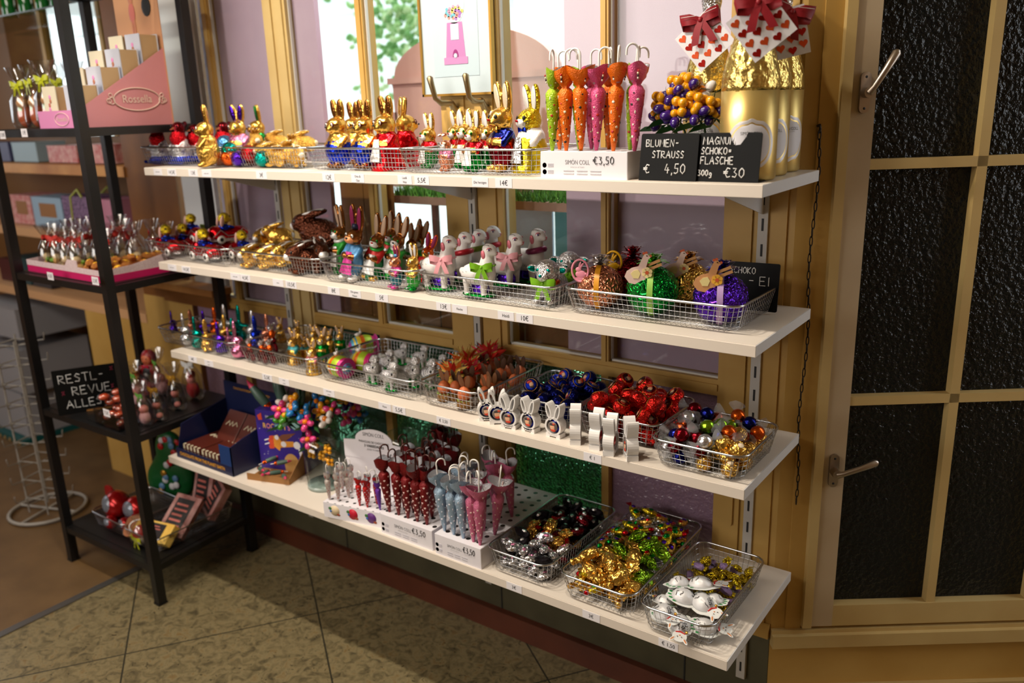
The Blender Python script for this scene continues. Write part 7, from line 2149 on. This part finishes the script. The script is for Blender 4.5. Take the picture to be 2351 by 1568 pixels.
def page_mat():
    m = mat('page_edges', (196, 160, 118), .6)
    nt = m.node_tree
    tc, w = nt.nodes.new('ShaderNodeTexCoord'), nt.nodes.new('ShaderNodeTexWave')
    w.bands_direction = 'Y'
    w.inputs['Scale'].default_value = 160
    r = nt.nodes.new('ShaderNodeValToRGB')
    r.color_ramp.elements[0].color, r.color_ramp.elements[1].color = (*lin((176, 136, 92)), 1), (*lin((214, 184, 140)), 1)
    nt.links.new(tc.outputs['Object'], w.inputs['Vector'])
    nt.links.new(w.outputs['Color'], r.inputs['Fac'])
    nt.links.new(r.outputs['Color'], nt.nodes['Principled BSDF'].inputs['Base Color'])
    return m
PGE = page_mat()
def book(cov, n):
    k = Kind('gift_book')
    k.part('cover', MB().box((-.040, -.032, 0), (.040, -.029, .112)).box((-.040, .029, 0), (.040, .032, .112)).box((-.040, -.032, 0), (-.037, .032, .112)).mesh('book_cover', cov))
    k.part('pages', MB().box((-.037, -.029, .002), (.037, .029, .109)).mesh('book_pages', PGE))
    p = MB()
    rr = random.Random(n)
    for i in range(6):
        p.ell((-.002 + rr.uniform(-.006, .006), -.0325, .020 + i * .012), (.007, .0008, .007), mi=i % 3, seg=8, rings=5)
    k.part('print', p.mesh('book_print', [mat('print_coral', (200, 110, 100), .5), mat('print_tan', (190, 120, 90), .5), mat('print_rose', (210, 130, 160), .5)]))
    return k
BK = [book(card('ice', (206, 210, 226), .5), 1), book(card('cream', (232, 222, 196), .5), 2), book(card('greyblue', (160, 164, 184), .5), 3)]
bi = 0
for j, (zz, y) in enumerate(((.013, -.478), (.066, -.400), (.119, -.330), (.166, -.256))):
    for i, x in enumerate((-.072, -.168)):
        if j == 0 and i == 1:
            x = -.205
        w_ = ['lowest', 'second', 'third', 'top'][j]
        place(BK[(bi + j) % 3], 'small white-covered gift book with thick tan pages, %s step, %s' % (w_, 'next to the rose side panel' if i == 0 else 'beside the bagged bunnies'), 'book', (x, y, Z1 + zz), 0, 1, 'gift books in the rose display')
        bi += 1
# bagged chocolate bunnies
BRN = mat('milk_chocolate', (172, 100, 50), .5)
CARM = mat('caramel', (220, 160, 96), .5)
def bag(name, inner_mats, prims, top=.34, bowm=None, seed=1):
    k = Kind(name)
    k.part('filling', blob(name + '_filling', prims, inner_mats, k=.03, cells=34))
    b = MB().lathe([(.20, 0), (.23, .10), (.21, .45), (.12, .62), (.05, .70), (.14, .82), (.20, .98)], 14)
    rr = random.Random(seed)
    b.v = [(x * (1 + rr.uniform(-.12, .12)), y * (1 + rr.uniform(-.12, .12)) * .8, z) for x, y, z in b.v]
    del b.f[-1], b.m[-1], b.sm[-1]
    k.part('cellophane', b.mesh(name + '_cellophane', CELLO))
    if bowm:
        k.part('bow', bow(MB(), (0, -.06, .70), .20).mesh(name + '_bow', bowm))
    return k
LIME = mat('lime_ribbon', (190, 196, 30), .4)
bb4 = bag('bagged_bunny', [BRN, CARM, mat('carrot', (206, 92, 40), .5), mat('sprig', (110, 170, 60), .5)],
          [('e', (0, 0, .20), (.13, .11, .19), (0, 0, 0), 2), ('e', (0, -.02, .40), (.10, .09, .09), (0, 0, 0), 1), ('e', (-.04, 0, .53), (.03, .02, .09), (0, -8, 0), 0), ('e', (.04, 0, .53), (.03, .02, .09), (0, 8, 0), 0), ('p', (0, -.09, .31), (.06, .06, .035), (0, 0, 0), 3)], bowm=LIME)
for x, y, s, w in ((-.335, -.45, .215, 'nearest the rose display'), (-.425, -.45, .205, 'second from the rose display'), (-.510, -.45, .20, 'third from the rose display'), (-.365, -.34, .215, 'in the second row'), (-.465, -.34, .21, 'last in the second row')):
    place(bb4, 'chocolate bunny with carrot in a clear lime-bowed bag, ' + w, 'bagged bunny', (x, y, Z1 + .001), rng.uniform(-20, 20), s, 'bagged bunnies on the black rack')

# second level: pink tray of biscuit bags and caramels
Z2 = RZ[2]
k = Kind('sales_tray')
DOT = mat('dotted_card', (206, 180, 186), .5, var=((224, 206, 208), 260))
MAG = card('magenta', (196, 24, 96), .45)
tx0, tx1, ty0, ty1 = -.535, -.040, -.522, -.160
k.part('base', MB().box((tx0, ty0, 0), (tx1, ty1, .004)).mesh('tray_base', MAG))
k.part('front', MB().box((tx0, ty0 - .002, 0), (tx1, ty0, .022), 0).box((tx0, ty0 - .0025, .022), (tx1, ty0, .040), 1).prism([(-.27, .040), (-.19, .040), (-.19, .062), (-.25, .062)], ty0 - .0025, ty0, 1).mesh('tray_front', [MAG, DOT]))
for x in (tx0, tx1):
    k.part('side', MB().prism([(ty0, 0), (ty1, 0), (ty1, .085), (ty0 + .10, .045), (ty0, .040)], 0, .002, 0, Matrix.Translation((x, 0, 0)) @ Matrix.Rotation(rad(90), 4, 'Z')).prism([(ty0, 0), (ty1, 0), (ty1, .022), (ty0, .022)], -.0008, 0, 1, Matrix.Translation((x, 0, 0)) @ Matrix.Rotation(rad(90), 4, 'Z')).mesh('tray_side', [DOT, MAG]))
place(k, 'pink sales tray with a dotted edge on the black rack', 'tray', (0, 0, Z2))
ck = bag('biscuit_bag', [mat('biscuit', (214, 166, 92), .6), mat('biscuit_pale', (226, 200, 150), .6), mat('jelly_green', (120, 180, 50), .4)],
         [('e', (-.06, 0, .10), (.10, .10, .09), (0, 0, 0), 0), ('e', (.07, -.03, .12), (.09, .09, .08), (0, 0, 0), 1), ('e', (0, .02, .26), (.11, .10, .09), (0, 20, 0), 1), ('e', (.03, -.07, .20), (.07, .05, .06), (0, 0, 0), 0), ('e', (-.08, -.07, .22), (.06, .05, .05), (0, 0, 0), 2)],
         bowm=mat('red_label', (196, 50, 40), .5), seed=6)
i = 0
for y, xs in ((-.475, (-.475, -.415, -.350, -.285)), (-.405, (-.50, -.44, -.38, -.32, -.26, -.205)), (-.325, (-.48, -.40, -.33, -.25, -.18)), (-.24, (-.42, -.30, -.20, -.11))):
    for x in xs:
        row = {-.475: 'front', -.405: 'second', -.325: 'third', -.24: 'last'}[y]
        place(ck, 'red-labelled clear biscuit bag in the %s row of the pink tray' % row, 'biscuit bag', (x, y, Z2 + .005), rng.uniform(0, 360), rng.uniform(.145, .17), 'biscuit bags, %s row' % row)
        i += 1
crm = Kind('caramel_sweet')
crm.part('wrapper', lump('caramel_wrap', (1.2, .8, .7), mat('caramel_foil', (204, 130, 60), .25, .5, (80, .5, 'noise', .01)), 2))
crm.part('print', MB().ell((0, 0, .55), (.6, .4, .2)).mesh('caramel_print', mat('yellow_print', (236, 180, 30), .4)))
for x, y, z in heap((-.21, -.065, -.500, -.240), Z2 + .005, None, 46, 9, .019, 8, .6):
    place(crm, 'wrapped caramel in amber foil heaped at the corner of the pink tray', 'wrapped sweet', (x, y, z), rng.uniform(0, 360), .017, 'caramels in the pink tray', None, (rng.uniform(-30, 30), rng.uniform(-30, 30)))
one('lime_box', MB().rbox((-.075, -.135, 0), (-.028, -.128, .135), .003), card('limebox', (150, 180, 20), .45), 'flat lime green box standing at the back of the rack behind the pink tray', 'box', (0, 0, Z2 + .001))

# third level
Z3 = RZ[3]
k = Kind('blackboard_sign')
q = on_y(185, 955, -.56)
bw, bh = .222, .165
k.part('board', MB().rbox((-bw / 2, 0, 0), (bw / 2, .003, bh), .003, axis=1).mesh('sign_board', SLATE))
k.part('foot', MB().box((-bw * .1, 0, 0), (bw / 2, .016, .008)).mesh('sign_wood_foot', WOODP))
M = face_m((-bw / 2, -.0008, 0))
k.part('chalk_lettering', hand([('RESTL', .018, .115, .030, .85), ('-', .145, .120, .024, .9), ('REVUE', .055, .068, .030, .85), ('ALLES', .030, .022, .028, .85)], CHALK, M, .0012))
k.part('chalk_marks', hand([('%', .185, .140, .016, .9), ('%', .022, .072, .015, .9), ('%', .180, .075, .015, .9), ('%', .170, .018, .014, .9)], mat('pink_chalk', (150, 40, 70), .8), M, .0008))
o = place(k, 'black chalkboard lettered RESTL-REVUE ALLES at the corner of the black rack', 'blackboard', (-.352, -.475, Z3 + .001), 0)
o.rotation_euler = (0, 0, rad(60))
k = Kind('acrylic_box')
b = MB()
for lo, hi in (((-.075, -.05, 0), (.075, -.048, .055)), ((-.075, .048, 0), (.075, .05, .055)), ((-.075, -.05, 0), (-.073, .05, .055)), ((.073, -.05, 0), (.075, .05, .055)), ((-.075, -.05, 0), (.075, .05, .002))):
    b.box(lo, hi)
k.part('box', b.mesh('acrylic_box', ACRYL))
k.part('rim', MB().tube([(-.075, -.05, .055), (.075, -.05, .055), (.075, .05, .055), (-.075, .05, .055)], .0014, 5, closed=True).mesh('acrylic_rim', ACRYL))
place(k, 'clear acrylic box of orange sweets on the third level of the black rack', 'box', (-.145, -.490, Z3 + .001))
jel = Kind('orange_sweet')
jel.part('sweet', lump('orange_sweet', (1, .8, .6), mat('jelly_orange', (226, 84, 36), .35), 3))
jel.part('wrapper', MB().ell((0, 0, .1), (1.25, 1.0, .7)).mesh('orange_wrap', CELLO))
for x, y, z in heap((-.200, -.095, -.515, -.465), Z3 + .004, None, 14, 5, .020, 8, .7):
    place(jel, 'orange jelly sweet in clear wrap heaped in the acrylic box', 'wrapped sweet', (x, y, z), rng.uniform(0, 360), .019, 'orange sweets in the acrylic box')
# red-hooded doll tin
k = Kind('doll_figure')
p = [('e', (0, 0, .30), (.28, .20, .30), (0, 0, 0), 0), ('e', (0, 0, .72), (.22, .18, .24), (0, 0, 0), 0), ('e', (0, -.10, .70), (.15, .10, .16), (0, 0, 0), 1), ('e', (0, -.12, .28), (.16, .10, .24), (0, 0, 0), 2), ('e', (-.26, -.06, .36), (.08, .1, .14), (0, 0, 0), 0), ('e', (.26, -.06, .36), (.08, .1, .14), (0, 0, 0), 0)]
k.part('body', blob('doll_body', p, [mat('doll_red', (150, 14, 24), .4), mat('doll_skin', (206, 110, 70), .5), mat('doll_dark', (24, 22, 26), .5)], k=.03, cells=44))
for s in (-1, 1):
    k.part('eye', MB().ell((s * .055, -.195, .73), .018, seg=8, rings=5).mesh('doll_eye', BLACK))
k.part('mouth', MB().tube([(-.05, -.19, .645), (0, -.205, .63), (.05, -.19, .645)], .008, 5).mesh('doll_mouth', mat('doll_lips', (150, 30, 30), .5)))
k.part('bow', bow(MB(), (0, -.19, .50), .14, tails=False).mesh('doll_bow', mat('doll_bow', (200, 20, 60), .5)))
sn = MB()
for i in range(3):
    c_, s_ = math.cos(i * PI / 3), math.sin(i * PI / 3)
    sn.tube([(-.07 * c_, -.222, .28 - .07 * s_), (.07 * c_, -.222, .28 + .07 * s_)], .008, 4)
k.part('snowflake', sn.mesh('doll_snowflake', WHITE))
qd = on_y(348, 860, -.22)
place(k, 'red-hooded doll figure with a snowflake on its dress on the black rack', 'figure', (qd[0], -.22, Z3 + .03), 20, .135)
one('gift_carton', MB().rbox((qd[0] - .07, -.28, Z3 + .001), (qd[0] + .05, -.17, Z3 + .029), .003), card('rosebox', (180, 90, 90), .5), 'flat rose gift carton under the red-hooded doll', 'box')
k = Kind('yellow_figure')
k.part('body', blob('yellow_figure_body', [('e', (0, 0, .3), (.2, .18, .3), (0, 0, 0), 0), ('e', (0, 0, .72), (.2, .18, .2), (0, 0, 0), 0), ('e', (0, -.16, .68), (.08, .07, .06), (0, 0, 0), 0)], [foil('gold', 1)], cells=30))
k.part('collar', MB().tube([(.14 * math.cos(2 * PI * i / 12), .13 * math.sin(2 * PI * i / 12), .54) for i in range(12)], .04, 6, closed=True).mesh('yellow_figure_collar', foil('orange')))
qy = on_y(312, 860, -.27)
place(k, 'amber foil figure standing beside the red-hooded doll', 'figure', (qy[0], -.27, Z3 + .03), 0, .075)
sweep = bag('figure_bag', [mat('soot_black', (20, 18, 20), .5), mat('marzipan', (214, 130, 120), .5)],
            [('e', (0, 0, .14), (.11, .10, .14), (0, 0, 0), 0), ('e', (0, -.02, .34), (.085, .08, .08), (0, 0, 0), 1), ('e', (0, 0, .44), (.09, .09, .025), (0, 0, 0), 0), ('e', (0, 0, .49), (.055, .055, .05), (0, 0, 0), 0), ('e', (.10, -.06, .12), (.06, .07, .06), (0, 0, 0), 1)], seed=3, bowm=mat('gold_cord', (200, 150, 50), .4, .6))
santa = bag('figure_bag', [mat('felt_red', (170, 26, 26), .6), mat('marzipan', (214, 130, 120), .5)],
            [('e', (0, 0, .18), (.13, .11, .18), (0, 0, 0), 0), ('e', (0, -.02, .38), (.09, .08, .08), (0, 0, 0), 1), ('e', (0, 0, .48), (.08, .08, .09), (0, 0, 0), 0)], seed=4, bowm=mat('white_tie', (220, 220, 220), .5))
pale = bag('figure_bag', [mat('pale_pink_sugar', (216, 160, 160), .5), mat('marzipan', (214, 130, 120), .5)],
           [('e', (0, 0, .16), (.14, .12, .16), (0, 0, 0), 0), ('e', (0, 0, .36), (.11, .1, .1), (0, 0, 0), 1)], seed=5, bowm=mat('sprig_tie', (90, 150, 60), .5))
for kk, px, py, y, s, w in ((sweep, 372, 960, -.40, .16, 'chimney sweep figure in a clear bag in front on the black rack'), (sweep, 408, 935, -.30, .17, 'chimney sweep figure in a clear bag behind the front one'), (santa, 448, 925, -.20, .19, 'red figure in a clear bag next to the navy display'), (pale, 345, 960, -.45, .15, 'pale pink sugar figure in a clear bag by the corner post'),
                            (pale, 322, 930, -.36, .17, 'pale pink sugar figure in a clear bag behind the corner post'), (pale, 375, 920, -.24, .18, 'pale pink sugar figure in a clear bag in front of the doll')):
    x = min(on_y(px, py, y)[0], -.06)
    place(kk, w, 'bagged figure', (x, y, Z3 + .001), rng.uniform(-20, 20), s, 'bagged figures on the black rack')

# fourth level: Christmas bag, tin eggs, baskets, boxes
Z4 = RZ[4]
ZS[9] = Z4
basket('wire basket of red tin eggs on the bottom of the black rack', 9, -.47, -.24, -.500, -.255, .06)
basket('wire basket of gift boxes on the bottom of the black rack', 9, -.235, -.035, -.505, -.17, .06)
k = Kind('tree_bag')
GB = mat('bag_green', (14, 84, 36), .35)
k.part('bag', blob('tree_bag', [('e', (0, 0, .34), (.30, .12, .34), (0, 0, 0), 0), ('e', (0, 0, .66), (.20, .10, .26), (0, 0, 0), 0), ('e', (-.22, -.02, .30), (.14, .09, .22), (0, 18, 0), 0)], [GB], cells=44))
bl = MB()
rr = random.Random(2)
for i in range(22):
    a, z = rr.uniform(-1.2, 1.2), rr.uniform(.12, .82)
    r = .27 * math.sqrt(max(.05, 1 - ((z - .36) / .52) ** 2))
    bl.ell((r * math.sin(a), -.125 * math.cos(a) * min(1, r / .22), z), (.045, .018, .045), mi=i % 4, seg=10, rings=6)
k.part('baubles', bl.mesh('tree_bag_baubles', [mat('bauble_red', (180, 20, 24), .4), mat('bauble_white', (206, 206, 210), .4), mat('bauble_gold', (190, 140, 50), .3, .6), mat('bauble_blue', (90, 130, 170), .4)]))
qt = on_z(255, 1225, Z4)
place(k, 'dark green Christmas tree bag with round pictures at the back of the rack bottom', 'bag', (-.38, -.195, Z4 + .004), 20, .32)
one('red_card', MB().rbox((-.535, -.40, 0), (-.48, -.392, .11), .02, axis=1), mat('red_card', (150, 16, 20), .5), 'red rounded card behind the left basket of the rack bottom', 'card', (0, 0, Z4 + .001))
k = Kind('tin_egg')
k.part('shell', MB().ell((0, 0, 0), (1, .8, .9), seg=22, rings=14).mesh('tin_egg_shell', mat('tin_red', (160, 20, 22), .2, .5)))
k.part('picture', MB().ell((0, -.42, .12), (.72, .42, .62), seg=16, rings=10).mesh('tin_egg_picture', mat('tin_print', (150, 170, 190), .25, .3, var=((90, 60, 50), 30))))
for x, y, z, s, l in ((-.395, -.43, .075, .062, 'red tin egg with a snowy picture at the front of its basket'), (-.315, -.40, .065, .056, 'red tin egg lying beside the snowy one'), (-.36, -.48, .035, .030, 'small red tin egg at the basket front'), (-.30, -.46, .035, .028, 'small red tin egg near the post')):
    place(k, l, 'tin egg', (x, y, Z4 + z), rng.uniform(-20, 20), s, 'tin eggs')
def gift(name, size, body, lab, label, loc, rz, tl, foliage=None):
    k = Kind(name)
    w, d, h = size
    k.part('carton', MB().rbox((-w / 2, -d / 2, 0), (w / 2, d / 2, h), .002).mesh(name + '_carton', body))
    b = MB().box((-w * .36, -d * .40, h), (w * .30, d * .40, h + .0006)).box((-w * .36, -d * .40, h + .0006), (w * .30, d * .40, h + .0008))
    k.part('label', b.mesh(name + '_label', lab))
    t = MB()
    for i in range(5):
        t.box((-w * .30, -d * .30 + i * d * .13, h + .0009), (-w * .30 + w * (.5 - .05 * (i % 3)), -d * .30 + i * d * .13 + d * .05, h + .0013))
    k.part('small_print', t.mesh(name + '_print', mat('print_coral', (200, 110, 100), .5)))
    place(k, label, 'gift box', loc, rz, 1, None, None, tl)
BLOT = mat('blotched_pink', (196, 150, 146), .5, var=((150, 90, 84), 25))
YEL = mat('banana_print', (226, 170, 50), .5, var=((240, 206, 110), 18))
DKL = card('dark_label', (30, 24, 26), .5)
gift('banana_box', (.17, .075, .030), YEL, DKL, 'yellow banana-print gift box with a dark label in the front basket', (-.125, -.440, Z4 + .035), 12, (38, 0))
gift('pink_box', (.10, .16, .028), BLOT, DKL, 'blotched pink gift box with a dark label leaning against the post', (-.12, -.34, Z4 + .055), 24, (36, 12))
gift('pink_box', (.10, .16, .028), BLOT, DKL, 'blotched pink gift box with a dark label standing upright at the back', (-.150, -.200, Z4 + .10), 4, (72, 0))
gift('pink_box', (.10, .14, .028), BLOT, DKL, 'blotched pink gift box leaning at the end under the wall shelf', (-.075, -.205, Z4 + .09), -20, (60, 14))
k = Kind('apple_bag')
k.part('apple', blob('apple_bag_filling', [('e', (0, 0, .2), (.2, .18, .2), (0, 0, 0), 0), ('e', (.1, -.1, .1), (.12, .1, .1), (0, 0, 0), 1)], [mat('sugar_red', (190, 50, 50), .4), mat('sugar_white', (210, 200, 190), .4)], cells=28))
k.part('bow', bow(MB(), (.08, -.18, .16), .24).mesh('apple_bag_bow', LIME))
k.part('cellophane', MB().lathe([(.24, 0), (.27, .2), (.15, .42), (.06, .5), (.16, .62)], 12).mesh('apple_bag_wrap', CELLO))
place(k, 'clear bag of red sugar fruit with a lime bow in the front basket', 'bag', (-.165, -.475, Z4 + .01), 0, .16)
k = Kind('gingerbread_bag')
k.part('biscuit', MB().rbox((-.05, -.04, 0), (.05, .04, .012), .02).mesh('gingerbread', mat('gingerbread', (150, 90, 50), .6)))
k.part('icing', MB().tube([(.032 * math.cos(2 * PI * i / 16), .024 * math.sin(2 * PI * i / 16), .013) for i in range(16)], .003, 5, closed=True).mesh('gingerbread_icing', WHITE))
place(k, 'gingerbread biscuit with white icing beside the corner post', 'biscuit', (-.20, -.46, Z4 + .05), 30, 1, None, None, (40, 0))

# ================================================================== CABINET, LEDGE AND FLOOR STAND BEHIND THE RACK
b = MB()
b.box((-.735, .0, 0), (-.395, .03, 2.9))
struct('wall_panel_left', b, WOODB)
struct('wall_panel_lower', MB().box((-1.25, -.004, 0), (-.395, 0, .80)).box((-.735, -.004, .80), (-.395, 0, .92)), WOODY)
b = MB()
b.box((-3.4, .42, 0), (-.705, .45, 2.9)).box((-.735, .03, 0), (-.705, .42, 2.9))
struct('wall_back_left', b, mat('cabinet_back', (120, 84, 46), .5))
for n, (z, mt_) in enumerate(((1.443, WOODP), (1.145, mat('beech_board', (206, 160, 116), .5)), (0.835, MATS['beech_board']))):
    k = Kind('cabinet_shelf')
    k.part('board', MB().box((-2.6, .01, z - .012), (-.737, .41, z)).mesh('cabinet_board', mt_))
    k.part('front_rail', MB().box((-2.6, -.006, z - .042), (-.737, .010, z - .001)).mesh('cabinet_rail', mt_))
    place(k, 'wooden cabinet shelf behind the black rack, ' + ['the highest, level with the top wall shelf', 'the middle one with the gift boxes', 'the lowest one with the bags'][n], 'shelf')
k = Kind('wall_mirror')
k.part('glass', MB().box((-2.4, .40, 1.55), (-.78, .405, 2.4)).mesh('mirror_glass', mat('mirror_silver', (190, 196, 190), .04, 1.0)))
b = MB()
for x in (-2.0, -1.45, -1.12):
    b.box((x, .38, 1.55), (x + .03, .40, 2.4))
k.part('frame', b.mesh('mirror_frame', WOODY))
place(k, 'mirror with yellow bars at the back of the cabinet', 'mirror')
k = Kind('glass_board')
k.part('pane', MB().box((-2.4, .02, 2.075), (-.80, .36, 2.081)).mesh('glass_board_pane', GLASS))
k.part('edge', MB().box((-2.4, .014, 2.075), (-.80, .02, 2.081)).mesh('glass_board_edge', mat('green_edge', (30, 60, 50), .2)))
place(k, 'glass shelf with green bottles high in the cabinet', 'shelf')
k = Kind('green_bottle')
k.part('bottle', MB().lathe([(.03, 0), (.032, .01), (.032, .12), (.012, .17), (.012, .21)], 18).mesh('green_bottle', mat('green_glass', (10, 110, 40), .08, spec=.8)))
k.part('cap', MB().lathe([(.014, .205), (.014, .235), (.001, .236)], 14).mesh('green_cap', foil('gold')))
for i, (px, w) in enumerate(((60, 'next to the corner post'), (100, 'in the middle'), (135, 'farthest along the glass shelf'), (20, 'nearest the edge of the view'))):
    q = on_y(px, 10, .10)
    place(k, 'green glass bottle on the high glass shelf, ' + w, 'bottle', (q[0], .10, 2.082), 0, 1, 'green bottles')
def carton(name, x0, x1, y0, y1, z0, h, mt_, label, window=None, handles=None):
    k = Kind(name)
    k.part('body', MB().rbox((x0, y0, z0), (x1, y1, z0 + h), .003).mesh(name + '_body', mt_))
    k.part('lid', MB().box((x0 - .001, y0 - .001, z0 + h), (x1 + .001, y1, z0 + h + .004)).mesh(name + '_lid', mt_))
    if window:
        w = x1 - x0
        k.part('window', MB().box((x0 + w * .25, y0 - .0012, z0 + h * .35), (x0 + w * .8, y0, z0 + h * .82)).mesh(name + '_window', window))
    if handles:
        hm = MB()
        for yy in (y0, y1):
            hm = MB()
            hm.tube([(x0 + (x1 - x0) * .3, yy, z0 + h * .3), (x0 + (x1 - x0) * .35, yy, z0 + h), (x0 + (x1 - x0) * .55, yy + .01, z0 + h * 1.22), (x0 + (x1 - x0) * .75, yy, z0 + h)], .006, 6)
            k.part('handle', hm.mesh(name + '_handle', handles))
    place(k, label, 'gift box')
FLO = mat('floral_pink', (216, 170, 166), .5, var=((190, 100, 100), 45))
KR = mat('kraft_window', (150, 104, 60), .6)
def xr(px, py, y):
    return on_y(px, py, y)[0]
zb_ = 1.447
carton('floral_box', xr(180, 350, .06), xr(262, 350, .06), .06, .2, zb_, .075, FLO, 'pink floral box at the cabinet side on its highest shelf')
carton('floral_box', xr(110, 355, .06), xr(176, 355, .06), .06, .2, zb_, .07, FLO, 'pink floral box in the middle of the highest cabinet shelf')
carton('blue_box', xr(30, 355, .06), xr(85, 355, .06), .06, .2, zb_, .085, card('iceblue', (150, 176, 190), .5), 'pale blue box on the highest cabinet shelf')
carton('slate_box', xr(-60, 355, .06), xr(22, 355, .06), .06, .2, zb_, .085, card('slateblue', (70, 74, 110), .5), 'slate blue box at the view edge of the highest cabinet shelf')
zb_ = 1.149
carton('floral_window_box', xr(32, 500, .05), xr(76, 500, .05), .05, .2, zb_, .135, FLO, 'pink floral box with a kraft window on the middle cabinet shelf', KR)
carton('blue_window_box', xr(80, 505, .04), xr(146, 505, .04), .04, .18, zb_, .135, card('skybox', (150, 180, 206), .5), 'light blue box with a kraft window on the middle cabinet shelf', KR)
carton('dotted_bag', xr(150, 510, .03), xr(214, 510, .03), .03, .17, zb_, .150, mat('dotted_purple', (58, 34, 74), .5, var=((150, 120, 160), 95)), 'purple dotted gift bag with green handles on the middle cabinet shelf', None, mat('olive_ribbon', (160, 166, 70), .5))
carton('mauve_box', xr(226, 510, .06), xr(264, 510, .06), .06, .2, zb_, .14, card('mauvebox', (190, 130, 156), .5), 'plain mauve box at the side of the middle cabinet shelf')
zb_ = .838
for px0, px1, h, mt_, l in ((30, 66, .13, card('dark_teal', (20, 60, 66), .5), 'dark teal box on the lowest cabinet shelf'), (0, 26, .11, card('plum_dark', (70, 20, 24), .5), 'dark red box at the view edge of the lowest cabinet shelf'), (70, 110, .12, card('charcoal', (46, 44, 50), .5), 'charcoal box on the lowest cabinet shelf')):
    carton('small_carton', xr(px0, 620, .05), xr(px1, 620, .05), .05, .2, zb_, h, mt_, l)
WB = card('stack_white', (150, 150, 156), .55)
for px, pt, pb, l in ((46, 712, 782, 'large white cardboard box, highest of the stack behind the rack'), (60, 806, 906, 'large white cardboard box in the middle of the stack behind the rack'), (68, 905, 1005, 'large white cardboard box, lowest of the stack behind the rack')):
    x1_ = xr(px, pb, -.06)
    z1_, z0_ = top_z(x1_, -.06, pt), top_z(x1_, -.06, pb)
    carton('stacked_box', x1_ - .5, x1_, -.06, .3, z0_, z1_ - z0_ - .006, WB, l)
x1_ = xr(62, 1060, -.10)
k = Kind('slatted_crate')
b = MB()
z1_, z0_ = top_z(x1_, -.10, 1005), top_z(x1_, -.10, 1120)
b.box((x1_ - .5, -.10, .001), (x1_, .2, z1_ - .02))
k.part('tub', b.mesh('crate_tub', mat('teal_tub', (10, 80, 80), .5)))
b = MB()
for i in range(9):
    b.box((x1_ - .48 + i * .055, -.106, max(.002, z0_)), (x1_ - .468 + i * .055, -.1005, z1_ - .03))
k.part('slats', b.mesh('crate_slats', mat('slat_cream', (170, 140, 90), .6)))
place(k, 'teal crate with cream slats on the floor under the white boxes', 'crate')
# white wire display stand
qs = on_z(112, 1172, 0.0)
k = Kind('wire_stand')
WW = mat('white_wire', (150, 146, 140), .5)
k.part('base', MB().tube([(.15 * math.cos(2 * PI * i / 28), .15 * math.sin(2 * PI * i / 28), .012) for i in range(28)], .008, 6, closed=True).tube([(-.15, 0, .012), (.15, 0, .012)], .006, 6).tube([(0, -.15, .012), (0, .15, .012)], .006, 6).mesh('stand_base', WW))
b = MB()
for s in (-1, 1):
    for t_ in (-1, 1):
        b.tube([(s * .05, t_ * .05, .012), (s * .05, t_ * .05, .78)], .004, 6)
for i in range(9):
    z = .08 + i * .085
    b.tube([(-.05, -.05, z), (.05, -.05, z), (.05, .05, z), (-.05, .05, z)], .0028, 5, closed=True)
    for s in (-1, 1):
        b.tube([(s * .03, -.05, z), (s * .03, -.12, z + .01), (s * .03, -.125, z + .04)], .0026, 5)
        b.tube([(.05, s * .03, z), (.12, s * .03, z + .01), (.125, s * .03, z + .04)], .0026, 5)
k.part('wire_frame', b.mesh('stand_frame', WW))
place(k, 'white wire display stand on a ring foot behind the black rack', 'display stand', tuple(qs), 20)
k = Kind('wooden_ledge')
k.part('board', MB().box((-.56, -.085, .985), (-.13, 0, 1.010)).mesh('ledge_board', WOODP))
k.part('moulding', MB().box((-.55, -.06, .955), (-.14, 0, .985)).box((-.54, -.03, .92), (-.15, 0, .955)).mesh('ledge_moulding', WOODB))
place(k, 'pine ledge on the wall behind the rack under the white board', 'ledge')
